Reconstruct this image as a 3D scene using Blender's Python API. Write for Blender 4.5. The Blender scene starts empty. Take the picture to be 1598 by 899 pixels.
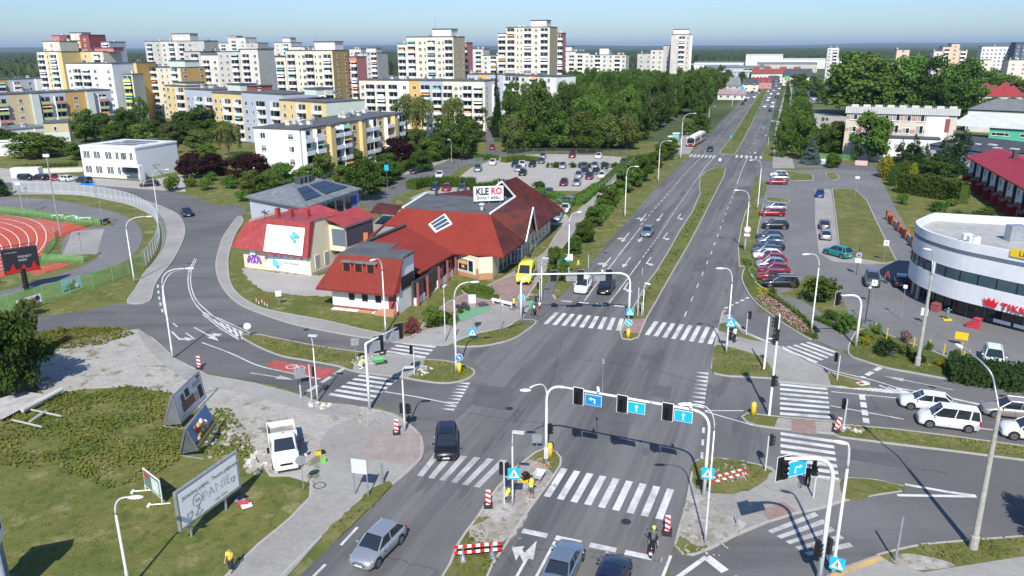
import bpy,bmesh,math,random
from mathutils import Vector,Matrix
R=math.radians
rnd=random.Random(7)
sc=bpy.context.scene
COL=sc.collection
CAM_H=30.0
PITCH=R(17.33)
ROLL=R(0.25)
FPX=1200.0
FW=Vector((0,math.cos(PITCH),-math.sin(PITCH)))
R0=Vector((1,0,0));U0=Vector((0,math.sin(PITCH),math.cos(PITCH)))
RT=math.cos(ROLL)*R0-math.sin(ROLL)*U0
UP=math.sin(ROLL)*R0+math.cos(ROLL)*U0
cd=bpy.data.cameras.new('camera');cam=bpy.data.objects.new('camera',cd);COL.objects.link(cam)
cam.matrix_world=Matrix(((RT.x,UP.x,-FW.x,0),(RT.y,UP.y,-FW.y,0),(RT.z,UP.z,-FW.z,CAM_H),(0,0,0,1)))
cd.sensor_width=36;cd.lens=36*FPX/1598;cd.clip_start=0.5;cd.clip_end=60000
sc.camera=cam
SUN_EL=R(45);SUN_AZ=R(4.8)
w=bpy.data.worlds.new('World');sc.world=w;w.use_nodes=True
nt=w.node_tree;bg=nt.nodes['Background']
sky=nt.nodes.new('ShaderNodeTexSky');sky.sky_type='NISHITA';sky.sun_disc=False
sky.sun_elevation=SUN_EL;sky.sun_rotation=R(180)+SUN_AZ
sky.air_density=1.0;sky.dust_density=0.3;sky.ozone_density=3.0;sky.altitude=0
tint=nt.nodes.new('ShaderNodeMix');tint.data_type='RGBA';tint.blend_type='MULTIPLY';tint.inputs['Factor'].default_value=1;tint.inputs['B'].default_value=(.62,.75,.94,1)
geo=nt.nodes.new('ShaderNodeTexCoord');sx=nt.nodes.new('ShaderNodeSeparateXYZ');nt.links.new(geo.outputs['Generated'],sx.inputs[0])
cr=nt.nodes.new('ShaderNodeValToRGB');cr.color_ramp.elements[0].position=0;cr.color_ramp.elements[0].color=(.42,.52,.67,1);cr.color_ramp.elements[1].position=.22;cr.color_ramp.elements[1].color=(.66,.755,.93,1);nt.links.new(sx.outputs['Z'],cr.inputs[0]);nt.links.new(cr.outputs[0],tint.inputs['B'])
nt.links.new(sky.outputs[0],tint.inputs['A']);nt.links.new(tint.outputs['Result'],bg.inputs[0]);bg.inputs[1].default_value=0.115
sd=bpy.data.lights.new('sun','SUN');sd.energy=3.9;sd.angle=R(0.53);sd.color=(1,.965,.9)
so=bpy.data.objects.new('sun',sd);COL.objects.link(so)
sdir=Vector((math.sin(SUN_AZ)*math.cos(SUN_EL),math.cos(SUN_AZ)*math.cos(SUN_EL),-math.sin(SUN_EL)))
so.rotation_euler=sdir.to_track_quat('-Z','Y').to_euler()
sc.view_settings.view_transform='Standard';sc.view_settings.look='None'
sc.view_settings.exposure=0.68;sc.view_settings.gamma=1
sc.cycles.max_bounces=5;sc.cycles.diffuse_bounces=2;sc.cycles.glossy_bounces=3
sc.cycles.transparent_max_bounces=8;sc.cycles.volume_bounces=0
def ray(px,py):
 return FW+((px-799)/FPX)*RT+((449.5-py)/FPX)*UP
def G(px,py,z=0.0):
 d=ray(px,py);t=(z-CAM_H)/d.z
 return Vector((d.x*t,d.y*t,z))
def AT(px,py,Y):
 d=ray(px,py);t=Y/d.y
 return Vector((d.x*t,Y,CAM_H+d.z*t))
def PR(p):
 q=Vector(p)-Vector((0,0,CAM_H));zc=q.dot(FW)
 return(799+FPX*q.dot(RT)/zc,449.5-FPX*q.dot(UP)/zc)
def HT(b,top_py):
 lo,hi=0.0,120.0
 for _ in range(40):
  m=(lo+hi)/2
  if PR((b[0],b[1],m))[1]>top_py:lo=m
  else:hi=m
 return lo
def V(*a):return Vector(a)
MATS={}
def nodes_of(m):
 m.use_nodes=True;n=m.node_tree;return n,n.nodes['Principled BSDF']
def mat(name,col,rough=.6,metal=0.,noise=0.,nscale=2.,bump=0.,bscale=20.,spec=None,col2=None,detail=4.,emis=None,coat=0.):
 if name in MATS:return MATS[name]
 m=bpy.data.materials.new(name);n,b=nodes_of(m);MATS[name]=m
 L=n.links;c4=(*col,1)
 b.inputs['Base Color'].default_value=c4;b.inputs['Roughness'].default_value=rough;b.inputs['Metallic'].default_value=metal
 if spec is not None:b.inputs['Specular IOR Level'].default_value=spec
 if coat:b.inputs['Coat Weight'].default_value=coat;b.inputs['Coat Roughness'].default_value=.05
 if emis:b.inputs['Emission Color'].default_value=(*emis[:3],1);b.inputs['Emission Strength'].default_value=emis[3]
 if noise or col2:
  tc=n.nodes.new('ShaderNodeTexCoord');t=n.nodes.new('ShaderNodeTexNoise')
  t.inputs['Scale'].default_value=nscale;t.inputs['Detail'].default_value=detail
  L.new(tc.outputs['Object'],t.inputs['Vector'])
  r=n.nodes.new('ShaderNodeMapRange');r.inputs['From Min'].default_value=.3;r.inputs['From Max'].default_value=.7
  L.new(t.outputs['Fac'],r.inputs['Value'])
  mx=n.nodes.new('ShaderNodeMix');mx.data_type='RGBA'
  a=c4 if col2 else tuple(c*(1-noise)for c in col)+(1,)
  d=(*col2,1)if col2 else tuple(min(1,c*(1+noise))for c in col)+(1,)
  mx.inputs['A'].default_value=a;mx.inputs['B'].default_value=d
  L.new(r.outputs[0],mx.inputs['Factor']);L.new(mx.outputs['Result'],b.inputs['Base Color'])
 if bump:
  tc2=n.nodes.new('ShaderNodeTexCoord');t2=n.nodes.new('ShaderNodeTexNoise');t2.inputs['Scale'].default_value=bscale
  L.new(tc2.outputs['Object'],t2.inputs['Vector'])
  bp=n.nodes.new('ShaderNodeBump');bp.inputs['Strength'].default_value=bump;bp.inputs['Distance'].default_value=.05
  L.new(t2.outputs['Fac'],bp.inputs['Height']);L.new(bp.outputs['Normal'],b.inputs['Normal'])
 return m
def layered(name,base,layers,rough=.9,bump=0.,bscale=30.,brick=None,rot=0.):
 """base colour overlaid by noise layers (colour, scale, lo, hi, strength[, stretch]) in world metres"""
 m=bpy.data.materials.new(name);n,b=nodes_of(m);L=n.links;MATS[name]=m
 g=n.nodes.new('ShaderNodeNewGeometry');mp0=n.nodes.new('ShaderNodeMapping');mp0.inputs['Rotation'].default_value=(0,0,rot)
 L.new(g.outputs['Position'],mp0.inputs['Vector'])
 cur=None
 for i,ly in enumerate(layers):
  col,scl,lo,hi,st=ly[:5]
  t=n.nodes.new('ShaderNodeTexNoise');t.inputs['Scale'].default_value=scl;t.inputs['Detail'].default_value=5
  t.inputs['Roughness'].default_value=.62
  mp=n.nodes.new('ShaderNodeMapping');mp.inputs['Location'].default_value=(i*37.1,i*11.7,i*5.3)
  if len(ly)>5:mp.inputs['Scale'].default_value=(ly[5],ly[6],1)
  L.new(mp0.outputs[0],mp.inputs['Vector']);L.new(mp.outputs[0],t.inputs['Vector'])
  r=n.nodes.new('ShaderNodeMapRange');r.inputs['From Min'].default_value=lo;r.inputs['From Max'].default_value=hi
  r.inputs['To Max'].default_value=st
  L.new(t.outputs['Fac'],r.inputs['Value'])
  mx=n.nodes.new('ShaderNodeMix');mx.data_type='RGBA'
  if cur is None:mx.inputs['A'].default_value=(*base,1)
  else:L.new(cur,mx.inputs['A'])
  mx.inputs['B'].default_value=(*col,1);L.new(r.outputs[0],mx.inputs['Factor']);cur=mx.outputs['Result']
 if brick:
  (bw,bh,mortar,dark)=brick
  bt=n.nodes.new('ShaderNodeTexBrick');bt.inputs['Scale'].default_value=1
  bt.inputs['Brick Width'].default_value=bw;bt.inputs['Row Height'].default_value=bh;bt.inputs['Mortar Size'].default_value=mortar
  bt.inputs['Color1'].default_value=(1,1,1,1);bt.inputs['Color2'].default_value=(.86,.86,.86,1);bt.inputs['Mortar'].default_value=(dark,dark,dark,1)
  L.new(mp0.outputs[0],bt.inputs['Vector'])
  mx=n.nodes.new('ShaderNodeMix');mx.data_type='RGBA';mx.blend_type='MULTIPLY';mx.inputs['Factor'].default_value=1
  L.new(cur,mx.inputs['A']);L.new(bt.outputs['Color'],mx.inputs['B']);cur=mx.outputs['Result']
 L.new(cur,b.inputs['Base Color']);b.inputs['Roughness'].default_value=rough;b.inputs['Specular IOR Level'].default_value=.25
 if bump:
  t2=n.nodes.new('ShaderNodeTexNoise');t2.inputs['Scale'].default_value=bscale;L.new(g.outputs['Position'],t2.inputs['Vector'])
  bp=n.nodes.new('ShaderNodeBump');bp.inputs['Strength'].default_value=bump;bp.inputs['Distance'].default_value=.08
  L.new(t2.outputs['Fac'],bp.inputs['Height']);L.new(bp.outputs['Normal'],b.inputs['Normal'])
 return m
ROADROT=R(20.5)
layered('asphalt',(.118,.115,.112),[((.16,.156,.15),.05,.4,.65,.9),((.075,.074,.076),.42,.44,.64,.7,1,.045),((.19,.185,.178),.7,.48,.66,.6,1.2,.04),((.07,.07,.07),.9,.6,.63,.5,.6,.12),((.06,.06,.06),3.5,.62,.68,.35),((.2,.2,.2),9.,.55,.75,.2)],rough=.85,bump=.15,bscale=25,rot=ROADROT)
layered('asphalt_side',(.115,.112,.11),[((.16,.156,.152),.07,.4,.62,.8),((.065,.065,.067),.3,.5,.7,.6,.15,1),((.055,.055,.055),2.5,.6,.7,.4),((.19,.19,.19),9.,.55,.75,.2)],rough=.85,bump=.15,bscale=25)
layered('paving',(.29,.275,.25),[((.37,.355,.33),.12,.4,.65,.8),((.2,.19,.17),.5,.55,.75,.55),((.36,.35,.33),3.,.5,.8,.5)],rough=.9,brick=(.4,.2,.02,.82),rot=ROADROT)
layered('old_slabs',(.40,.375,.335),[((.29,.27,.23),.35,.5,.7,.7),((.47,.45,.41),1.2,.45,.7,.6),((.14,.15,.06),.5,.56,.64,.85),((.2,.2,.1),3.,.58,.7,.7),((.33,.31,.28),5,.5,.8,.6)],rough=.95,brick=(.75,.35,.04,.75),bump=.3,rot=R(12))
layered('grey_pavers',(.17,.168,.168),[((.215,.213,.21),.1,.4,.65,.8),((.12,.12,.12),.7,.52,.75,.5),((.24,.24,.23),4.,.55,.8,.4)],rough=.9,brick=(.3,.15,.015,.72),rot=R(8))
layered('gravel',(.33,.31,.28),[((.40,.38,.35),.2,.4,.65,.7),((.3,.28,.25),.6,.5,.75,.5),((.18,.17,.15),8.,.6,.8,.5)],rough=.95,bump=.3)
layered('dust',(.30,.275,.24),[((.42,.4,.37),.7,.48,.62,.8),((.17,.14,.10),1.8,.5,.66,.8),((.14,.12,.09),6.,.55,.75,.7),((.12,.12,.05),.9,.6,.7,.7)],rough=.95,bump=.4,bscale=8)
layered('lawn',(.115,.125,.028),[((.17,.155,.05),.09,.42,.62,.8),((.13,.14,.035),.5,.45,.6,.8,.15,1.2),((.06,.095,.014),.35,.5,.68,.7),((.26,.22,.11),.38,.54,.68,.85),((.05,.08,.013),1.4,.5,.66,.7),((.19,.18,.07),6.,.56,.75,.5)],rough=.95,bump=.8,bscale=9)
layered('verge',(.12,.125,.03),[((.2,.18,.075),.3,.45,.65,.8),((.06,.09,.016),.8,.5,.68,.75),((.05,.07,.014),3.,.5,.7,.6),((.27,.24,.15),2.,.6,.75,.6)],rough=.95,bump=.8,bscale=9)
layered('wild_ground',(.075,.1,.02),[((.12,.12,.03),.2,.42,.62,.8),((.045,.07,.012),.8,.5,.68,.8),((.15,.13,.05),2.5,.55,.72,.6)],rough=.95,bump=1.,bscale=7)
layered('far_land',(.06,.085,.03),[((.12,.125,.05),.008,.45,.6,.8),((.035,.055,.02),.02,.5,.6,.8),((.2,.19,.13),.03,.62,.66,.5)],rough=.95)
layered('red_lane',(.33,.075,.065),[((.42,.14,.12),.8,.45,.65,.6),((.22,.05,.05),3.,.5,.7,.5)],rough=.85)
layered('red_pavers',(.30,.20,.175),[((.34,.29,.26),.8,.45,.65,.6),((.25,.13,.11),3.,.5,.7,.5)],rough=.9,brick=(.3,.15,.02,.75))
layered('track_red',(.42,.075,.045),[((.5,.11,.07),.2,.4,.7,.6),((.35,.06,.04),2.,.5,.7,.4)],rough=.9)
layered('kerb_stone',(.36,.345,.32),[((.26,.25,.22),1.5,.5,.7,.6),((.45,.44,.42),4.,.5,.8,.5)],rough=.9)
def paint_mat(name,col,wear):
 m=bpy.data.materials.new(name);n,b=nodes_of(m);L=n.links;MATS[name]=m
 g=n.nodes.new('ShaderNodeNewGeometry')
 a=n.nodes.new('ShaderNodeTexNoise');a.inputs['Scale'].default_value=.5;a.inputs['Detail'].default_value=8;a.inputs['Roughness'].default_value=.75
 L.new(g.outputs['Position'],a.inputs['Vector'])
 r=n.nodes.new('ShaderNodeMapRange');r.inputs['From Min'].default_value=.45;r.inputs['From Max'].default_value=.72;r.inputs['To Max'].default_value=wear
 L.new(a.outputs['Fac'],r.inputs['Value'])
 mx=n.nodes.new('ShaderNodeMix');mx.data_type='RGBA';mx.inputs['A'].default_value=(*col,1);mx.inputs['B'].default_value=(.15,.148,.145,1)
 L.new(r.outputs[0],mx.inputs['Factor']);L.new(mx.outputs['Result'],b.inputs['Base Color']);b.inputs['Roughness'].default_value=.7
 return m
paint_mat('road_paint',(.60,.595,.57),.8);paint_mat('old_paint',(.44,.44,.42),1.);paint_mat('fresh_paint',(.72,.72,.70),.25)
paint_mat('yellow_paint',(.55,.36,.12),.6)
mat('white',(.78,.78,.77),.5,noise=.04,nscale=1.)
mat('galv',(.42,.44,.46),.45,.6,noise=.15,nscale=3)
mat('pole_grey',(.62,.63,.63),.45,.2,noise=.08,nscale=2)
mat('concrete',(.36,.34,.30),.9,noise=.18,nscale=4,bump=.3)
mat('black',(.012,.012,.013),.5);mat('rubber',(.022,.022,.023),.8)
mat('glass_dark',(.018,.024,.03),.06,spec=.8)
mat('glass_blue',(.05,.085,.11),.08,spec=.8)
mat('chrome',(.55,.56,.58),.25,.9)
mat('red_sign',(.6,.02,.025),.4);mat('blue_sign',(.01,.22,.6),.4);mat('cyan_sign',(.01,.42,.72),.4)
mat('yellow',(.75,.48,.01),.5);mat('green_frame',(.12,.42,.13),.5)
def tag(o,label=None,cat=None,group=None,kind=None):
 if label:o['label']=label
 if cat:o['category']=cat
 if group:o['group']=group
 if kind:o['kind']=kind
 return o
def mesh_obj(name,verts,faces,mats,parent=None,midx=None,smooth=False):
 me=bpy.data.meshes.new(name);me.from_pydata([tuple(v)for v in verts],[],faces)
 for m in(mats if isinstance(mats,(list,tuple))else[mats]):me.materials.append(MATS[m]if isinstance(m,str)else m)
 if midx:me.polygons.foreach_set('material_index',midx)
 if smooth:me.polygons.foreach_set('use_smooth',[True]*len(me.polygons))
 me.update()
 o=bpy.data.objects.new(name,me);COL.objects.link(o)
 if parent:o.parent=parent
 return o
def empty(name,loc=(0,0,0),rz=0,label=None,cat=None,group=None):
 o=bpy.data.objects.new(name,None);COL.objects.link(o);o.location=loc;o.rotation_euler=(0,0,rz);o.empty_display_size=.3
 return tag(o,label,cat,group)
KIDS={}
def copy_tree(o,parent=None):
 c=o.copy();COL.objects.link(c)
 if parent:c.parent=parent
 for ch in list(o.children):copy_tree(ch,c)
 return c
class MB:
 """collects shapes into ONE mesh"""
 def __init__(s):s.v=[];s.f=[];s.m=[]
 def add(s,vs,fs,m=0):
  k=len(s.v);s.v+=[tuple(v)for v in vs];s.f+=[tuple(i+k for i in f)for f in fs];s.m+=[m]*len(fs);return s
 def box(s,x0,x1,y0,y1,z0,z1,m=0,M=None):
  vs=[V(x,y,z)for z in(z0,z1)for y in(y0,y1)for x in(x0,x1)]
  if M:vs=[M@v for v in vs]
  return s.add(vs,[(0,2,3,1),(4,5,7,6),(0,1,5,4),(2,6,7,3),(0,4,6,2),(1,3,7,5)],m)
 def tube(s,pts,r,n=8,m=0,r2=None,cap=True):
  pts=[Vector(p)for p in pts];K=len(pts);rings=[]
  ref=None
  for i,p in enumerate(pts):
   d=(pts[min(i+1,K-1)]-pts[max(i-1,0)]).normalized()
   if ref is None:ref=V(0,0,1)if abs(d.z)<.9 else V(1,0,0)
   a=d.cross(ref).normalized();b=a.cross(d);ref=b
   if r2 is None:rr=r[i]if isinstance(r,(list,tuple))else r
   else:rr=r+(r2-r)*i/(K-1)
   rings.append([p+a*(rr*math.cos(2*math.pi*k/n))+b*(rr*math.sin(2*math.pi*k/n))for k in range(n)])
  vs=[q for g in rings for q in g];fs=[]
  for i in range(K-1):
   for k in range(n):
    fs.append((i*n+k,i*n+(k+1)%n,(i+1)*n+(k+1)%n,(i+1)*n+k))
  if cap:fs.append(tuple(range(n-1,-1,-1)));fs.append(tuple((K-1)*n+k for k in range(n)))
  return s.add(vs,fs,m)
 def disc(s,c,nrm,r,n=16,m=0,th=.02):
  c=Vector(c);nrm=Vector(nrm).normalized()
  return s.tube([c-nrm*th/2,c+nrm*th/2],r,n,m)
 def sphere(s,c,rx,ry=None,rz=None,m=0,seg=10,rings=6):
  ry=ry or rx;rz=rz or rx;vs=[];fs=[];c=Vector(c)
  for i in range(rings+1):
   t=math.pi*i/rings
   for k in range(seg):
    a=2*math.pi*k/seg;vs.append(c+V(rx*math.sin(t)*math.cos(a),ry*math.sin(t)*math.sin(a),rz*math.cos(t)))
  for i in range(rings):
   for k in range(seg):fs.append((i*seg+k,(i+1)*seg+k,(i+1)*seg+(k+1)%seg,i*seg+(k+1)%seg))
  return s.add(vs,fs,m)
 def prism(s,pts,z0,z1,m=0,M=None):
  n=len(pts);vs=[V(p[0],p[1],z0)for p in pts]+[V(p[0],p[1],z1)for p in pts]
  if M:vs=[M@v for v in vs]
  return s.add(vs,[tuple(range(n-1,-1,-1)),tuple(range(n,2*n))]+[(i,(i+1)%n,n+(i+1)%n,n+i)for i in range(n)],m)
 def quad(s,a,b,c,d,m=0):return s.add([a,b,c,d],[(0,1,2,3)],m)
 def build(s,name,mats,parent=None,smooth=False):return mesh_obj(name,s.v,s.f,mats,parent,s.m,smooth)
ORD='first second third fourth fifth sixth seventh eighth ninth tenth eleventh twelfth thirteenth fourteenth fifteenth sixteenth seventeenth eighteenth nineteenth twentieth'.split()
def catmull(P,closed=False,sub=5):
 n=len(P);out=[]
 for i in range(n if closed else n-1):
  if closed:p0,p1,p2,p3=P[i-1],P[i],P[(i+1)%n],P[(i+2)%n]
  else:p0,p1,p2,p3=P[max(i-1,0)],P[i],P[i+1],P[min(i+2,n-1)]
  for k in range(sub):
   t=k/sub
   out.append(.5*((2*p1)+(-p0+p2)*t+(2*p0-5*p1+4*p2-p3)*t*t+(-p0+3*p1-3*p2+p3)*t**3))
 if not closed:out.append(P[-1])
 return out
def area2(P):return sum(P[i-1].x*P[i].y-P[i].x*P[i-1].y for i in range(len(P)))
def resample(P,L=1.2):
 out=[]
 n=len(P)
 for i in range(n):
  a,b=P[i],P[(i+1)%n];d=(b-a).length
  if d>1e-4:
   k=max(1,min(60,int(d/L)));
   for j in range(k):out.append(a.lerp(b,j/k))
 return out
def sheet(name,px,z,m,kerb=.0,smooth=True,curbmat='kerb_stone',kw=.16,kind='structure',world=None,rag=0.):
 """flat ground sheet outlined by sighted points; kerb>0 raises its border as a kerb stone"""
 P=world if world else[G(x,y,z)for x,y in px]
 if smooth:P=catmull(P,True,4)
 if area2(P)<0:P=P[::-1]
 if rag:
  P=resample(P,.35);Q=[]
  for p in P:
   Q.append(p+V(rnd.uniform(-rag,rag),rnd.uniform(-rag,rag),0))
  P=Q
 n=len(P);b=MB()
 P=[V(p.x,p.y,z)for p in P]
 if kerb:
  N=[]
  for i in range(n):
   t=(P[(i+1)%n]-P[i-1]);t.z=0
   if t.length<1e-6:t=V(1,0,0)
   t.normalize();N.append(V(-t.y,t.x,0))
  I=[P[i]+N[i]*kw for i in range(n)]
  zk=z+.02
  vs=[V(p.x,p.y,-.05)for p in P]+[V(p.x,p.y,zk)for p in P]+[V(p.x,p.y,zk)for p in I]+[V(p.x,p.y,z-.03)for p in I]
  fs=[]
  for i in range(n):
   j=(i+1)%n
   fs+=[(i,j,n+j,n+i),(n+i,n+j,2*n+j,2*n+i),(2*n+i,2*n+j,3*n+j,3*n+i)]
  b.add(vs,fs,1)
  b.add(I,[tuple(range(n))],0)
 else:
  b.add(P,[tuple(range(n))],0)
  vs=[V(p.x,p.y,z)for p in P]+[V(p.x,p.y,-.05)for p in P]
  b.add(vs,[(i,n+i,n+(i+1)%n,(i+1)%n)for i in range(n)],0)
 o=b.build(name,[m,curbmat]);o['kind']=kind
 bm=bmesh.new();bm.from_mesh(o.data);bmesh.ops.triangulate(bm,faces=[f for f in bm.faces if len(f.verts)>4]);bm.to_mesh(o.data);bm.free()
 return o
ZP=.045
ZI=[0]
def zstep():
 ZI[0]=(ZI[0]+1)%60;return ZI[0]*.00035
def band(b,P,wd,z=ZP,m=0):
 z+=zstep()
 for i in range(len(P)-1):
  a,c=P[i],P[i+1];d=(c-a);d.z=0
  if d.length<1e-4:continue
  n=V(-d.y,d.x,0).normalized()*wd/2
  b.quad(V(a.x-n.x,a.y-n.y,z),V(c.x-n.x,c.y-n.y,z),V(c.x+n.x,c.y+n.y,z),V(a.x+n.x,a.y+n.y,z),m)
def strip(b,P,wd,z=ZP,m=0):
 z+=zstep()
 n=len(P);vs=[]
 for i in range(n):
  d=P[min(i+1,n-1)]-P[max(i-1,0)];d.z=0;q=V(-d.y,d.x,0).normalized()*wd/2
  vs+=[V(P[i].x-q.x,P[i].y-q.y,z),V(P[i].x+q.x,P[i].y+q.y,z)]
 b.add(vs,[(2*i,2*i+2,2*i+3,2*i+1)for i in range(n-1)],m)
def along(P,s0,s1):
 out=[];acc=0
 for i in range(len(P)-1):
  L=(P[i+1]-P[i]).length
  if acc+L>=s0 and acc<=s1:
   a=P[i].lerp(P[i+1],max(0,(s0-acc)/L));c=P[i].lerp(P[i+1],min(1,(s1-acc)/L))
   if not out:out.append(a)
   out.append(c)
  acc+=L
 return out
def line(px,wd=.14,dash=None,m='road_paint',smooth=False,z=ZP,name='lane_line'):
 P=[G(x,y)for x,y in px]
 if smooth:P=catmull(P,False,8)
 b=MB()
 if dash:
  tot=sum((P[i+1]-P[i]).length for i in range(len(P)-1));s=0
  while s<tot:
   q=along(P,s,min(tot,s+dash[0]))
   if len(q)>1:strip(b,q,wd,z)
   s+=dash[0]+dash[1]
 else:strip(b,P,wd,z)
 return tag(b.build(name,m),kind='structure')
def zebra(a,bb,c,d,n,m='road_paint',z=ZP):
 """bars run from edge a-b to edge d-c; n bars"""
 A,B,C,D=[G(*p)for p in(a,bb,c,d)];q=MB()
 for i in range(n):
  t0=2*i/(2*n-1);t1=(2*i+1)/(2*n-1)
  v=[A.lerp(B,t0),A.lerp(B,t1),D.lerp(C,t1),D.lerp(C,t0)]
  q.quad(*[V(p.x,p.y,z)for p in v])
 return tag(q.build('zebra_crossing',m),kind='structure')
def arrow(px,to,kind='s',L=5.,m='road_paint',z=ZP):
 z+=zstep()
 c=G(*px);d=(G(*to)-c);d.z=0;d.normalize();s=V(d.y,-d.x,0)
 def p(f,r):q=c+d*f+s*r;return V(q.x,q.y,z)
 b=MB();h=L/2;wd=.09;K=[0]
 def poly(pts):K[0]+=.0006;b.add([p(*x)+V(0,0,K[0])for x in pts],[tuple(range(len(pts)))])
 if 's' in kind:
  poly([(-h,-wd),(-h,wd),(h-1.9,wd),(h-1.9,-wd)]);poly([(h-1.9,-.42),(h-1.9,.42),(h,0)])
 elif kind in 'lr':
  poly([(-h,-wd),(-h,wd),(.8,wd),(.8,-wd)])
 for k in kind:
  if k in 'lr':
   g=-1 if k=='l' else 1
   poly([(.2,g*wd),(.8,g*wd),(1.3,g*.55),(.8,g*.55)]);poly([(.15,g*.55),(1.7,g*.55),(1.3,g*1.25)])
 return tag(b.build('road_arrow',m),kind='structure')
# ================================================================== GROUND
b=MB();S=30000
b.quad(V(-S,-200,0),V(S,-200,0),V(S,S,0),V(-S,S,0));tag(b.build('ground','lawn'),kind='structure')
b=MB();b.quad(V(-S,260,.012),V(S,260,.012),V(S,S,.012),V(-S,S,.012));tag(b.build('far_ground','far_land'),kind='structure')
layered('old_tiles',(.30,.255,.23),[((.34,.31,.28),.6,.42,.62,.9),((.30,.19,.165),1.5,.5,.7,.7)],rough=.9,brick=(.3,.15,.02,.85))
sheet('main_road',[(1165,140),(1145,170),(1125,190),(1103,215),(1077,242),(1065,251),(1045,272),(1025,292),(1000,320),(975,350),(950,377),(925,407),(912,425),(895,440),(867,471),(840,499),(815,521),(797,530),(775,536),(750,540),(712,541),(690,539),(655,600),(640,660),(658,682),(661,715),(646,729),(612,759),(575,796),(537,831),(487,879),(440,925),(700,940),(1010,940),(1040,890),(1052,849),(1072,786),(1076,749),(1081,722),(1150,722),(1204,735),(1215,680),(1220,560),(1195,495),(1177,472),(1165,455),(1157,440),(1152,412),(1150,385),(1155,355),(1162,330),(1170,310),(1180,272),(1190,247),(1198,215),(1208,170),(1214,140),(1221,126),(1180,126)],.03,'asphalt',smooth=False)
sheet('main_road_far',[(1152,163),(1166,139),(1180,124.5),(1188,116),(1175,112),(1140,107),(1140,104.5),(1260,104.5),(1262,107.5),(1232,113),(1224,127),(1216,139),(1206,181)],.026,'asphalt',smooth=False)
sheet('side_street',[(700,538),(625,535),(600,531),(550,524),(500,515),(450,504),(400,487),(375,476),(357,462),(342,440),(336,415),(340,392),(350,365),(362,347),(372,337),(375,322),(345,321),(325,316),(300,307),(275,301),(250,297),(225,294),(150,288),(60,283),(-60,280),(-60,296),(60,294),(125,296),(175,302),(212,309),(237,316),(257,324),(272,332),(282,345),(285,362),(277,385),(265,407),(250,425),(240,445),(233,470),(229,485),(231,502),(240,522),(252,540),(275,557),(300,574),(325,582),(350,587),(400,596),(437,603),(472,615),(500,624),(540,630),(572,633),(595,637),(625,647),(650,662),(662,690),(760,600)],.034,'asphalt_side')
sheet('access_road',[(234,465),(200,473),(175,476),(125,486),(57,495),(-60,505),(-60,532),(47,518),(125,511),(175,510),(212,513),(240,526),(250,500)],.037,'asphalt_side',smooth=False)
sheet('street_stub',[(352,318),(378,321),(384,327),(384,334),(368,338),(360,345),(340,335)],.038,'asphalt_side',smooth=False)
sheet('east_street',[(1200,488),(1223,505),(1263,529),(1290,541),(1323,553),(1348,565),(1385,576),(1423,583),(1473,592),(1523,600),(1598,611),(1700,622),(1760,900),(1598,835),(1509,842),(1438,848),(1401,856),(1367,865),(1311,886),(1270,910),(1150,960),(1040,960),(1047,860),(1066,862),(1085,862),(1115,853),(1150,834),(1198,700),(1140,560),(1110,500)],.034,'asphalt_side',smooth=False)
sheet('cross_road',[(1077,243),(1103,246),(1145,251),(1190,250),(1200,262),(1180,275),(1130,262),(1090,262),(1060,258)],.04,'asphalt',smooth=False)
sheet('back_street',[(560,312),(590,300),(640,268),(700,250),(745,243),(760,230),(757,205),(766,204),(775,232),(790,240),(770,250),(722,262),(700,275),(650,296),(618,306),(604,330),(585,331)],.03,'asphalt_side')
sheet('estate_path',[(560,312),(590,285),(650,268),(700,250),(690,246),(640,262),(585,282),(548,305)],.05,'paving')
sheet('north_street',[(1172,252),(1240,249),(1300,252),(1372,258),(1420,268),(1440,300),(1372,272),(1300,263),(1240,262),(1200,264),(1178,266)],.036,'asphalt_side',smooth=False)
sheet('parking_lot',[(1190,262),(1240,266),(1300,264),(1366,268),(1378,285),(1400,330),(1425,372),(1420,420),(1432,462),(1500,488),(1620,520),(1800,540),(1700,625),(1598,611),(1473,592),(1423,560),(1380,520),(1330,505),(1310,455),(1300,440),(1280,430),(1258,430),(1240,450),(1215,460),(1195,440),(1180,400),(1183,360),(1190,330),(1178,312),(1180,290)],.042,'grey_pavers',smooth=False)
sheet('gravel_car_park',[(660,300),(700,290),(722,272),(735,262),(775,247),(800,241),(860,240),(930,242),(1000,248),(985,262),(950,285),(935,296),(905,298),(862,297),(830,302),(845,310),(880,330),(892,345),(880,352),(850,350),(820,330),(700,325),(640,310)],.05,'gravel',smooth=False)
sheet('stadium_path',[(-60,300),(0,307),(50,309),(100,314),(150,324),(190,335),(215,350),(222,370),(215,390),(200,405),(170,418),(120,432),(60,448),(0,464),(-60,478),(-60,462),(0,455),(50,440),(100,425),(140,410),(152,396),(97,397),(112,360),(175,352),(172,343),(140,340),(110,335),(60,328),(0,322),(-60,318)],.04,'grey_pavers')
sheet('slab_yard',[(112,361),(163,357),(151,396),(98,397)],.052,'paving',smooth=False)
sheet('west_pavement',[(372,337),(350,365),(340,392),(336,415),(342,440),(357,462),(375,476),(400,487),(450,504),(500,515),(550,524),(600,531),(625,535),(690,539),(712,532),(745,520),(790,512),(815,505),(838,499),(867,471),(860,458),(835,470),(820,470),(840,440),(860,410),(880,385),(905,352),(930,318),(955,290),(985,270),(1000,256),(985,250),(940,288),(905,325),(870,362),(848,395),(790,430),(760,445),(735,455),(700,470),(665,500),(640,525),(600,520),(560,512),(510,500),(450,489),(410,480),(380,465),(362,445),(357,420),(358,395),(368,365),(380,345)],.11,'paving',kerb=.02)
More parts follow.
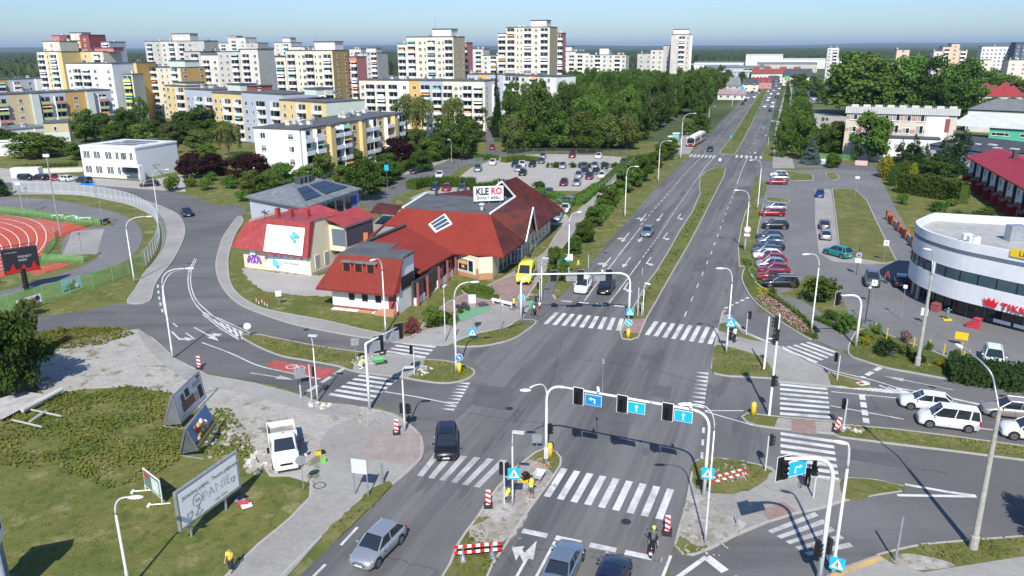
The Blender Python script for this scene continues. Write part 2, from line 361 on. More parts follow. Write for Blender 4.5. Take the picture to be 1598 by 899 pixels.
sheet('cycle_path',[(838,499),(867,471),(862,458),(880,420),(905,375),(935,335),(985,282),(972,280),(925,325),(890,370),(868,410),(848,450),(815,500)],.135,'asphalt_side')
sheet('shop_forecourt',[(640,525),(665,500),(700,470),(735,455),(760,445),(800,430),(835,440),(818,470),(790,500),(745,518),(690,538),(650,536)],.12,'red_pavers',smooth=False)
sheet('shop_pavement',[(690,539),(712,533),(745,521),(790,512),(822,495),(830,470),(800,470),(765,478),(740,490),(715,500),(690,506),(650,520),(640,532),(660,538)],.128,'paving',smooth=False)
sheet('stadium_pavement',[(-60,300),(60,297),(125,299),(175,305),(214,310),(240,317),(260,325),(276,333),(286,346),(289,363),(281,386),(268,409),(253,427),(241,447),(233,470),(198,472),(212,448),(225,425),(240,408),(252,385),(252,360),(247,345),(237,336),(222,328),(200,319),(165,311),(110,303),(0,303),(-60,305)],.11,'paving',kerb=.02)
sheet('stone_yard',[(212,514),(240,528),(275,560),(325,585),(400,598),(472,617),(500,627),(572,636),(602,642),(640,662),(659,682),(658,715),(612,757),(585,760),(504,836),(440,899),(400,940),(300,940),(350,899),(400,850),(450,809),(482,776),(484,752),(450,742),(420,742),(395,705),(372,680),(345,655),(318,640),(270,612),(200,602),(130,606),(70,615),(40,580),(90,545),(120,530),(170,520)],.1,'old_slabs',kerb=.02,smooth=False)
sheet('sidewalk',[(602,642),(640,662),(659,684),(658,715),(612,757),(585,760),(504,836),(425,915),(330,915),(352,899),(402,850),(452,809),(484,774),(500,735),(500,690),(530,660)],.118,'paving',smooth=True)
sheet('worn_patch',[(578,672),(657,676),(656,712),(640,727),(610,722),(560,712)],.125,'old_tiles',smooth=False)
sheet('kerb_walk',[(214,513),(240,530),(275,560),(325,585),(400,598),(472,617),(500,627),(560,634),(545,652),(460,636),(390,617),(310,600),(262,574),(228,540)],.122,'paving')
KB=.02
sheet('median_island',[(375,524),(400,521),(432,527),(500,540),(550,547),(575,550),(662,560),(700,563),(735,574),(741,583),(725,593),(695,598),(662,595),(632,590),(590,585),(550,579),(525,571),(475,562),(437,555),(400,540)],.12,'verge',kerb=KB)
sheet('island_walk',[(566,552),(605,551),(663,559),(660,575),(634,590),(590,585),(550,579),(553,565)],.135,'paving',smooth=False)
sheet('corner_verge',[(712,532),(745,520),(790,510),(808,499),(838,501),(815,521),(797,530),(775,536),(750,540),(712,540)],.13,'verge',kerb=KB)
sheet('south_median',[(835,705),(850,699),(868,704),(877,714),(876,726),(862,748),(845,771),(820,806),(795,844),(770,881),(755,915),(680,915),(700,880),(712,850),(725,830),(742,808),(757,785),(775,760),(805,728)],.12,'verge',kerb=KB,smooth=False)
sheet('median_walk',[(822,716),(845,722),(866,742),(845,771),(822,803),(770,806),(745,806),(757,785),(775,760)],.135,'dust',smooth=False)
sheet('median_dust',[(770,806),(822,803),(798,838),(775,850),(745,845),(738,822)],.132,'dust',smooth=True,rag=.2)
sheet('main_median',[(1100,268),(1115,262),(1133,262),(1130,275),(1115,305),(1092,350),(1075,382),(1050,425),(1025,470),(1010,496),(1000,519),(997,526),(985,530),(970,528),(967,518),(975,500),(990,475),(1010,440),(1022,425),(1045,387),(1062,357),(1080,330),(1092,302),(1091,290),(1092,277)],.12,'verge',kerb=KB,smooth=False)
sheet('median_crosswalk',[(985,498),(1010,497),(1001,519),(968,519),(973,503)],.135,'red_pavers',smooth=False)
sheet('far_median',[(1150,200),(1125,235),(1123,240),(1147,241),(1155,228),(1170,200),(1190,157),(1206,127),(1202,125),(1188,140),(1172,165)],.1,'verge',kerb=KB,smooth=False)
sheet('east_island',[(1127,484),(1137,496),(1162,517),(1200,537),(1218,543),(1268,568),(1298,581),(1358,596),(1357,604),(1295,603),(1217,596),(1200,590),(1137,587),(1115,583),(1109,574),(1115,537),(1122,505)],.12,'paving',kerb=KB,smooth=False)
sheet('east_island_lawn',[(1116,540),(1135,541),(1170,550),(1192,560),(1204,575),(1206,588),(1165,586),(1137,585),(1116,581),(1111,574)],.15,'verge')
sheet('east_island_tip',[(1123,505),(1140,502),(1160,520),(1190,533),(1172,530),(1135,520),(1121,515)],.15,'verge',smooth=False)
sheet('east_island_bed',[(1292,582),(1312,586),(1350,596),(1362,604),(1330,604),(1297,600)],.15,'verge',smooth=False)
sheet('east_median',[(1156,650),(1166,644),(1220,650),(1300,657),(1306,661),(1367,666),(1400,669),(1480,679),(1598,695),(1700,710),(1700,735),(1598,718),(1480,703),(1396,693),(1311,682),(1300,677),(1208,668),(1180,664),(1164,658)],.12,'verge',kerb=KB,smooth=False)
sheet('east_median_walk',[(1214,652),(1298,659),(1302,676),(1208,667)],.135,'paving',smooth=False)
sheet('east_median_tiles',[(1235,654),(1272,657),(1275,676),(1235,672)],.142,'red_pavers',smooth=False)
sheet('corner_plaza',[(1081,722),(1088,717),(1120,714),(1160,719),(1204,729),(1212,738),(1310,749),(1325,745),(1367,748),(1410,758),(1407,766),(1367,772),(1319,781),(1283,793),(1243,801),(1198,815),(1150,835),(1112,855),(1082,866),(1065,864),(1052,850),(1058,825),(1070,786),(1076,749)],.12,'paving',kerb=KB,smooth=False)
sheet('plaza_lawn',[(1083,724),(1090,718),(1120,715),(1160,720),(1200,731),(1196,748),(1170,765),(1120,770),(1085,760),(1079,742)],.145,'verge',rag=.15)
sheet('plaza_wedge',[(1311,752),(1325,746),(1367,749),(1410,759),(1405,765),(1367,771),(1322,779)],.145,'verge')
sheet('plaza_dust',[(1080,775),(1110,776),(1125,800),(1165,822),(1120,843),(1088,848),(1066,840),(1066,800)],.143,'dust',rag=.2)
sheet('plaza_scrub',[(1054,848),(1066,838),(1085,850),(1103,852),(1084,863),(1066,862)],.15,'verge',rag=.15)
sheet('plaza_tiles',[(1190,795),(1222,782),(1243,798),(1200,812)],.146,'red_pavers',smooth=False)
sheet('south_east_verge',[(1367,865),(1401,856),(1438,848),(1509,842),(1598,835),(1720,820),(1720,960),(1420,960),(1395,885)],.12,'verge',kerb=KB,smooth=False)
sheet('south_east_walk',[(1311,886),(1367,866),(1395,880),(1440,893),(1598,868),(1720,850),(1720,980),(1260,980),(1270,910)],.1452,'paving',smooth=False)
sheet('tactile_strip',[(1311,890),(1372,868),(1380,873),(1317,897),(1300,905),(1296,898)],.1492,'yellow_paint',smooth=False)
sheet('verge_dust',[(1392,870),(1418,864),(1470,874),(1488,883),(1440,889),(1405,884)],.152,'dust')
sheet('west_kerb_grass',[(504,836),(525,842),(537,829),(575,794),(611,757),(600,753),(575,766),(550,791)],.14,'verge',rag=.1)
sheet('building_bed',[(1323,551),(1348,563),(1385,574),(1423,581),(1473,590),(1523,598),(1598,609),(1700,620),(1700,600),(1598,583),(1540,575),(1500,565),(1450,545),(1420,535),(1380,520),(1345,513),(1330,525)],.15,'wild_ground',kerb=KB)
sheet('flower_bed',[(1165,415),(1180,440),(1200,455),(1225,480),(1262,505),(1270,522),(1262,528),(1223,505),(1198,487),(1177,470),(1163,450),(1157,432)],.15,'wild_ground',kerb=KB)
sheet('bed_walk',[(1216,462),(1250,468),(1300,500),(1345,520),(1330,548),(1300,542),(1270,530),(1262,505),(1225,480)],.128,'grey_pavers',smooth=False)
sheet('parking_green',[(1298,294),(1333,294),(1353,312),(1378,365),(1400,407),(1383,411),(1345,405),(1310,397),(1305,350)],.14,'verge',kerb=KB,smooth=False)
sheet('parking_bay',[(1272,296),(1297,295),(1304,350),(1309,397),(1345,405),(1383,411),(1360,413),(1300,408),(1278,395),(1272,350)],.06,'paving',smooth=False)
sheet('small_green',[(1290,270),(1303,270),(1310,277),(1300,281),(1290,276)],.13,'verge',kerb=KB)
sheet('lot_bank',[(1195,264),(1240,268),(1268,272),(1270,281),(1240,282),(1225,279),(1215,268)],.12,'verge',kerb=KB,smooth=False)
sheet('lot_edge_green',[(1183,282),(1196,284),(1196,296),(1190,308),(1172,312)],.13,'verge',smooth=False)
sheet('lot_divider',[(1198,307),(1230,311),(1228,316),(1198,313)],.12,'verge',kerb=KB)
sheet('road_edge_green',[(1172,318),(1192,318),(1183,360),(1180,400),(1195,440),(1180,440),(1165,415),(1153,415),(1151,385),(1156,355),(1163,330)],.12,'verge',kerb=KB,smooth=False)
sheet('bus_stop_walk',[(1063,214),(1075,206),(1095,204),(1092,213),(1076,240),(1052,240)],.11,'paving',kerb=KB,smooth=False)
sheet('east_path_far',[(1214,240),(1236,246),(1240,262),(1220,262),(1205,262),(1210,200),(1222,150),(1231,125),(1238,125),(1234,160),(1231,200)],.1,'paving',smooth=False)
sheet('shop_back_yard',[(520,415),(560,395),(600,370),(640,330),(610,325),(560,365),(520,385),(500,400)],.07,'paving',smooth=False)
sheet('shop_side_yard',[(380,418),(430,425),(500,430),(520,420),(540,455),(520,462),(420,455),(395,440)],.06,'gravel',rag=.3)
sheet('office_yard',[(-60,284),(60,285),(150,289),(225,295),(290,299),(286,272),(220,283),(132,277),(0,262),(-60,262)],.06,'gravel',smooth=False)
sheet('disabled_bay',[(128,284),(152,286),(146,291),(124,289)],.066,'blue_sign',smooth=False)
sheet('school_yard',[(1270,176),(1330,185),(1330,215),(1290,215),(1265,200)],.05,'gravel')
sheet('dealer_yard',[(1258,140),(1300,140),(1305,160),(1262,158)],.05,'grey_pavers')
P0=G(-40,380)
sheet('running_track',[(-120,325),(0,337),(60,342),(125,352),(138,356),(120,362),(85,372),(72,380),(70,392),(62,400),(20,425),(0,434),(-120,460)],.05,'track_red',smooth=False)
sheet('long_jump_runway',[(40,420),(95,410),(110,414),(72,425),(52,427)],.055,'track_red',smooth=False)
for k,(x,r)in enumerate([(72,0),(58,0),(45,0),(31,0),(17,0),(3,0)]):
 t=k*6
 line([(x-70,336+k*4),(x-36,340+k*4.5),(x-14,347+k*5),(x-3,357+k*5),(x,372+k*4),(x-6,387+k*3),(x-24,404+k),(x-60,424)],.12,z=.062,smooth=True,m='fresh_paint',name='track_line')
for k in range(6):line([(-40+k*4,335+k*4.2),(60,342.5+k*2.6),(112-k*6,350+k*2.9)],.1,z=.062,m='old_paint',name='track_line')
zebra((876,731),(1052,765),(1034,812),(848,775),9)
zebra((678,708),(792,719),(748,762),(651,743),6,'old_paint')
zebra((866,488),(974,498),(968,517),(848,506),9)
zebra((1021,502),(1122,513),(1111,538),(1006,523),8)
zebra((1217,599),(1217,648),(1296,654),(1291,606),7)
zebra((1218,675),(1218,740),(1310,752),(1300,687),7)
zebra((1198,829),(1262,868),(1332,854),(1271,800),5,'old_paint')
zebra((1262,534),(1216,544),(1273,567),(1310,551),5)
zebra((625,534),(602,550),(663,560),(681,541),4)
zebra((562,585),(512,617),(578,628),(621,593),6)
zebra((1079,241),(1117,243),(1114,247),(1075,245),7)
zebra((1149,242),(1189,244),(1189,248),(1147,246),6)
line([(815,829),(1033,875)],.5,(1.7,.55));line([(876,470),(975,479)],.4,(1.3,.9))
line([(1345,617),(1352,661)],.5,(1.1,.5));line([(1374,574),(1346,590)],.45,(1.2,.5));line([(1131,482),(1170,464)],.35,(.7,.6))
line([(536,576),(480,612)],.45,(1.5,.6),'old_paint')
line([(1102,870),(1160,915)],.6,(1.6,.6));line([(1102,870),(1040,915)],.3)
def teeth(a,c,n,side,m='road_paint'):
 A=G(*a);C=G(*c);d=(C-A)/n;s=V(-d.y,d.x,0).normalized()*side;b=MB()
 for i in range(n):
  p=A+d*i;q=p+d*.62;r=(p+q)/2+s
  b.add([V(x.x,x.y,ZP)for x in(p,q,r)],[(0,1,2)])
 tag(b.build('give_way_marks',m),kind='structure')
teeth((734,598),(707,644),9,-1.2);teeth((1106,582),(1098,641),9,-1.2)
line([(866,846),(838,899),(825,922)],.18);line([(948,862),(932,899),(925,915)],.18);line([(1047,868),(1035,899),(1028,915)],.18)
line([(558,824),(532,852)],.2);line([(508,882),(485,905)],.2)
line([(1098,668),(1094,735)],.2,(1.0,1.1))
line([(912,470),(930,445),(965,400),(1000,355)],.14);line([(1000,352),(1040,305),(1075,265),(1100,240)],.14,(2.2,1.6))
line([(949,475),(965,455),(1000,407)],.14);line([(1003,402),(1025,372),(1058,322),(1090,276)],.16,(1.1,1.0));line([(1090,276),(1100,262),(1116,244)],.14)
line([(1068,495),(1085,455),(1110,395),(1130,340),(1150,290)],.13,(2.,4.));line([(1150,288),(1158,265),(1168,243)],.13)
line([(1100,238),(1128,205),(1155,172),(1180,140)],.13,(4.,8.));line([(1170,240),(1185,200),(1200,155),(1213,125)],.13,(4.,8.))
line([(1066,252),(1085,232),(1110,205),(1135,178)],.13,(4.,8.),'old_paint')
for y,xs in((410,(947,978,1010)),(371,(976,1002,1036)),(340,(1004,1030,1058))):
 for x,k in zip(xs,('sr','s','l')):
  arrow((x,y),(x-22,y+28),k,6. if y>390 else 7.)
arrow((975,450),(960,475),'l',5);arrow((817,882),(836,848),'sl',5.);arrow((1430,598),(1380,588),'s',6,'old_paint')
line([(307,405),(299,422),(298,445),(306,468),(322,485),(345,502),(380,520)],.14,smooth=True);line([(304,404),(295,424),(294,446),(302,470),(318,489),(340,506),(372,528)],.14,smooth=True)
line([(298,418),(270,425),(258,438),(254,455),(256,480),(262,500)],.16,smooth=True);line([(246,445),(249,470),(254,488)],.22,(1.4,1.4))
line([(315,535),(360,552),(400,570),(440,580),(500,592)],.16,smooth=True)
b=MB()
for(x0,y0,x1,y1)in[(322,492,330,499),(333,499,341,506),(343,504,353,513),(354,508,362,519),(364,512,371,525),(374,516,379,530)]:band(b,[G(x0,y0),G(x1,y1)],.27)
tag(b.build('hatched_marking','road_paint'),kind='structure')
line([(318,488),(345,499),(390,520)],.14);line([(316,491),(345,514),(373,531)],.14)
sheet('advance_stop_box',[(430,562),(528,577),(508,590),(490,594),(424,574),(415,568)],.042,'red_lane',smooth=False)
arrow((322,522),(340,532),'sl',6);arrow((278,528),(292,542),'l',5);arrow((425,588),(450,592),'s',5,'old_paint')
line([(270,505),(282,515)],.16,(1.6,1.2));line([(290,520),(304,530)],.16)
line([(600,612),(650,620),(710,632)],.16,m='road_paint')
line([(1220,541),(1268,566),(1298,579),(1362,594),(1398,605),(1420,616)],.18);line([(1297,604),(1340,608),(1400,614),(1470,620),(1530,633)],.2)
line([(1297,612),(1400,622),(1598,652),(1680,664)],.0001+.16)
line([(1296,634),(1345,643),(1410,655)],.16);line([(1485,664),(1560,673),(1680,690)],.16)
b=MB()
for i in range(13):
 t=i/12;a=G(1303+t*85,605+t*9);q=G(1318+t*100,601+t*12 if i>4 else 606+t*3);band(b,[a,q],.24)
for i in range(9):band(b,[G(1372+i*13,602+i*2.8),G(1390+i*13,610+i*2.5)],.24)
tag(b.build('hatched_marking','road_paint'),kind='structure')
line([(1398,606),(1460,617),(1530,632)],.22)
line([(1100,642),(1160,642)],.16);line([(1100,643),(1130,652),(1176,665)],.16)
line([(1412,757),(1480,769),(1523,775)],.3);line([(1400,774),(1523,776)],.3)
line([(1122,515),(1131,484),(1155,510)],.2);line([(1137,494),(1165,520),(1218,543)],.25)
b=MB()
for i in range(5):band(b,[G(1124+i*1.5,513-i*5),G(1134+i*2,508-i*4)],.3)
tag(b.build('hatched_marking','road_paint'),kind='structure')
b=MB()
for dx,dy in((820,466),(832,462)):
 c=G(dx,dy);ring=[c+V(.45*math.cos(t*.52),.45*math.sin(t*.52),0)for t in range(13)];strip(b,ring,.1,.16)
band(b,[G(820,466),G(827,461),G(832,462)],.12,.16);tag(b.build('bicycle_mark','road_paint'),kind='structure')
b=MB()
for dx,dy in((455,573),(468,576)):
 c=G(dx,dy);ring=[c+V(.5*math.cos(t*.52),.5*math.sin(t*.52),0)for t in range(13)];strip(b,ring,.12,.056)
band(b,[G(455,573),G(462,570),G(468,576)],.12,.056);tag(b.build('bicycle_mark','road_paint'),kind='structure')
for(x,y)in((345,424),(1132,552),(977,815),(795,638),(1455,604),(945,395),(478,515),(1565,619)):
 c=G(x,y);b=MB();b.add([V(c.x+.34*math.cos(k*.5236),c.y+.34*math.sin(k*.5236),.048)for k in range(12)],[tuple(range(12))]);tag(b.build('manhole_cover','rubber'),kind='structure')
layered('asphalt_dark',(.095,.093,.093),[((.12,.118,.115),.6,.4,.65,.8)],rough=.9)
sheet('asphalt_patch',[(1150,292),(1172,290),(1166,305),(1145,308)],.039,'asphalt_dark',smooth=False);sheet('asphalt_patch',[(1168,262),(1182,262),(1180,270),(1165,270)],.043,'asphalt_dark',smooth=False)
def crack(pts,w_=.028):
 P=[G(x,y)for x,y in pts];P2=[]
 for i in range(len(P)-1):
  for k in range(8):q=P[i].lerp(P[i+1],k/8);P2.append(q+V(rnd.uniform(-.12,.12),rnd.uniform(-.12,.12),0))
 b=MB();strip(b,P2,w_,.047);tag(b.build('crack_seal','rubber'),kind='structure')
crack([(800,856),(900,860),(975,868),(1045,881)]);crack([(802,855),(835,890)]);crack([(920,870),(935,872),(938,865)]);crack([(1347,600),(1372,640),(1395,660)]);crack([(1395,600),(1430,640)])
crack([(785,862),(812,895)])
crack([(700,640),(790,655),(900,668)]);crack([(900,560),(1010,575),(1100,600)]);crack([(560,860),(640,880),(690,892)]);crack([(880,520),(860,600),(845,690)]);crack([(1240,700),(1340,720),(1500,742)]);crack([(960,420),(1010,430)]);crack([(1085,440),(1140,450)])
for P in([(745,600),(800,606),(790,640),(735,632)],[(930,640),(985,648),(978,690),(918,680)],[(560,838),(600,846),(575,880),(530,868)],[(1020,600),(1048,604),(1046,622),(1016,618)],[(1330,700),(1420,712),(1416,728),(1322,716)],[(1090,400),(1110,402),(1100,425),(1078,422)]):sheet('asphalt_patch',P,.0405,'asphalt_dark',smooth=False)
layered('thin_dust',(.2,.2,.2),[((.28,.28,.28),.8,.45,.65,.7),((.14,.14,.14),2,.5,.7,.7)],rough=.95)
# ================================================================== BUILDINGS
def wallmat(name,col,n=.05):return mat(name,col,.85,noise=n,nscale=.35,detail=8)
wallmat('w_cream',(.66,.60,.47));wallmat('w_yellow',(.66,.50,.22));wallmat('w_ochre',(.47,.30,.10));wallmat('w_pale',(.50,.55,.50))
wallmat('w_blue',(.40,.43,.49));wallmat('w_white',(.72,.71,.68));wallmat('w_grey',(.47,.45,.41),.12);wallmat('w_pink',(.52,.19,.19));wallmat('w_tan',(.52,.42,.26))
wallmat('w_maroon',(.27,.07,.07));wallmat('w_mint',(.55,.62,.53));wallmat('w_beige',(.56,.50,.40));wallmat('w_peach',(.66,.48,.33));wallmat('w_orange',(.68,.40,.10))
wallmat('w_stone',(.60,.57,.50),.12);wallmat('w_shop',(.70,.62,.44));wallmat('w_concrete',(.52,.49,.43),.15);wallmat('w_navy',(.07,.09,.13));wallmat('w_green',(.08,.45,.27))
mat('roof_felt',(.085,.09,.095),.9,noise=.25,nscale=.4);mat('roof_dark',(.05,.055,.065),.8,noise=.2,nscale=.4);mat('roof_pale',(.55,.56,.54),.8,noise=.12,nscale=.3)
mat('roof_grey',(.16,.17,.175),.8,noise=.2,nscale=.6)
mat('awning_orange',(.7,.35,.12),.8);mat('awning_white',(.75,.73,.7),.8);mat('awning_teal',(.15,.4,.36),.8);mat('balc_pink',(.5,.22,.2),.8);mat('balc_green',(.42,.45,.2),.8);mat('balc_lime',(.55,.62,.15),.8)
mat('curtain',(.32,.31,.29),.9);mat('recess_shade',(.09,.085,.08),.9)  # last tone is dark: shade of set-back parts put into the colour
MESHES={}
def cached(key,fn,mats):
 if key not in MESHES:
  b=fn();me=bpy.data.meshes.new(key[0]);me.from_pydata(b.v,[],b.f)
  for m in mats:me.materials.append(MATS[m])
  me.polygons.foreach_set('material_index',b.m);me.update();MESHES[key]=me
 return MESHES[key]
def inst(name,me,parent,loc,rz=0):
 o=bpy.data.objects.new(name,me);COL.objects.link(o);o.parent=parent;o.location=loc;o.rotation_euler=(0,0,rz);return o
def win_mesh(w_,h_,var=0,frame='white'):
 def f():
  b=MB();b.box(-w_/2,w_/2,-.05,.03,0,h_,0)
  n=2 if w_>.9 else 1
  pw=(w_-.1*(n+1))/n
  for i in range(n):
   x=-w_/2+.1+i*(pw+.1);b.box(x,x+pw,-.058,-.04,.1,h_-.1,1)
  if var==1:b.box(-w_/2+.1,w_/2-.1,-.062,-.05,h_*.45,h_-.12,2)
  if var==2:b.box(-w_/2+.1,-.02,-.062,-.05,.12,h_-.12,2)
  b.box(-w_/2-.06,w_/2+.06,-.14,.0,-.07,0,0)
  return b
 return cached(('window',w_,h_,var,frame),f,[frame,'glass_dark','curtain'])
def balc_mesh(w_,fh,par,var):
 def f():
  b=MB();b.box(-w_/2+.05,w_/2-.05,-.02,.03,.05,fh-.35,4)  # flat dark panel in place of a shaded loggia
  b.box(-w_/2+.2,-.15,-.05,-.01,.1,fh-.5,1);b.box(.05,w_/2-.3,-.05,-.01,.8,fh-.5,1)
  b.box(-.15,.05,-.07,-.01,.1,fh-.5,0)
  b.box(-w_/2,w_/2,-1.15,0,-.1,.06,0)
  b.box(-w_/2,w_/2,-1.2,-1.12,0.0,1.0,3)
  b.box(-w_/2,-w_/2+.06,-1.15,0,0.0,1.0,3);b.box(w_/2-.06,w_/2,-1.15,0,.0,1.0,3)
  b.box(-w_/2-.02,-w_/2+.07,-1.1,0,.06,fh-.1,0)
  if var==1:b.add([V(-w_/2,-.05,fh-.35),V(w_/2,-.05,fh-.35),V(w_/2,-1.3,fh-1.05),V(-w_/2,-1.3,fh-1.05)],[(0,1,2,3)],2)
  if var==2:b.box(-w_/2+.1,w_/2-.1,-1.12,-1.08,1.0,fh-.2,1);b.box(-w_/2+.05,-w_/2+.12,-1.14,-1.06,1.,fh-.2,0);b.box(-.04,.04,-1.14,-1.06,1.,fh-.2,0)
  if var==3:b.box(-w_/2+.3,w_/2-.4,-.9,-.85,1.0,1.7,2)
  return b
 aw=rnd.choice(['awning_orange','awning_white','awning_white','awning_teal'])
 return cached(('balcony',w_,fh,par,var,aw),f,['white','glass_dark',aw,par,'recess_shade'])
class Bld:
 def __init__(s,name,label,A,B,depth,cat='building',group=None):
  s.A=V(A[0],A[1],0);d=V(B[0]-A[0],B[1]-A[1],0);s.L=d.length;s.rz=math.atan2(d.y,d.x);s.D=depth
  s.root=empty(name,s.A,s.rz,label,cat,group);s.nw=0;s.nb=0;s.rest=[]
 def walls(s,segs,h,mcol='w_cream',parapet=.35,roofm='roof_felt'):
  """segs: (width share, wall, forward step, extra height)"""
  tot=sum(g[0]for g in segs);x=0;b=MB();r=MB();ms=[];out=[]
  for g in segs:
   wd=g[0]/tot*s.L;m=g[1];dy=g[2]if len(g)>2 else 0;dh=g[3]if len(g)>3 else 0
   if m not in ms:ms.append(m)
   b.box(x,x+wd,-dy,s.D,0,h+dh,ms.index(m))
   r.box(x-.12,x+wd+.12,-dy-.15,s.D+.15,h+dh+.003*len(out),h+dh+parapet+.002*len(out),0)
   out.append((x,wd,-dy,h+dh));x+=wd
  b.build('wall',ms,s.root);r.build('roof',roofm,s.root);return out
 def put(s,kind,me,loc,rz,cap=100):
  n=s.nw if kind=='window' else s.nb
  if n<cap:
   inst(kind,me,s.root,loc,rz)
   if kind=='window':s.nw+=1
   else:s.nb+=1
  else:s.rest.append((me,loc,rz,kind))
 def finish(s):
  for kind in('window','balcony'):
   L=[r for r in s.rest if r[3]==kind]
   if not L:continue
   bm=bmesh.new();base=[]
   for me,loc,rz,k in L:
    off=len(base)
    for m in me.materials:
     if m not in base:base.append(m)
    tmp=me.copy();tmp.transform(Matrix.Translation(loc)@Matrix.Rotation(rz,4,'Z'))
    idx=[base.index(m)for m in me.materials];n0=len(bm.faces);bm.from_mesh(tmp);bm.faces.ensure_lookup_table()
    for f in bm.faces[n0:]:f.material_index=idx[f.material_index]
    bpy.data.meshes.remove(tmp)
   me=bpy.data.meshes.new(kind);bm.to_mesh(me);bm.free()
   for m in base:me.materials.append(m)
   o=bpy.data.objects.new(kind,me);COL.objects.link(o);o.parent=s.root;o['kind']='stuff'
 def vents(s,n,h,w_=1.2,ht=.8):
  for i in range(n):
   b=MB();x=rnd.uniform(.05,.95)*s.L;y=rnd.uniform(.3,.8)*s.D;q=rnd.uniform(.6,1)*w_
   b.box(x-q/2,x+q/2,y-q/2,y+q/2,h,h+ht*rnd.uniform(.6,1.3));b.box(x-q/2-.1,x+q/2+.1,y-q/2-.1,y+q/2+.1,h+ht*1.3,h+ht*1.45);b.build('roof_vent',rnd.choice(['roof_pale','w_stone','roof_grey']),s.root)
def facade(B,x0,wd,y,pat,h,fh,par='white',fl0=0,rz=0,org=None):
 """pattern letters per storey: w window, n narrow window, b balcony, . gap"""
 floors=int(h/fh+.2);n=len(pat)
 wts=[{'w':2.2,'n':1.3,'b':3.6,'.':1.2}[c]for c in pat];T=sum(wts)
 for f in range(floors-1,fl0-1,-1):
  z=f*fh;x=x0
  for c,g in zip(pat,wts):
   ww=g/T*wd;cx=x+ww/2;x+=ww
   if rz==0:loc=V(cx,y,0)
   else:loc=org+V(math.cos(rz)*(cx),math.sin(rz)*(cx),0)
   if c=='w':B.put('window',win_mesh(1.5,1.45,rnd.choice([0,0,1,2])),loc+V(0,0,z+.9),rz)
   elif c=='n':B.put('window',win_mesh(.8,1.3,0),loc+V(0,0,z+.95),rz)
   elif c=='b':B.put('balcony',balc_mesh(min(3.4,max(2.4,round(ww*.92,1))),fh,par if isinstance(par,str)else rnd.choice(par),rnd.choice([0,0,0,1,2,3])),loc+V(0,0,z+.1),rz)
def block(label,A,Bp,depth,h,segs,fh=2.8,sideL=None,sideR=None,parapet=.35,vents=6,name='apartment_block',group='apartment blocks of the housing estate',fl0=0,lift=None,mast=False,par='white'):
 """segs: (share, wall, pattern, forward step, extra height[, balcony colour])"""
 B=Bld(name,label,A,Bp,depth,'apartment block',group)
 out=B.walls([(g[0],g[1],g[3]if len(g)>3 else 0,g[4]if len(g)>4 else 0)for g in segs],h,parapet=parapet)
 for g,(x,wd,y,hh)in zip(segs,out):facade(B,x,wd,y,g[2],hh,fh,g[5]if len(g)>5 else par,fl0)
 if sideR:
  x,wd,y,hh=out[-1];m=MB().box(B.L+.0,B.L+.04,y,depth,0,hh-.01);m.build('side_wall',sideR[0],B.root);facade(B,0,depth,0,sideR[1],hh,fh,par,fl0,rz=math.pi/2,org=V(B.L+.04,0,0))
 if sideL:
  x,wd,y,hh=out[0];m=MB().box(-.04,0,y,depth,0,hh-.01);m.build('side_wall',sideL[0],B.root);facade(B,0,depth,0,sideL[1],hh,fh,par,fl0,rz=-math.pi/2,org=V(-.04,depth,0))
 top=max(o[3]for o in out)+parapet
 B.vents(vents,h+parapet)
 if lift:
  for(f0,f1,hh,m)in lift:
   b=MB();b.box(f0*B.L,f1*B.L,.25*depth,.8*depth,h,h+parapet+hh,0);b.box(f0*B.L-.3,f1*B.L+.3,.25*depth-.3,.8*depth+.3,h+parapet+hh,h+parapet+hh+.3,1);b.build('lift_housing',[m,'roof_felt'],B.root)
 if mast:MB().tube([(.5*B.L,depth/2,h),(.5*B.L,depth/2,h+9)],.08,6).build('antenna_mast','galv',B.root)
 B.finish();return B
def at2(px,py,D):p=AT(px,py,D);return p
def tower(label,x0,x1,ytop,D,depth,segs,ang=-18,**k):
 """a tall block: roof line sighted at ytop from x0 to x1, front-left corner at distance D"""
 p=AT(x0,ytop,D);h=p.z-.35
 lo,hi=.5,160.
 for _ in range(40):
  m=(lo+hi)/2;q=V(p.x+m*math.cos(R(ang)),p.y+m*math.sin(R(ang)),p.z)
  if PR(q)[0]<x1:lo=m
  else:hi=m
 q=V(p.x+lo*math.cos(R(ang)),p.y+lo*math.sin(R(ang)),0)
 return block(label,p,q,depth,h,segs,**k)
A=G(467,202,12.2);Bq=G(631,176,12.2)
block('long four-storey apartment block with yellow projecting fins and grey balconies behind the purple trees',A,Bq,13,12.0,[(3,'w_pale','b'),(4,'w_yellow','bn'),(1.2,'w_yellow','.',1.3),(5,'w_blue','bb',0),(3,'w_yellow','w',.3),(1.2,'w_yellow','.',1.3),(5,'w_blue','bb'),(5,'w_yellow','wb',.2),(1.2,'w_yellow','.',1.3),(4,'w_pale','b',-.3)],fh=2.95,sideL=('w_white','w.w'),vents=16)
block('staggered six-storey apartment block in bands of yellow and blue-grey with white balconies',G(257,136,16.5),G(520,150,16.5),12,16.2,[(4,'w_yellow','wnb',0,.8),(5,'w_blue','wnbb',.6),(5,'w_yellow','wnbb',1.2,-.7),(6,'w_blue','wnbb',1.8),(6,'w_yellow','wnbb',3,-1.6)],fh=2.8,sideR=('w_mint','.'),vents=14,lift=[(.02,.1,1.6,'w_mint'),(.38,.46,1.8,'w_mint'),(.5,.55,1.5,'w_maroon'),(.82,.88,1.5,'w_mint')])
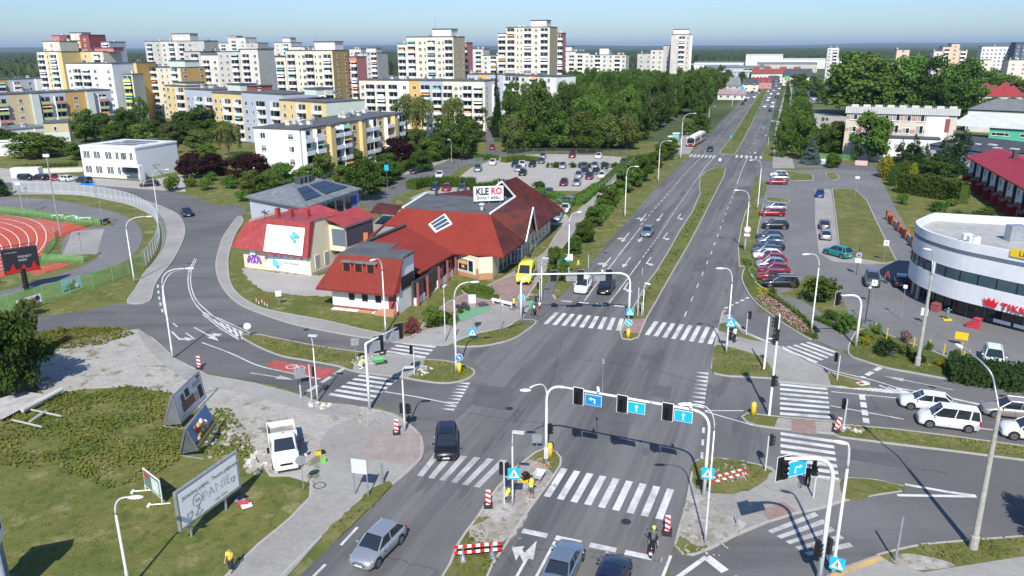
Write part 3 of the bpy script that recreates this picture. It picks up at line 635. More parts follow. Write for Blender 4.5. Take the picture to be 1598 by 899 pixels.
block('long block with pale fins, ochre walls and pink and green balcony fronts',G(0,147,15.5)-V(22,26,0),G(172,139.5,15.5),13,15.2,[(2.4,'w_tan','w'),(1,'w_pale','.',1.6),(4,'w_blue','bb',0,0,['balc_pink','balc_green']),(3,'w_tan','w'),(1,'w_pale','.',1.6),(4,'w_blue','bb',0,0,['balc_pink','balc_green']),(3,'w_tan','w'),(1,'w_pale','.',1.6),(4,'w_blue','bb',0,0,['balc_pink','balc_green']),(3,'w_ochre','w'),(1,'w_pale','.',1.6),(3,'w_blue','b',0,0,['balc_pink','balc_green'])],sideR=('w_blue','.'),vents=14)
block('long block behind it with blue-grey balconies between white fins',G(0,124,15.5)-V(30,40,0),G(176,118,15.5),13,15.2,[(5,'w_white','..'),(1,'w_white','.',1.2),(5,'w_blue','bwb'),(1,'w_white','.',1.5),(4,'w_ochre','bb'),(4,'w_blue','bw'),(1,'w_white','.',1.5),(4,'w_ochre','bb'),(3,'w_blue','w'),(1,'w_white','.',1.5),(4,'w_ochre','b')],fh=2.8,vents=10)
block('cream eight-storey block with an ochre end wall and lime balconies on its left wing',G(206,104,22.5),G(281,105,22.5),13,22.2,[(6,'w_cream','bwnb'),(5,'w_cream','wnb')],sideR=('w_ochre','w..w'),vents=8,lift=[(.66,.98,2.6,'w_mint')])
block('narrow block wing with lime green balcony fronts',G(191,116,20),G(206,116,20),8,19.8,[(3,'w_cream','b')],par='balc_lime',vents=1)
block('broad white and cream block behind the willows with an orange panel',G(560,124,18.5),G(756,126,18.5),13,18.2,[(5,'w_cream','wbb'),(4,'w_white','bw'),(2,'w_orange','w'),(4,'w_blue','bb'),(5,'w_cream','bwnb'),(2,'w_cream','b')],sideR=('w_white','w.b'),vents=14)
block('low long block with orange panels behind the white block',G(699,115,18.5),G(835,116,18.5),13,18.2,[(1,'w_orange','w'),(3,'w_blue','wb'),(1,'w_orange','w'),(3,'w_blue','bw'),(1,'w_orange','w'),(2,'w_blue','bb')],vents=8)
block('cream block with stacked loggias half hidden by the park trees',G(788,117,20),G(868,119,20),12,19.7,[(2,'w_blue','bb'),(3,'w_cream','wb'),(2,'w_white','w')],vents=4)
CR='w_cream'
tower('tall cream tower with a tan right side and white lift housing, left of the park',634,707,57,365,14,[(5,CR,'bw'),(4,CR,'nb'),(5,CR,'wnb')],sideR=('w_tan','.n.n'),lift=[(.5,.9,3.0,'w_white')],mast=True)
tower('lower wing of the cream tower with balconies and a white edge',620,634,68,366,11,[(3,'w_white','b')],vents=1)
tower('narrow pink stair wing behind the cream tower',717,728,66,382,8,[(2,'w_pink','n'),(2,'w_pink','b')],vents=1)
tower('tallest cream tower above the park trees with a tan end',790,858,42,390,14,[(4,CR,'bn'),(4,CR,'nb'),(5,CR,'wb')],sideR=('w_tan','.'),lift=[(.52,.88,2.8,'w_white')])
tower('lower left wing of the tallest tower with dark balconies',777,790,52,391,11,[(3,CR,'b')],vents=1)
tower('pink wing behind the tallest tower',868,877,51,402,8,[(2,'w_pink','n'),(2,'w_pink','b')],vents=1)
tower('cream eleven-storey block with an ochre end wall and a grey lift housing',445,518,78,345,13,[(4,CR,'bn'),(4,CR,'wbn'),(4,CR,'wb')],sideR=('w_ochre','.w.w'),lift=[(.55,.98,3.2,'w_white')],mast=True)
tower('short left wing of the cream eleven-storey block',429,445,88,346,10,[(3,CR,'b')],vents=1)
tower('pink wing with two rows of windows beside the ochre end wall',538,556,88,352,9,[(3,'w_pink','ww'),(2,'w_pink','b')],vents=1)
tower('weathered grey panel block with stepped roof at the left skyline',225,318,64,500,13,[(3,'w_grey','bw'),(3,'w_stone','wb'),(3,'w_grey','bw'),(2,'w_grey','.')],lift=[(.42,.72,4,'w_stone')],vents=5)
tower('long grey panel block with a raised centre beyond the yellow blocks',286,402,80,390,13,[(3,'w_grey','wb'),(3,'w_stone','bw',0,-1.5),(4,'w_grey','wwb'),(3,'w_stone','bw',0,1.)],vents=8)
tower('stone grey block with roof boxes on the skyline',330,402,67,640,14,[(3,'w_stone','wb'),(3,'w_stone','bw',0,4),(2,'w_grey','w')],lift=[(.3,.5,5,'w_stone')],vents=8)
tower('stone coloured stepped block with a tall middle on the skyline',402,482,75,600,14,[(2,'w_stone','bw'),(2,'w_stone','wb',0,4),(2,'w_stone','w',0,1)],lift=[(.45,.6,7,'w_stone')],vents=8)
tower('grey panel block squeezed behind the cream eleven-storey block',400,430,87,400,12,[(3,'w_grey','wb')],vents=2)
tower('pale stepped block right of the pink wing',545,563,76,560,12,[(2,'w_stone','wb')],vents=3)
tower('grey block with dark balconies on its corner beyond the pink wing',562,588,82,480,14,[(4,'w_grey','ww'),(2,'w_grey','b')],lift=[(.2,.8,2.5,'w_stone')],vents=2)
tower('stone block between the two cream towers, left piece',730,754,76,520,12,[(3,'w_stone','wb')],vents=4)
tower('stone block between the two cream towers, lower right piece',753,778,86,500,12,[(3,'w_stone','wb')],vents=3)
tower('long stone-grey block right of the tallest tower',878,920,80,560,13,[(3,'w_stone','wb'),(3,'w_stone','bw',0,-1)],vents=8,lift=[(.0,.3,3,'w_stone')])
tower('stone-grey block with two white balcony stacks above the park',920,977,85,545,13,[(3,'w_stone','wb'),(3,'w_stone','ww'),(3,'w_stone','bw')],vents=8,lift=[(.25,.5,4,'w_white')])
tower('plain grey block stepping up towards the dark-balconied tower',995,1018,83,520,13,[(3,'w_grey','ww')],vents=3)
tower('pale stepped block directly left of the dark-balconied tower',1016,1048,77,500,13,[(3,'w_stone','ww'),(2,'w_grey','n',0,2.5)],vents=3)
tower('slim grey tower with a column of dark balconies at the park end',1048,1078,53,480,26,[(2,'w_concrete','.'),(2,'w_concrete','b'),(1.4,'w_concrete','n')],ang=-12,sideR=('w_grey','bnbnb'),lift=[(.1,.9,2.6,'w_white')],vents=3)
tower('yellow upper block of the stepped cluster at far left',66,92,64,440,12,[(3,'w_cream','w')],vents=3)
tower('pink and maroon topped block in the far left cluster',80,104,55,470,12,[(2,'w_pink','w'),(2,'w_maroon','w')],vents=2)
tower('yellow block with a maroon penthouse in the far left cluster',104,139,63,455,12,[(3,'w_yellow','wb'),(2,'w_maroon','w',0,3)],vents=3,lift=[(.0,.5,4,'w_stone')])
tower('grey block at the right of the far left cluster',140,170,65,460,12,[(3,'w_blue','wbb')],vents=3)
tower('white and yellow striped block at the front of the far left cluster',57,95,80,400,12,[(2,'w_white','b'),(1,'w_yellow','n'),(2,'w_white','b'),(1,'w_yellow','.')],vents=4)
tower('yellow block with balconies and a pink penthouse behind the white slab',95,160,80,410,12,[(3,'w_yellow','wb'),(2,'w_yellow','w'),(2,'w_cream','b')],vents=5,lift=[(.7,1.15,1.5,'w_pink')])
tower('smooth white slab block with few windows at far left',102,174,98,345,12,[(3,'w_white','wb'),(1.5,'w_white','b'),(4,'w_white','w.w')],vents=5)
tower('small ochre block between the white slab and the cream block',179,212,97,360,12,[(3,'w_yellow','wb')],sideR=('w_ochre','.'),vents=2)
tower('small grey tower left of the great trees',1292,1310,74,720,12,[(3,'w_stone','wb')],vents=2)
tower('stepped peach coloured block behind the great trees',1458,1510,79,600,14,[(2,'w_stone','w'),(2,'w_peach','b',0,3),(2,'w_peach','w',0,5),(2,'w_peach','b',0,1)],vents=3)
tower('white eight-storey block at the right skyline',1533,1586,72,640,13,[(3,'w_white','wwww'),(3,'w_white','wwww')],vents=4)
tower('dark blue glazed office block at the right edge',1586,1625,66,620,14,[(3,'w_navy','ww'),(3,'w_blue','ww')],vents=2,name='office_block')
tower('cream block with pink stripes at the right edge',1575,1640,93,520,13,[(3,'w_cream','ww'),(3,'w_peach','ww')],vents=3)
tower('small cream block right of the great trees',1518,1548,93,520,12,[(3,'w_cream','ww')],vents=2)
tower('peach gable block peeping between the great trees',1400,1420,77,560,12,[(3,'w_peach','w')],vents=1)
A=G(132,275);C=G(217,280);E=G(286,267)
B=Bld('office_building','white two-storey flat-roofed office with solar panels beside the bend',A,C,(E-C).length,'building')
B.walls([(1,'white')],7.3,parapet=.35,roofm='white')
MB().box(.5,B.L-.4,.5,B.D-.5,7.66,7.69).build('roof_membrane','roof_pale',B.root)
xs=[.08,.14,.27,.33,.48,.54,.67,.76,.81,.92]
for z in(.9,4.5):
 for q in xs:
  if z<1 and q>.9:continue
  B.put('window',win_mesh(1.0,1.9,0,'white'),V(q*B.L,0,z),0)
b=MB();b.box(B.L-3.6,B.L-.1,-.07,-.02,.1,2.9,0);b.build('entrance_glazing','glass_blue',B.root)
b=MB();b.box(B.L-4.6,B.L+2.0,-1.6,0.0,3.1,3.6,0);b.box(B.L+1.8,B.L+2.0,-1.6,0,0,3.1,0);b.build('entrance_canopy','white',B.root)
b=MB()
for i in range(5):
 for j in range(3):b.box(4+i*2,5.8+i*2,3+j*3.2,4.9+j*3.2,7.75+.0,7.8,0)
b.build('solar_panels','glass_dark',B.root)
b=MB().box(B.L-2,B.L+.02+2.2,B.D*.35,B.D*.36,2.8,3.1);b.build('drip_rail','roof_grey',B.root)
A=G(1323,166,14);C=G(1497,170,14)
B=Bld('school_building','beige four-storey school with corrugated grey parapet and white lower storey',A,C,14,'school');B.walls([(3,'w_beige'),(16,'w_beige'),(5,'w_white',.1),(2,'w_beige')],13.2,parapet=.3)
b=MB()
n=60
for i in range(n):
 x=-.4+i*(B.L+.8)/n;dx=(B.L+.8)/n
 b.box(x,x+dx*.55,-.55,-.15,12.2,14.0,0);b.box(x+dx*.55,x+dx,-.4,-.1,12.2,14.0,1)
b.build('corrugated_parapet',['roof_pale','w_grey'],B.root)
b=MB()
for z in(7.2,10.6):b.box(0,B.L*.75,-.03,0.01,z,z+.9)
b.build('brick_band',mat('brickband',(.42,.24,.18),.9),B.root)
for z in(7.1,10.4):
 for q in(.07,.2,.36,.46,.56,.68):B.put('window',win_mesh(1.9,1.5 if q not in(.46,.68)else 2.2,2),V(q*B.L,-.04,z),0)
MB().box(B.L*.9,B.L*.94,-.2,0,7.8,11.3).build('red_panel','w_maroon',B.root)
for i in range(9):
 MB().box(1+i*B.L/9,2.8+i*B.L/9,2,3.4,13.5,14.4).build('chimney','w_stone',B.root)
b=MB();b.box(B.L*.15,B.L*.86,-6,0,0,6.3,0);b.build('lower_wing','w_white',B.root);b=MB();b.box(B.L*.15-.2,B.L*.86+.2,-6.2,0,6.3,6.5);b.build('wing_roof','roof_dark',B.root)
for q in(.22,.38,.5,.62,.74,.82):B.put('window',win_mesh(1.9,1.5,2),V(q*B.L,-6.0,3.3),0)
B=Bld('hall_building','low white hall with dark grey roof and pale skylights beside the school',G(1452,225,6),G(1560,240,6),26,'building');B.walls([(1,'w_white')],5.6)
b=MB();b.add([V(-.5,-.5,5.95),V(B.L+.5,-.5,5.95),V(B.L+.5,27,5.95),V(-.5,27,5.95),V(-.5,13,7.6),V(B.L+.5,13,7.6)],[(0,1,5,4),(4,5,2,3),(1,2,5),(0,4,3)]);b.build('pitched_roof','roof_dark',B.root)
for i in range(6):MB().box(4+i*3.5,6+i*3.5,4+(i%3)*1.2,5+(i%3)*1.2,6.4+(i%3)*.17,6.7+(i%3)*.17).build('skylight','roof_pale',B.root)
B=Bld('workshop_building','low workshop with green walls and light grey roof at the right edge',G(1545,200,5),G(1660,207,5),22,'building');B.walls([(1,'w_green')],4.8,roofm='roof_grey')
b=MB();b.add([V(-12,-.6,5.2),V(B.L,-.6,5.2),V(B.L,22,8.2),V(-12,22,8.2)],[(0,1,2,3)]);b.build('pitched_roof','roof_pale',B.root)
for q in(.1,.22,.5,.75):B.put('window',win_mesh(2.6,1.0,0),V(q*B.L,0,2.8),0)
B=Bld('college_building','long two-storey building with rows of windows and a flat grey roof',G(1512,166,9),G(1640,171,9),20,'building');B.walls([(1,'w_stone')],7.5,roofm='roof_grey')
b=MB();b.add([V(-.5,-.5,8.0),V(B.L,-.5,8.0),V(B.L,20.,11.),V(5,20.,11.)],[(0,1,2,3)]);b.build('pitched_roof','roof_grey',B.root)
for i in range(16):B.put('window',win_mesh(1.8,2.2,0),V(1.5+i*2.5,0,4.6),0)
B=Bld('annex_building','low beige and white building with a flat roof behind the left trees',G(-30,205,7),G(78,196,7),13,'building');B.walls([(3,'w_white'),(1,'w_white',.5)],6.6,roofm='roof_grey')
B.vents(6,6.9)
B=Bld('tan_tower_house','tan three-storey stair building with three small windows behind the office',G(76,241),G(114,239),9,'building');hh=HT(B.A,193);B.walls([(1,'w_tan')],hh,parapet=.3)
b=MB().box(-.02,B.L+.02,-.03,0.01,hh*.4,hh*.7);b.build('pale_band','w_mint',B.root)
for z in(1.2,hh*.42,hh*.75):B.put('window',win_mesh(.8,1.3,0),V(B.L*.45,-.04,z),0)
MB().box(-18,0,2,9,hh*.45,hh*.5).build('low_roof','w_white',B.root);MB().box(-17.8,0,2.2,8.8,0,hh*.45).build('side_wing','w_white',B.root)
A=G(1508,287);C=G(1598,350);d=(C-A).normalized();C2=A+d*62
B=Bld('terraced_houses','row of white terraced houses under one long bright red roof',A,C2,1,'terrace')
root=B.root;L=B.L;HH=6.2
sd_=1
W=MB();W.box(0,L,.0,11,0,HH);W.build('wall','w_white',root)
Rf=MB();Rf.add([V(-.5,-.9,HH-.1),V(L+.6,-.9,HH-.1),V(L+.6,5.5,HH+2.0),V(-.5,5.5,HH+2.0),V(-.5,12,HH),V(L+.6,12,HH),V(-.5,-.9,HH-.35),V(L+.6,-.9,HH-.35),V(-.5,12,HH-.25),V(L+.6,12,HH-.25)],[(0,1,2,3),(3,2,5,4),(0,6,7,1),(1,7,9,5,2),(0,3,4,8,6),(6,8,9,7)])
mat('roof_scarlet',(.30,.018,.024),.55,noise=.1,nscale=1.5);Rf.build('roof','roof_scarlet',root)
n=int(L/6)
for i in range(n+1):
 x=.2+(i+1)*6.0-.0
 if x>L:break
 MB().box(x-.12,x+.12,-.5,0,0,HH-.2).build('downpipe','black',root)
 if i<n:
  for q in(-1.6,-4.3):B.put('window',win_mesh(1.0,1.3,2),V(x+q,0,3.9),0)
  b=MB();b.add([V(x-1.6,0,3.0),V(x-3.7,0,3.0),V(x-3.7,-1.6,2.3),V(x-1.6,-1.6,2.3),V(x-1.6,0,2.85),V(x-3.7,0,2.85),V(x-3.7,-1.6,2.15),V(x-1.6,-1.6,2.15)],[(0,1,2,3),(7,6,5,4),(0,3,7,4),(1,5,6,2),(3,2,6,7)]);b.build('porch_roof','w_maroon',root)
  MB().box(x-3.7,x-3.6,-1.6,0,0,2.2).build('porch_wall','roof_scarlet',root)
  MB().box(x-3.0,x-2.0,-.06,0.01,.05,2.1).build('door','w_maroon',root)
for x in(14,26,38):MB().box(x-.6,x+.6,4.4,5.2,HH+1.5,HH+3.3).build('chimney','roof_dark',root)
TK=[(53.0,97.2),(51.0,95.0),(49.9,92.4),(49.5,89.8),(49.8,87.3),(50.7,84.4),(52.4,81.6),(54.3,78.8),(56.8,75.6),(59.8,72.2),(63.2,68.8)]
TK=[V(x,y,0)for x,y in TK];back=[V(90,62,0),V(96,86,0),V(57.5,99.4,0),V(56.0,100.0,0),V(54.6,98.8,0)]
TC=catmull(TK,False,5)
root=empty('retail_building',V(60,85,0),0,'round-fronted white retail building with grey band and ribbon windows','shop building');O=V(60,85,0)
def ringwall(name,z0,z1,m,off=0.,path=None,cap=True):
 P=(path or(TC+back));n=len(P);b=MB();Q=[]
 ar=area2(P)
 for i in range(n):
  t=(P[(i+1)%n]-P[i-1]).normalized();nn=V(t.y,-t.x,0)*(1 if ar>0 else-1);Q.append(P[i]+nn*off-O)
 b.add([V(q.x,q.y,z0)for q in Q]+[V(q.x,q.y,z1)for q in Q],[(i,(i+1)%n,n+(i+1)%n,n+i)for i in range(n)])
 if cap:b.add([V(q.x,q.y,z1)for q in Q],[tuple(range(n))]);b.add([V(q.x,q.y,z0)for q in Q],[tuple(range(n-1,-1,-1))])
 o=b.build(name,m,root);bm=bmesh.new();bm.from_mesh(o.data);bmesh.ops.triangulate(bm,faces=[f for f in bm.faces if len(f.verts)>4]);bmesh.ops.recalc_face_normals(bm,faces=bm.faces[:]);bm.to_mesh(o.data);bm.free();return o
mat('panel_white',(.66,.67,.69),.5,noise=.06,nscale=1.2);mat('panel_grey',(.12,.15,.19),.5)
ringwall('ground_floor_glazing',0,2.3,'glass_dark',-1.6);ringwall('lower_cladding',2.2,4.4,'panel_white');ringwall('ribbon_window',4.4,5.7,'glass_blue',-.06);ringwall('middle_cladding',5.7,7.5,'panel_white',.0);ringwall('grey_band',7.5,7.98,'panel_grey',-.03,cap=False);ringwall('upper_cladding',7.98,8.25,'panel_white',cap=False)  # ribbon window: bluish sky reflection put into the glass base colour
P=TC+back;n=len(P);b=MB();q2=[]
ar=area2(P)
for i in range(n):
 t=(P[(i+1)%n]-P[i-1]).normalized();nn=V(t.y,-t.x,0)*(1 if ar>0 else-1);q2.append(P[i]-nn*.35)
for i in range(n):
 j=(i+1)%n
 a,c,e,f=P[i]-O,P[j]-O,q2[j]-O,q2[i]-O
 b.add([V(a.x,a.y,8.25),V(c.x,c.y,8.25),V(c.x,c.y,9),V(a.x,a.y,9),V(f.x,f.y,9),V(e.x,e.y,9),V(e.x,e.y,7.9),V(f.x,f.y,7.9)],[(0,1,2,3),(3,2,5,4),(4,5,6,7)])
b.build('parapet','panel_white',root)
mat('deck',(.34,.335,.32),.9,noise=.15,nscale=.8);sheet_o=ringwall('roof_deck',7.6,8.0,'deck',-.37)
for i in range(2,46,3):
 p=TC[i]-O;t=(TC[i+1]-TC[i-1]).normalized();nn=V(-t.y,t.x,0)
 M=Matrix.Translation(p)@Matrix.Rotation(math.atan2(t.y,t.x),4,'Z')
 if i%18==2:MB().box(-.12,.12,-.12,.25,4.4,5.7,M=M).build('window_column','panel_white',root)
 else:MB().box(-.04,.04,.0,.2,4.4,5.7,M=M).build('mullion','black',root)
def tk_near(px,py,z):
 g=G(px,py,z);return min(range(len(TC)),key=lambda i:(TC[i]-V(g.x,g.y,0)).length)
for px in(1440,1510,1620):
 i=tk_near(px,440,2.2);p=TC[i];t=(TC[min(i+1,len(TC)-1)]-TC[i-1]).normalized();inn=V(-t.y,t.x,0)*.7*(1 if ar>0 else-1);c=p+inn-O
 MB().tube([V(c.x,c.y,0),V(c.x,c.y,2.25)],.22,12).build('column','concrete',root)
for i in range(3,50,3):
 p=TC[i];t=(TC[min(i+1,len(TC)-1)]-TC[i-1]).normalized();inn=V(-t.y,t.x,0)*1.52*(1 if ar>0 else-1);c=p+inn-O
 M=Matrix.Translation(c)@Matrix.Rotation(math.atan2(t.y,t.x),4,'Z')
 MB().box(-.04,.04,-.06,.06,0,2.2,M=M).build('mullion','roof_grey',root)
 if i>30:MB().box(-.9,.9,-.08,-.02,.35,.75,M=M).build('window_banner','white',root)
for(px,py,s1)in((1508,373,.5),(1516,377,.45),(1522,378,.4)):
 g=G(px,py,8.3)-O;MB().box(g.x-s1,g.x+s1,g.y-.3,g.y+.3,8.0,8.95).build('cooling_unit','white',root)
g=G(1583,372,8.3)-O;b=MB();b.box(g.x-.9,g.x+.9,g.y-.6,g.y+.6,8.0,9.9);b.tube([(g.x+1.6,g.y,8.3),(g.x+1.6,g.y,10.4)],.35,12);b.tube([(g.x+1.6,g.y-.2,9.6),(g.x+3.4,g.y-.2,9.9)],.3,10);b.build('ventilation_unit','galv',root)
TKROOT=root;TKO=O
def slab(name,pts,m,parent,th=.22,org=V(0,0,0)):
 """roof plane with real thickness through sighted eave and ridge points (px, py, height)"""
 P=[(p if isinstance(p,Vector)else G(*p))-org for p in pts];n=len(P)
 b=MB();b.add(P+[p-V(0,0,th)for p in P],[tuple(range(n)),tuple(range(2*n-1,n-1,-1))]+[(i,n+i,n+(i+1)%n,(i+1)%n)for i in range(n)])
 o=b.build(name,m,parent);bm=bmesh.new();bm.from_mesh(o.data);bmesh.ops.triangulate(bm,faces=[f for f in bm.faces if len(f.verts)>4]);bmesh.ops.recalc_face_normals(bm,faces=bm.faces[:]);bm.to_mesh(o.data);bm.free();return o
def tiles(name,col,col2,sc_=1.2,lo=.35,hi=.65):
 m=layered(name,col,[(col2,sc_,lo,hi,.8),(tuple(c*.7 for c in col),7,.5,.7,.4)],rough=.75,brick=(.4,.3,.03,.8));return m
tiles('tiles_red',(.23,.031,.02),(.28,.042,.026),.3);tiles('tiles_brown',(.12,.027,.021),(.045,.02,.018),.5,.45,.6);tiles('tiles_annex',(.20,.028,.019),(.25,.038,.024),.3)
O=G(700,430);root=empty('furniture_shop',O,0,'rambling furniture shop with bright red and brown tiled roofs and a flat middle','shop building');KL=root
e=3.3
E1=G(709,395,e);E2=G(786,400,e);F1=G(629,325,7.2);F2=G(765,334.5,7.2);F3=G(804,308,7.2);F4=G(666,302,7.2)
slab('front_roof',[F1,F2,E2,E1,G(632,352.5,5.4),G(600,351,5.0)],'tiles_red',root,org=O)
slab('flat_roof',[F1,F2,F3,G(760,309,7.2),F4],'roof_felt',root,org=O)
slab('left_roof',[F1,G(600,351,5.0),G(573,377,4.6),G(558,379.5,3.3),G(584,362,3.3)],'tiles_red',root,org=O)
slab('gallery_roof',[G(573,377,5.4),G(632,352.5,5.4),E1,G(656,425.6,e),G(642,420,e+.4)],'tiles_red',root,org=O)
b=MB();a=G(573,377,5.5)-O;c=G(632,352.5,5.5)-O;b.tube([a+V(0,0,.12),c+V(0,0,.12)],.22,6);b.build('ridge_capping','roof_dark',root)
b=MB();a=G(572,384,4.6)-O;b.box(a.x-.3,a.x+.3,a.y-.3,a.y+.3,4.0,6.4);b.build('chimney',mat('brick_orange',(.5,.15,.05),.9),root)
PK1=G(783,284,10);PK2=G(806,276,10);EF=G(879,326,e);EN=G(836,360,e)
GP=V(3.0,111.2,7.7);GL=G(819,377,e+.2);
slab('old_roof',[PK1,PK2,EF,EN,GP,F3],'tiles_brown',root,org=O)
slab('old_roof_hip',[F2,F3,GP,GL,E2],'tiles_brown',root,org=O)
slab('old_roof_rear',[PK2,PK1,PK1+V(-3.5,2.5,-2.8),V(-3,134,7.2),V(2.5,138,e),EF],'tiles_brown',root,org=O)
slab('rear_roof',[F4,G(760,309,7.2),PK1+V(-3.2,1.5,-2.8),V(-3,134,7.0),V(-12,140,3.6)],'tiles_brown',root,org=O)
b=MB();g0=PK1-V(3.2,-.9,2.8)-O;g1=F3-O;g2=PK1-O
b.add([g0,g1,g2],[(0,1,2)]);b.build('gable_glazing','glass_dark',root)
for pa,pb in((g0,g2),(g2,g1)):MB().tube([pa+V(0,-.15,.08),pb+V(0,-.15,.08)],.16,6).build('barge_board','white',root)
for t in(.3,.5,.7):
 p=g0.lerp(g1,t);top=V(p.x,p.y,g0.z+(g2.z-g0.z)*(1-abs(t-.5)*2));MB().tube([p+V(0,-.1,0),top+V(0,-.1,0)],.05,4).build('glazing_bar','white',root)
a=g0.lerp(g1,.2)+V(0,-.1,.9);c=g0.lerp(g1,.8)+V(0,-.1,.9);MB().tube([a,c],.05,4).build('glazing_bar','white',root)
for pa,pb in((F1,F4),(F2,F3)):MB().tube([pa-O+V(0,0,.12),pb-O+V(0,0,.12)],.17,6).build('roof_edge_trim','white',root)
b=MB();p0=GL-O;p1=EN-O;p2=GP-O;dd=V(.25,-.35,0)
b.add([p0-dd,p1-dd,p2-dd],[(0,1,2)]);b.build('timber_gable',mat('timber',(.33,.18,.07),.8,noise=.2,nscale=2),root)
for pa,pb in((p0,p2),(p2,p1)):MB().tube([pa+dd*.6,pb+dd*.6],.11,6).build('barge_board','white',root)
wp=[(708,426),(747.5,437),(769,435.5),(777,426),(797,411.5),(814,410),(826,396),(858.5,364)]
WP=[G(x,y)-O for x,y in wp]+[V(-6,137,0)-O,V(-16,127,0)-O,V(-19.5,113,0)-O,V(-21,106,0)-O]
b=MB();n=len(WP);b.add([V(p.x,p.y,0)for p in WP]+[V(p.x,p.y,3.15)for p in WP],[(i,(i+1)%n,n+(i+1)%n,n+i)for i in range(n)]);b.build('wall','w_shop',root)
b=MB();CP=[p-O for p in(F1+V(.4,-.3,0),F2+V(-.3,-.4,0),F3+V(-.4,-.2,0),G(760,309,7.2),F4)];n=5
def wallpanel(name,i,t0,t1,z0,z1,m,off=.05,parent=root,frame=None):
 a=WP[i];c=WP[(i+1)%len(WP)];d=c-a;d.z=0;nn=V(d.y,-d.x,0).normalized()
 if nn.y>0 and i<7:nn=-nn
 p=a+d*t0+nn*off;q=a+d*t1+nn*off;b=MB()
 b.add([V(p.x,p.y,z0),V(q.x,q.y,z0),V(q.x,q.y,z1),V(p.x,p.y,z1),V(p.x-nn.x*off,p.y-nn.y*off,z0),V(q.x-nn.x*off,q.y-nn.y*off,z0),V(q.x-nn.x*off,q.y-nn.y*off,z1),V(p.x-nn.x*off,p.y-nn.y*off,z1)],[(0,1,2,3),(0,4,5,1),(3,2,6,7),(0,3,7,4),(1,5,6,2)])
 return b.build(name,m,parent)
fr=wallpanel('shop_window',0,.03,.82,.75,2.55,'white',.08);wallpanel('pane',0,.06,.2,.9,2.42,'glass_dark',.1,fr);wallpanel('pane',0,.23,.58,.9,2.42,'glass_dark',.1,fr);wallpanel('pane',0,.62,.79,.9,2.42,'glass_dark',.1,fr)
wallpanel('orange_display',0,.25,.56,1.75,2.3,'awning_orange',.115);wallpanel('orange_display',0,.35,.46,1.2,1.6,'awning_orange',.115)
mat('brick_low',(.45,.22,.12),.9,noise=.15,nscale=3)
wallpanel('brick_plinth',0,.0,1.,0,.55,'brick_low',.04);wallpanel('brick_plinth',1,.0,1.,0,.9,'brick_low',.04);wallpanel('brick_pier',0,.9,.99,.5,1.5,'brick_low',.045)
for i in(3,4,5):
 wallpanel('entrance_glazing',i,.06,.94,.15,2.95,'glass_blue',.06)
 for t in(.03,.35,.65,.95):wallpanel('glazing_frame',i,t-.02,t+.02,.1,3.0,'white',.09)
 wallpanel('glazing_frame',i,.03,.97,2.05,2.15,'white',.088)
for t in(.12,.28,.45,.62,.8):wallpanel('window',6,t,t+.07,1.0,2.5,'glass_dark',.04)
wallpanel('plinth',6,0,1,0,.4,'concrete',.05)
ga=G(666,463);gb=G(708,426);gd=gb-ga;gn=V(gd.y,-gd.x,0).normalized()
b=MB();pts=[G(646,477)-O,ga-O,gb-O,V(-17,108,0)-O,V(-19.5,104,0)-O,V(-14.5,92,0)-O];n=len(pts);b.add([V(p.x,p.y,0)for p in pts]+[V(p.x,p.y,3.1)for p in pts],[(i,(i+1)%n,n+(i+1)%n,n+i)for i in range(n)]);b.build('gallery_wall','recess_shade',root)
gs=G(646,477)
for t0,t1,m,z0,z1 in((0,.2,'w_white',0,.9),(.24,.5,'w_white',0,.1),(.52,.92,'w_white',0,.9),(.02,.2,'glass_dark',1.0,2.7),(.3,.42,'glass_dark',.1,2.4),(.55,.7,'glass_dark',1.0,2.6),(.74,.9,'glass_dark',1.0,2.6)):
 p=gs.lerp(gb,t0)-O;q=gs.lerp(gb,t1)-O;k=V(.35,-.2,0);b=MB()
 b.add([p+k+V(0,0,z0),q+k+V(0,0,z0),q+k+V(0,0,z1),p+k+V(0,0,z1),p+V(0,0,z0),q+V(0,0,z0),q+V(0,0,z1),p+V(0,0,z1)],[(0,1,2,3),(3,2,6,7),(0,3,7,4),(1,5,6,2)]);b.build('parapet_wall' if m=='w_white' else 'gallery_window',m,root)
for t in(.0,.22,.5,.72,.95):
 p=gs.lerp(gb,t)-O+V(.6,-.35,0);MB().box(p.x-.14,p.x+.14,p.y-.14,p.y+.14,0,3.0).build('timber_post','w_maroon',root)
p=G(648,420,3.0)-O;b=MB();b.add([G(640,415,3.6)-O,G(656,426,3.2)-O,G(641,429,2.7)-O],[(0,1,2)]);b.build('lean_to_roof','awning_orange',root)
def on_plane(px,py,p0,p1,p2,lift=.15):
 nn=(p1-p0).cross(p2-p0).normalized();d=ray(px,py);c0=V(0,0,CAM_H);t=(p0-c0).dot(nn)/d.dot(nn);q=c0+d*t
 return q+(nn if nn.z>0 else-nn)*lift
sk=[on_plane(x,y,F1,F2,E2)-O for x,y in((669,351),(694.5,334.5),(706,350),(680,364))]
b=MB();b.add(sk+[p-V(0,0,.3)for p in sk],[(0,1,2,3),(0,4,5,1),(1,5,6,2),(2,6,7,3),(3,7,4,0)]);f=b.build('skylight','white',root)
cc=sum(sk,V(0,0,0))/4
for(u0,u1)in((.08,.3),(.36,.64),(.7,.92)):
 q=[sk[0].lerp(sk[1],.1),sk[0].lerp(sk[1],.9),sk[3].lerp(sk[2],.9),sk[3].lerp(sk[2],.1)]
 P4=[q[0].lerp(q[3],u0),q[1].lerp(q[2],u0),q[1].lerp(q[2],u1),q[0].lerp(q[3],u1)];MB().add([p+V(0,-.01,.03)for p in P4],[(0,1,2,3)]).build('pane','glass_blue',f)
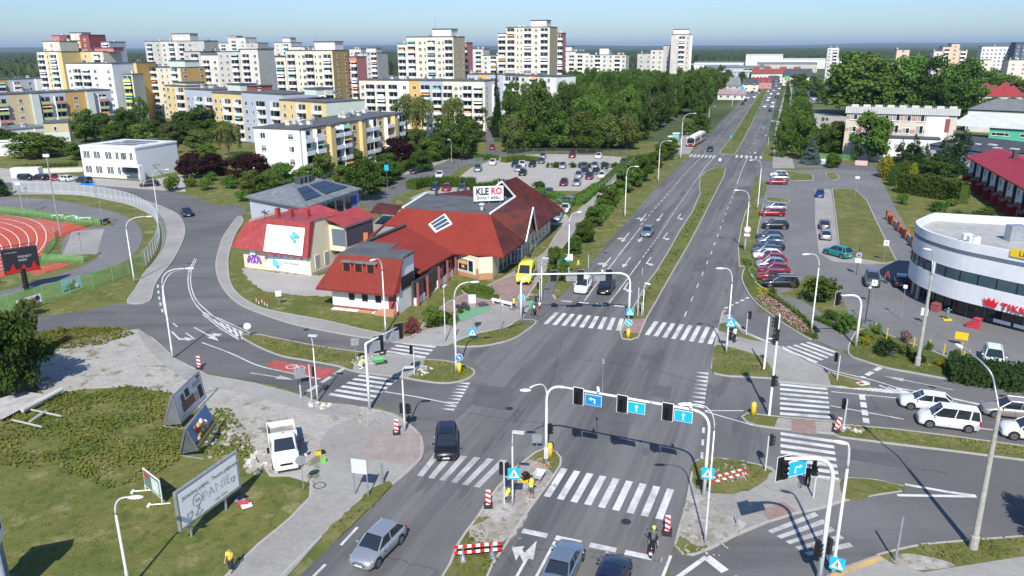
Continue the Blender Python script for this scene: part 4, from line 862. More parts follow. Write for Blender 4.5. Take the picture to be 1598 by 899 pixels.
g=G(752,328,7.3)-O;b=MB();b.tube([g,g+V(0,0,.8)],.2,8);b.tube([g+V(0,0,.8),g+V(0,0,1.0)],.45,8);b.build('roof_vent','roof_pale',root)
g=G(681,304,7.3)-O;MB().tube([g,g+V(0,0,.9)],.25,8).build('roof_vent','roof_dark',root)
A=G(520,479);C=G(623,490);D2=G(646,477)
dpt=(D2-C).length+1.2
B=Bld('shop_annex','small white shop annex with dark-red mansard roof and three dormer windows',A,C,dpt,'building')
L=B.L;HE=2.75;HM=6.4
b=MB();b.box(0,L,0,dpt,0,HE,0);b.add([V(L,0,HE),V(L,dpt,HE),V(L,dpt,HM-.2),V(L,1.1,HM-.2)],[(0,1,2,3)],0);b.add([V(0,0,HE),V(0,dpt,HE),V(0,dpt,HM-.2),V(0,1.1,HM-.2)],[(3,2,1,0)],0);b.build('wall','w_white',B.root)
b=MB();b.box(-.02,L+.02,-.03,0,0,.3);b.build('plinth','w_maroon',B.root)
b=MB();b.add([V(-1.6,-1.0,HE-.15),V(L-.1,-.9,HE-.15),V(L+.25,1.1,HM),V(.6,1.1,HM),V(-1.6,-1.0,HE-.4),V(L-.1,-.9,HE-.4),V(L+.25,1.3,HM-.25),V(.6,1.3,HM-.25),V(L+.25,-.0,HE-.1),V(L+.25,dpt,HM),V(.6,dpt,HM)],[(0,1,2,3),(0,4,5,1),(1,5,6,2),(0,3,7,4),(1,8,2),],0)
b.add([V(-1.6,-1.0,HE-.15),V(.6,1.1,HM),V(.6,dpt,HM),V(-1.6,dpt,HE-.15)],[(0,1,2,3)],0);b.build('mansard_roof','tiles_annex',B.root)
b=MB();b.box(.6,L*.62,1.1,dpt+3,HM,HM+.12);b.box(L*.62,L+.3,1.05,dpt-.3,HM+.0,HM+.3);b.build('flat_roof','roof_felt',B.root)
for x in(L*.24,L*.42,L*.6):
 f=MB();f.box(x-.6,x+.6,.2,1.4,4.55,5.75,0);f.box(x-.75,x+.75,.05,1.5,5.75,5.87,1);dm=f.build('dormer',[mat('dormer_red',(.45,.06,.03),.6),'roof_grey'],B.root);MB().box(x-.42,x+.42,.16,.2,4.65,5.6).build('pane','black',dm)
for x in(L*.3,L*.5,L*.7):MB().box(x-.38,x+.38,-.04,.02,1.15,2.65).build('window','black',B.root)
MB().box(L-1.3,L-.3,-.05,.02,.3,2.6).build('door','w_maroon',B.root)
b=MB();b.box(L-2.6,L-.1,-1.3,-.02,0,.3);b.box(L-2.2,L-.3,-.9,-.02,.3,.5);b.build('doorstep','brick_low',B.root)
MB().box(L,L+.06,.9,dpt-.2,2.6,4.2).build('dark_panel','black',B.root)
for i,m in enumerate(('w_stone','w_stone','brick_low','w_stone')):MB().box(.2+i*1.8,1.9+i*1.8,-.9,-.1,0,.06).build('paving_slab',m,B.root)
C=G(486,431);A=G(382,417);E=G(522,407)
B=Bld('retail_pavilion','cream pavilion with faded red mansard roof and white advertising boards',A,C,(E-C).length+.3,'shop building',None)
L=B.L;Dp=B.D;h1,h2=3.0,7.5
b=MB();b.box(0,L,0,Dp,0,h1,0);b.add([V(L,0,h1),V(L,Dp,h1),V(L,Dp,h2-.3),V(L,1.6,h2)],[(0,1,2,3)],0);b.add([V(.3,0,h1),V(.3,Dp,h1),V(.3,Dp,h2-.6),V(.3,1.6,h2-.8)],[(3,2,1,0)],0);b.build('wall','w_shop',B.root)
mat('metal_red',(.30,.045,.042),.55,noise=.22,nscale=1.3)
b=MB();x1=L*.36
b.add([V(-1.2,-1.1,h1+.1),V(x1,-1.,h1+.1),V(x1,1.5,h2-.4),V(-.3,1.6,h2-1.2),V(-1.3,Dp+1,h1+1.4),V(-.3,Dp,h2-1.2)],[(0,1,2,3),(0,3,5,4)],0)
b.add([V(x1,-1.,h1+.1),V(x1+.05,-1.1,h1-.2),V(L+.1,-.6,h1-.3),V(L+.1,.5,h2+.0),V(x1,.6,h2-.15),],[(0,1,2,3,4)],0)
b.add([V(L+.1,-.6,h1-.3),V(L+.1,-.1,h1-.3),V(L+.1,1.5,h2),V(L+.1,.5,h2)],[(0,1,2,3)],0)
b.build('mansard_roof','metal_red',B.root)
b=MB();b.add([V(-.3,1.6,h2-1.2),V(x1,1.5,h2-.4),V(x1,.6,h2-.15),V(L+.1,.5,h2),V(L+.1,2.,h2+.05),V(L+.1,Dp,h2-.2),V(L*.5,Dp+2,h2+.2),V(-.3,Dp,h2-1.2)],[tuple(range(8))],0);b.build('roof','metal_red',B.root)
b=MB();b.add([V(x1+.5,-1.02,h1+.15),V(L-.6,-.72,h1+.0),V(L-.6,.36,h2-.8),V(x1+.5,.26,h2-.8)],[(0,1,2,3)],0);ob=b.build('billboard','white',B.root)
for p in ob.data.vertices:p.co.y-=.12
BL=B;BLX=(x1,L,h1,h2)
MB().box(x1+.3,L-.5,-.1,.0,.15,h1-.2).build('advertising_panel','white',B.root)
b=MB();b.box(L,L+2.6,Dp*.55,Dp+3.5,h1-.4,h2-1.2,0);b.box(L+.1,L+2.4,Dp*.7,Dp+3.3,0,h1-.4,1);b.build('side_bay',['w_shop','recess_shade'],B.root)
MB().box(L+.5,L+2.62,Dp*.55-.04,Dp*.55,h1+.4,h2-1.7).build('bay_window','panel_grey',B.root)
MB().box(L+2.6,L+2.66,Dp*.6,Dp+3.2,h1+.3,h2-1.6).build('bay_window','glass_blue',B.root)
b=MB();b.add([V(L-.2,Dp*.45,h2-.1),V(L+2.9,Dp*.5,h2-1.2),V(L+2.9,Dp+3.7,h2-1.2),V(L-.2,Dp+3.7,h2+.1)],[(0,1,2,3)]);b.build('bay_roof','metal_red',B.root)
for y in(1.5,3.6):
 f=MB().box(L,L+.05,y-.5,y+.5,.8,2.7).build('window','white',B.root);MB().box(L+.05,L+.07,y-.42,y+.42,.9,2.6).build('pane','curtain',f)
MB().box(L,L+.08,0,Dp*.55,0,.45).build('plinth','concrete',B.root)
MB().box(1.6,2.5,-.4,0,2.2,2.9).build('air_conditioner','white',B.root)
for x,y in((3,4),(5,4.5),(7.5,5)):MB().box(x,x+.5,y,y+.6,h2-.8,h2+.6).build('chimney','metal_red',B.root)
MB().tube([(x1-.3,.8,h2-.2),(x1-.3,.8,h2+1.1)],.05,6).tube([(x1-1,.8,h2+.5),(x1+.6,.8,h2+.9)],.05,6).tube([(x1-.8,.9,h2+.8),(x1+.2,.9,h2+.4)],.08,6).build('aerial','black',B.root)
h=7.0
P1=G(476,324,h);P2=G(565,294,h);P0_=G(382,306,h);P3=P2+(P0_-P1)
O=V(P1.x,P1.y,0);root=empty('grey_office',O,0,'two-storey grey office with hipped slate roof and solar panels behind the red pavilion','building')
q=[P1,P2,P3,P0_];cx=sum(q,V(0,0,0))/4;ax=(P0_-P1);
R1=P1.lerp(P0_,.5).lerp(P2.lerp(P3,.5),.3)+V(0,0,1.7);R2=P1.lerp(P0_,.5).lerp(P2.lerp(P3,.5),.75)+V(0,0,1.7)
mat('slate',(.15,.165,.175),.75,noise=.25,nscale=1.2)
b=MB();vs=[p-O for p in(P1,P2,P3,P0_,R1,R2)];b.add(vs+[v-V(0,0,.3)for v in vs[:4]],[(0,1,5,4),(1,2,5),(2,3,4,5),(3,0,4),(0,6,7,1),(1,7,8,2),(2,8,9,3),(3,9,6,0),(9,8,7,6)]);b.build('hipped_roof','slate',root)
ins=[P.lerp(cx,.07)-O for P in q];b=MB();b.add([V(p.x,p.y,0)for p in ins]+[V(p.x,p.y,h-.2)for p in ins],[(i,(i+1)%4,4+(i+1)%4,4+i)for i in range(4)]);b.build('wall','w_blue',root)
for(t0,t1)in((.06,.36),(.44,.9)):
 b=MB();
 for k in range(8):
  for j in range(2):
   s0=t0+(t1-t0)*k/8;s1=s0+(t1-t0)/8*.92
   lo=P1.lerp(P0_,s0*.95+.02);hi=R1.lerp(R1,0)
 a0=P1.lerp(P2,t0)-O;a1=P1.lerp(P2,t1)-O
 m0=a0.lerp(R1.lerp(R2,t0)-O,.22);m1=a1.lerp(R1.lerp(R2,t1)-O,.22);n0=a0.lerp(R1.lerp(R2,t0)-O,.8);n1=a1.lerp(R1.lerp(R2,t1)-O,.8)
 for k in range(9):
  for j in range(2):
   def bi(u,v):return m0.lerp(m1,u).lerp(n0.lerp(n1,u),v)+V(0,0,.18)
   u0,u1,v0,v1=k/9,(k+.93)/9,j/2,(j+.93)/2;b.add([bi(u0,v0),bi(u1,v0),bi(u1,v1),bi(u0,v1)],[(0,1,2,3)])
 b.build('solar_panels','glass_dark',root)
for t,s1 in((.25,.5),(.55,.6),(.7,.45),(.4,.5)):
 p=R1.lerp(R2,t)-O;MB().box(p.x-s1,p.x+s1,p.y-.5,p.y+.5,h+1.,h+2.6).build('chimney','roof_dark',root)
w0,w1=ins[0],ins[1];d=(w1-w0).normalized();nn=V(d.y,-d.x,0);LL=(w1-w0).length
def gp(name,s0,s1,z0,z1,m,off=.06):
 p=w0+d*s0+nn*off;q_=w0+d*s1+nn*off;b=MB();b.add([V(p.x,p.y,z0),V(q_.x,q_.y,z0),V(q_.x,q_.y,z1),V(p.x,p.y,z1),V(p.x-nn.x*off,p.y-nn.y*off,z0),V(q_.x-nn.x*off,q_.y-nn.y*off,z0),V(q_.x-nn.x*off,q_.y-nn.y*off,z1),V(p.x-nn.x*off,p.y-nn.y*off,z1)],[(0,1,2,3),(3,2,6,7),(0,3,7,4),(1,5,6,2)]);return b.build(name,m,root)
mat('sign_navy',(.01,.03,.35),.4)
for s0,s1 in((.5,2.8),(3.3,5.6),(6.1,8.4),(9,11),(11.8,13.6)):
 if s1<LL:gp('window',s0,s1,4.2,6.2,'glass_dark')
gp('ledge',0,LL,3.3,3.6,'w_stone',.5);gp('blue_sign',LL-5.2,LL-.6,2.7,3.9,'sign_navy',.62);gp('blue_poster',LL-2.6,LL-.8,4.6,6.0,'sign_navy',.08);gp('roller_door',LL-5.,LL-2.4,0,2.3,'white');gp('door',LL-2.0,LL-1.0,0,2.3,'glass_dark');gp('small_sign',LL-3.2,LL-1.6,2.35,2.65,'sign_navy',.08)
gp('plinth',0,LL-5.4,0,3.2,'w_stone',.04)
g=G(600,345);root=empty('garden_canopy',g,0,'small open canopy with a brown tiled roof on thin posts','canopy')
slab('roof',[G(577,331,2.7),G(590,316,3.1),G(627,320,3.1),G(617,335,2.7)],'tiles_brown',root,.15,org=g)
for x,y in((580,346),(594,350),(612,349),(622,334)):
 p=G(x,y)-g;MB().tube([p,p+V(0,0,2.75)],.07,6).build('post','galv',root)
def house(px,py,D,wd,dp,h,wall,roof,rz=-.3,cat='house',label='',rh=2.5,flat=False,name='house',group='distant houses along the road'):
 p=AT(px,py,D);root=empty(name,(p.x,p.y,0),rz,label,cat,group)
 MB().box(-wd/2,wd/2,0,dp,0,h).build('wall',wall,root)
 if flat:MB().box(-wd/2-.3,wd/2+.3,-.3,dp+.3,h,h+.5).build('roof',roof,root)
 else:MB().add([V(-wd/2-.4,-.5,h-.1),V(wd/2+.4,-.5,h-.1),V(wd/2+.4,dp+.5,h-.1),V(-wd/2-.4,dp+.5,h-.1),V(-wd/2-.4+rh*.3,dp/2,h+rh),V(wd/2+.4-rh*.3,dp/2,h+rh)],[(0,1,5,4),(2,3,4,5),(0,4,3),(1,2,5),(3,2,1,0)]).build('roof',roof,root)
 k=max(2,int(wd/4))
 for i in range(k):
  for z in([1.2]if h<5 else[1.2,4.]):inst('window',win_mesh(1.5,1.45,0),root,V(-wd/2+(i+.5)*wd/k,0,z))
 return root
mat('roof_rust',(.20,.05,.038),.8,noise=.15,nscale=.3);mat('roof_mauve',(.3,.2,.22),.8)
HS=[('cream house with a dark gable roof beside the far junction',1172,120,560,11,9,5,'w_cream','roof_dark',3.5),('pale mauve roofed house left of the road',1143,132,470,16,12,3.2,'w_stone','roof_mauve',2.6),('grey steep-roofed house behind the mauve roof',1141,121,520,13,10,6,'w_grey','roof_grey',5),('large cream villa with a dark hipped roof beyond the junction',1246,117,640,23,14,7,'w_cream','roof_dark',6),('low dark-roofed showroom at the right roadside',1277,134,500,26,16,4,'w_navy','roof_dark',1.5),('small white kiosk with red roof near the school yard',1314,175,235,4,4,3,'w_white','roof_scarlet',1),('brown-red roofed house beyond the crossing',1188,117,600,16,10,5,'w_pink','roof_rust',3.),('dark little gabled house beyond the crossing',1208,116,610,9,9,5,'w_navy','roof_dark',4.),('white warehouse with pale roof far left of the road',1113,100,1000,60,35,9,'w_white','roof_pale',1),('long grey-roofed warehouse beyond the houses',1150,104,900,70,30,8,'w_blue','roof_grey',2),('tall white factory hall in the distance',1192,98,1050,46,30,20,'w_white','roof_pale',1),('broad white shopping hall on the horizon side',1255,100,1150,110,60,13,'w_white','roof_pale',1),('blue-sided shed among the warehouses',1163,108,820,24,20,6,'w_blue','roof_pale',1),('long white shed left of the factory hall',1130,101,1100,80,30,10,'w_white','roof_grey',1),('dark grey shed right of the factory hall',1228,103,980,70,30,10,'w_grey','roof_grey',2),('low white hall behind the purple shed',1070,104,1050,50,30,8,'w_white','roof_pale',1),]
for lb,px,py,D,wd,dp,h,wl,rf,rh in HS:house(px,py,D,wd,dp,h,wl,rf,label=lb,rh=rh,name='warehouse' if h>7.5 or wd>40 else 'house',cat='warehouse' if wd>40 else 'house',group=None)
for i,px in enumerate((1180,1192,1204,1215,1226,1238,1250,1262,1180,1198,1222,1244)):
 D=700 if i<8 else 780
 house(px,110,D,7.2,9,7.5,'w_white','roof_rust',rz=-.3,label='white rust-roofed terrace house beyond the junction, %s in the %s row'%(ORD[i%8],'front' if i<8 else 'rear'),rh=4.0,group='red-roofed terrace beyond the junction')
for i,(px,D)in enumerate(((1562,400),(1572,405),(1582,398),(1592,402),(1602,396),(1558,430),(1588,440))):
 house(px,120,D,9,10,6,'w_cream','roof_rust' if i%2 else 'roof_scarlet',rz=.9,label='steep red-roofed house at the right edge, %s in its row'%ORD[i],rh=5,group='steep red-roofed houses at the right edge')
for i,(px,py,D)in enumerate(((8,107,520),(35,104,560),(48,112,480),(15,112,470),(-10,108,500),(880,112,640),(600,100,640),(608,108,560),(30,98,700),(1100,92,1300),(575,104,800))):
 house(px,py,D,rnd.uniform(10,22),10,rnd.uniform(4,6),rnd.choice(['w_white','w_grey','w_cream']),rnd.choice(['roof_grey','roof_rust','roof_mauve']),rz=rnd.uniform(-.5,.5),label='small distant house among far trees, %s counted over the estate'%ORD[i],rh=3,group='scattered houses at the left distance')
# ================================================================== VEGETATION
import numpy as np
def leafmat(name,col,col2,hue=.12,trans=.25,ns=6):
 m=bpy.data.materials.new(name);m.use_nodes=True;n=m.node_tree;L=n.links;MATS[name]=m
 for x in list(n.nodes):n.nodes.remove(x)
 out=n.nodes.new('ShaderNodeOutputMaterial');df=n.nodes.new('ShaderNodeBsdfDiffuse');tr=n.nodes.new('ShaderNodeBsdfTranslucent');mx=n.nodes.new('ShaderNodeMixShader');mx.inputs[0].default_value=trans
 tc=n.nodes.new('ShaderNodeTexCoord');t=n.nodes.new('ShaderNodeTexNoise');t.inputs['Scale'].default_value=ns;t.inputs['Detail'].default_value=3;L.new(tc.outputs['Object'],t.inputs['Vector'])
 oi=n.nodes.new('ShaderNodeObjectInfo');r=n.nodes.new('ShaderNodeMapRange');r.inputs['From Min'].default_value=.35;r.inputs['From Max'].default_value=.65;L.new(t.outputs['Fac'],r.inputs['Value'])
 cm=n.nodes.new('ShaderNodeMix');cm.data_type='RGBA';cm.inputs['A'].default_value=(*col,1);cm.inputs['B'].default_value=(*col2,1);L.new(r.outputs[0],cm.inputs['Factor'])
 hs=n.nodes.new('ShaderNodeHueSaturation');mr=n.nodes.new('ShaderNodeMapRange');mr.inputs['To Min'].default_value=.72;mr.inputs['To Max'].default_value=1.3;L.new(oi.outputs['Random'],mr.inputs['Value']);L.new(mr.outputs[0],hs.inputs['Value'])
 ma=n.nodes.new('ShaderNodeMath');ma.operation='MULTIPLY';ma.inputs[1].default_value=7.31;L.new(oi.outputs['Random'],ma.inputs[0]);fr=n.nodes.new('ShaderNodeMath');fr.operation='FRACT';L.new(ma.outputs[0],fr.inputs[0])
 m2=n.nodes.new('ShaderNodeMapRange');m2.inputs['To Min'].default_value=.5-hue*.14;m2.inputs['To Max'].default_value=.5+hue*.14;L.new(fr.outputs[0],m2.inputs['Value']);L.new(m2.outputs[0],hs.inputs['Hue'])
 L.new(cm.outputs['Result'],hs.inputs['Color']);L.new(hs.outputs[0],df.inputs[0]);L.new(hs.outputs[0],tr.inputs[0]);L.new(df.outputs[0],mx.inputs[1]);L.new(tr.outputs[0],mx.inputs[2]);L.new(mx.outputs[0],out.inputs[0])
leafmat('leaf_dark',(.045,.09,.018),(.09,.145,.034));leafmat('leaf_mid',(.065,.13,.022),(.125,.19,.04));leafmat('leaf_light',(.11,.155,.03),(.17,.2,.05));leafmat('leaf_willow',(.15,.19,.045),(.23,.25,.08))
leafmat('leaf_plum',(.022,.010,.013),(.045,.018,.02),.05,.15);leafmat('needle_green',(.020,.042,.014),(.04,.07,.024));leafmat('needle_blue',(.07,.105,.095),(.12,.155,.14));leafmat('leaf_yellow',(.24,.24,.02),(.33,.3,.04));leafmat('leaf_thuja',(.05,.085,.018),(.085,.12,.028))
leafmat('leaf_oleander',(.05,.09,.02),(.42,.05,.11),.02);leafmat('leaf_rose',(.06,.09,.03),(.55,.32,.30),.02);leafmat('leaf_weed',(.12,.18,.03),(.27,.26,.06),.2,.4,ns=.28);leafmat('leaf_grass',(.13,.17,.035),(.25,.24,.09),.2,.4,ns=.35);leafmat('leaf_olive',(.075,.10,.028),(.13,.15,.045));leafmat('leaf_dry',(.16,.13,.07),(.22,.18,.1))
leafmat('leaf_lavender',(.08,.1,.06),(.2,.17,.3),.02);leafmat('leaf_hedge',(.055,.1,.016),(.1,.15,.03))
mat('bark',(.10,.08,.06),.95,noise=.3,nscale=8);mat('bark_pale',(.28,.26,.22),.95,noise=.3,nscale=8)
def cloud(rs,blobs,n,size,flat=.0,up=.3):
 """leaf quads spread through ellipsoids; returns verts, faces"""
 w=np.array([b[3]*b[4]*b[5]for b in blobs])**(2/3.);w/=w.sum();k=rs.choice(len(blobs),n,p=w);B=np.array(blobs)[k]
 d=rs.normal(size=(n,3));d/=np.linalg.norm(d,axis=1)[:,None]
 r=rs.uniform(.55,1.03,n)[:,None];c=B[:,:3]+d*B[:,3:6]*r
 nn=d*.8+rs.normal(size=(n,3))*.55;nn[:,2]+=up;nn/=np.linalg.norm(nn,axis=1)[:,None]
 a=np.cross(nn,rs.normal(size=(n,3)));a/=np.linalg.norm(a,axis=1)[:,None];b=np.cross(nn,a)
 s=size*rs.uniform(.6,1.35,n)[:,None]
 v=np.stack([c+a*s,c+b*s*.75,c-a*s,c-b*s*.75],1).reshape(-1,3)
 return v,np.arange(4*n).reshape(n,4)
def mesh_np(name,v,f,mats,idx=None):
 me=bpy.data.meshes.new(name);me.from_pydata(v.tolist()if hasattr(v,'tolist')else v,[],f.tolist()if hasattr(f,'tolist')else f)
 for m in mats:me.materials.append(MATS[m])
 return me
CROWNS={};TRUNKS={}
def crown(kind,var,leaf):
 key=(kind,var,leaf)
 if key in CROWNS:return CROWNS[key]
 rs=np.random.RandomState(hash((kind,var))%9999 if False else var*17+len(kind)*31);bl=[]
 if kind=='round':
  for i in range(40):
   a=rs.uniform(0,6.28);t=rs.uniform(0,1);z=.14+.74*t;rr=.38*math.sin(math.pi*(.24+.68*t))**.7*rs.uniform(.45,1.08);q=rs.uniform(.10,.18)
   bl.append((rr*math.cos(a),rr*math.sin(a),z,q,q,q*.75))
  n,sz=7000,.023
 elif kind=='poplar':
  for i in range(40):
   a=rs.uniform(0,6.28);t=rs.uniform(0,1)**.9;z=.10+.80*t;rr=.40*(math.sin(math.pi*(.10+.82*t))**.7)*rs.uniform(.5,1.05);q=rs.uniform(.08,.14)
   bl.append((rr*math.cos(a),rr*math.sin(a),z,q,q,q*.8))
  n,sz=7000,.020
 elif kind=='willow':
  for i in range(30):
   a=rs.uniform(0,6.28);rr=rs.uniform(.1,.42);z=.78-.9*rr*rr+rs.uniform(-.08,.06);q=rs.uniform(.07,.13);bl.append((rr*math.cos(a),rr*math.sin(a),z,q,q,q))
   bl.append((rr*1.1*math.cos(a),rr*1.1*math.sin(a),z-.22,q*.6,q*.6,.22))
  n,sz=5200,.02
 elif kind=='spruce':
  for i in range(15):
   t=i/14;z=.08+.86*t;r_=.46*(1-t)**.85+.03
   for j in range(max(3,int(9*(1-t)+2))):
    a=rs.uniform(0,6.28);bl.append((r_*.62*math.cos(a),r_*.62*math.sin(a),z-.02,r_*.48,r_*.48,.04))
  n,sz=6500,.022
 elif kind=='thuja':
  for i in range(14):
   t=i/13;bl.append((rs.uniform(-.04,.04),rs.uniform(-.04,.04),.06+.85*t,.40*math.sin(math.pi*(.22+.7*t))+.04,.40*math.sin(math.pi*(.22+.7*t))+.04,.1))
  n,sz=3000,.026
 elif kind=='sparse':
  for i in range(17):
   a=rs.uniform(0,6.28);t=rs.uniform(0,1);z=.3+.58*t;rr=.33*math.sin(math.pi*(.15+.7*t))*rs.uniform(.3,1.1);q=rs.uniform(.07,.13);bl.append((rr*math.cos(a),rr*math.sin(a),z,q,q,q*.7))
  n,sz=1900,.026
 else:
  for i in range(18):
   a=rs.uniform(0,6.28);rr=rs.uniform(0,.34);q=rs.uniform(.14,.24);bl.append((rr*math.cos(a),rr*math.sin(a),rs.uniform(.2,.68)*(1-.5*rr),q,q,q))
  n,sz=1500,.038
 v,f=cloud(rs,bl,n,sz);v[:,2]=np.clip(v[:,2],0.01,1.03)
 CROWNS[key]=mesh_np('crown',v,f,[leaf]);return CROWNS[key]
def trunk_mesh(kind,var,bark='bark'):
 key=(kind in('spruce','thuja'),var%3,bark)
 if key in TRUNKS:return TRUNKS[key]
 r=random.Random(var);b=MB()
 if key[0]:b.tube([(0,0,0),(0,0,.95)],.025,6,r2=.004)
 else:
  b.tube([(0,0,0),(.01,0,.2),(0,.01,.45),(.01,0,.75)],[.032,.024,.018,.006],7)
  for i in range(9):
   a=r.uniform(0,6.28);z=r.uniform(.2,.55);l_=r.uniform(.2,.36);e=V(l_*math.cos(a),l_*math.sin(a),z+r.uniform(.14,.3));b.tube([(0,0,z),tuple(e*.5+V(0,0,z*.5+.02)),tuple(e)],[.013,.009,.003],5)
 me=bpy.data.meshes.new('trunk');me.from_pydata(b.v,[],b.f);me.materials.append(MATS[bark]);TRUNKS[key]=me;return me
TN=[0]
def tree(kind,leaf,g,h,wd,label,cat='tree',group=None,name=None,bark='bark'):
 TN[0]+=1;var=TN[0]%4
 nm=name or{'spruce':'spruce_tree','thuja':'conifer_tree','willow':'willow_tree','poplar':'poplar_tree','shrub':'shrub'}.get(kind,'deciduous_tree')
 o=empty(nm,(g[0],g[1],0),rnd.uniform(0,6.28),label,cat,group)
 c=bpy.data.objects.new('crown' if kind!='shrub' else 'foliage',crown(kind,var,leaf));COL.objects.link(c);c.parent=o;c.scale=(wd,wd*rnd.uniform(.85,1.1),h)
 if kind!='shrub':
  t=bpy.data.objects.new('trunk',trunk_mesh(kind,var,bark));COL.objects.link(t);t.parent=o;t.scale=(max(wd,h*.4),)*2+(h,)
 return o
def sc_at(g):return(Vector((g[0],g[1],0))-V(0,0,CAM_H)).dot(FW)/FPX
def T(kind,leaf,px,by,ty,wpx,label,**k):
 wpx*=1.2 if kind=='round' else 1
 g=G(px,by);h=HT(g,ty);return tree(kind,leaf,g,h,wpx*sc_at(g),label,**k)
def S(leaf,px,by,ty,wpx,label,**k):return T('shrub',leaf,px,by,ty,wpx,label,cat='bush',**k)
def hedge(px,h,wd,leaf,label,dens=55,size=.11,name='hedge',closed=False):
 P=[G(x,y)for x,y in px];P=catmull(P,closed,5)if len(P)>2 else P;rs=np.random.RandomState(len(px)*7+abs(int(px[0][0])));V_=[];F_=[];k=0;core=MB();tot=0
 for i in range(len(P)-1):
  a,c=P[i],P[i+1];L=(c-a).length
  if L<.05:continue
  d=(c-a)/L;nn=V(-d.y,d.x,0);n=int(dens*L*(h*2+wd)/2.5)+3;ww=wd*rnd.uniform(.85,1.15);hh=h*rnd.uniform(.9,1.1)
  core.add([a-nn*ww*.4,a+nn*ww*.4,c+nn*ww*.4,c-nn*ww*.4]+[q+V(0,0,hh*.88)for q in(a-nn*ww*.4,a+nn*ww*.4,c+nn*ww*.4,c-nn*ww*.4)],[(4,5,6,7),(0,1,5,4),(1,2,6,5),(2,3,7,6),(3,0,4,7)])
  u=rs.uniform(-.3,L+.3,n);side=rs.uniform(0,h*2+wd,n);y=np.where(side<hh,-ww/2,np.where(side<hh+ww,side-hh-ww/2,ww/2));z=np.where(side<hh,side,np.where(side<hh+ww,hh,side-hh-ww));z=np.clip(z,.02,hh)
  y=y+rs.normal(0,.07,n);z=np.clip(z+rs.normal(0,.08,n),.02,99)
  c0=np.array([[a.x,a.y,0]])+u[:,None]*np.array([[d.x,d.y,0]])+y[:,None]*np.array([[nn.x,nn.y,0]]);c0[:,2]=z
  q=rs.normal(size=(n,3));q/=np.linalg.norm(q,axis=1)[:,None];r2=np.cross(q,rs.normal(size=(n,3)));r2/=np.linalg.norm(r2,axis=1)[:,None];s=size*rs.uniform(.6,1.4,n)[:,None]
  V_.append(np.stack([c0+q*s,c0+r2*s,c0-q*s,c0-r2*s],1).reshape(-1,3));F_.append(np.arange(4*n).reshape(n,4)+k);k+=4*n
 v=np.concatenate(V_);f=np.concatenate(F_);o0=P[0].copy();nv=len(v)
 vs=v.tolist()+[tuple(x)for x in core.v];fs=f.tolist()+[tuple(i+nv for i in q)for q in core.f]
 me=bpy.data.meshes.new(name);me.from_pydata(vs,[],fs);me.materials.append(MATS[leaf]);o=bpy.data.objects.new(name,me);COL.objects.link(o)
 return tag(o,label,'hedge')
def weeds(name,px,dens,leaf,hgt=.35,size=.12,patchy=.0,world=None):
 """ground cover nobody could count, one object"""
 P=[G(x,y)for x,y in px];P=[(p.x,p.y)for p in P];A=abs(sum(P[i-1][0]*P[i][1]-P[i][0]*P[i-1][1]for i in range(len(P))))/2
 n=int(A*dens);rs=np.random.RandomState(abs(int(px[0][0]))+len(px));xs=[p[0]for p in P];ys=[p[1]for p in P]
 X=rs.uniform(min(xs),max(xs),n*4);Y=rs.uniform(min(ys),max(ys),n*4);ins=np.zeros(len(X),bool);j=len(P)-1
 for i in range(len(P)):
  xi,yi=P[i];xj,yj=P[j];c=((yi>Y)!=(yj>Y))&(X<(xj-xi)*(Y-yi)/((yj-yi)or 1e-9)+xi);ins^=c;j=i
 if patchy:
  q=np.sin(X*.9+1.3*np.sin(Y*.7))+np.sin(Y*1.1+1.7*np.sin(X*.5+2))+rs.normal(0,.5,len(X));ins&=q>patchy-1
 X=X[ins][:n];Y=Y[ins][:n];n=len(X);hh=hgt*(.25+.75*np.sin(X*.35+1.5*np.sin(Y*.27))**2*(.6+.4*np.sin(X*1.1+Y*.9)))*rs.uniform(.2,1.,n)
 c0=np.stack([X,Y,hh+(.12 if hgt>.05 else .01)],1);q=rs.normal(size=(n,3));q[:,2]*=.5;q/=np.linalg.norm(q,axis=1)[:,None];r2=rs.normal(size=(n,3));r2[:,2]*=.45;r2-=q*(r2*q).sum(1)[:,None];r2/=np.linalg.norm(r2,axis=1)[:,None];s=size*rs.uniform(.5,1.4,n)[:,None]
 v=np.stack([c0+q*s,c0+r2*s,c0-q*s,c0-r2*s],1).reshape(-1,3);me=mesh_np(name,v,np.arange(4*n).reshape(n,4),[leaf]);o=bpy.data.objects.new(name,me);COL.objects.link(o);return tag(o,kind='stuff')
rs=np.random.RandomState(3)
def canopy(name,r0,r1,a0,a1,nr,na,hbase,hvar,leaf,seed,edge=True):
 rs=np.random.RandomState(seed);rr=r0*(r1/r0)**np.linspace(0,1,nr);aa=np.linspace(R(a0),R(a1),na);Z=rs.uniform(0,1,(nr,na));Z=hbase+hvar*(Z-.5)
 big=np.sin(np.linspace(0,9,nr))[:,None]*np.cos(np.linspace(0,31,na))[None,:];Z=Z+big*hvar*.3
 if edge:Z[0,:]=-.5;Z[:,0]=-.5;Z[:,-1]=-.5
 jr=1+rs.uniform(-.3,.3,(nr,na))*((r1/r0)**(1/nr)-1);Rr=rr[:,None]*jr;X=Rr*np.sin(aa)[None,:];Y=Rr*np.cos(aa)[None,:]
 v=np.stack([X,Y,Z],2).reshape(-1,3);f=[(i*na+j,i*na+j+1,(i+1)*na+j+1,(i+1)*na+j)for i in range(nr-1)for j in range(na-1)]
 me=mesh_np(name,v,f,[leaf]);o=bpy.data.objects.new(name,me);COL.objects.link(o);return tag(o,kind='stuff')
layered('forest_canopy',(.03,.048,.014),[((.055,.08,.02),.01,.45,.6,.8),((.02,.03,.01),.03,.5,.65,.8),((.08,.1,.03),.1,.55,.7,.6)],rough=.95)
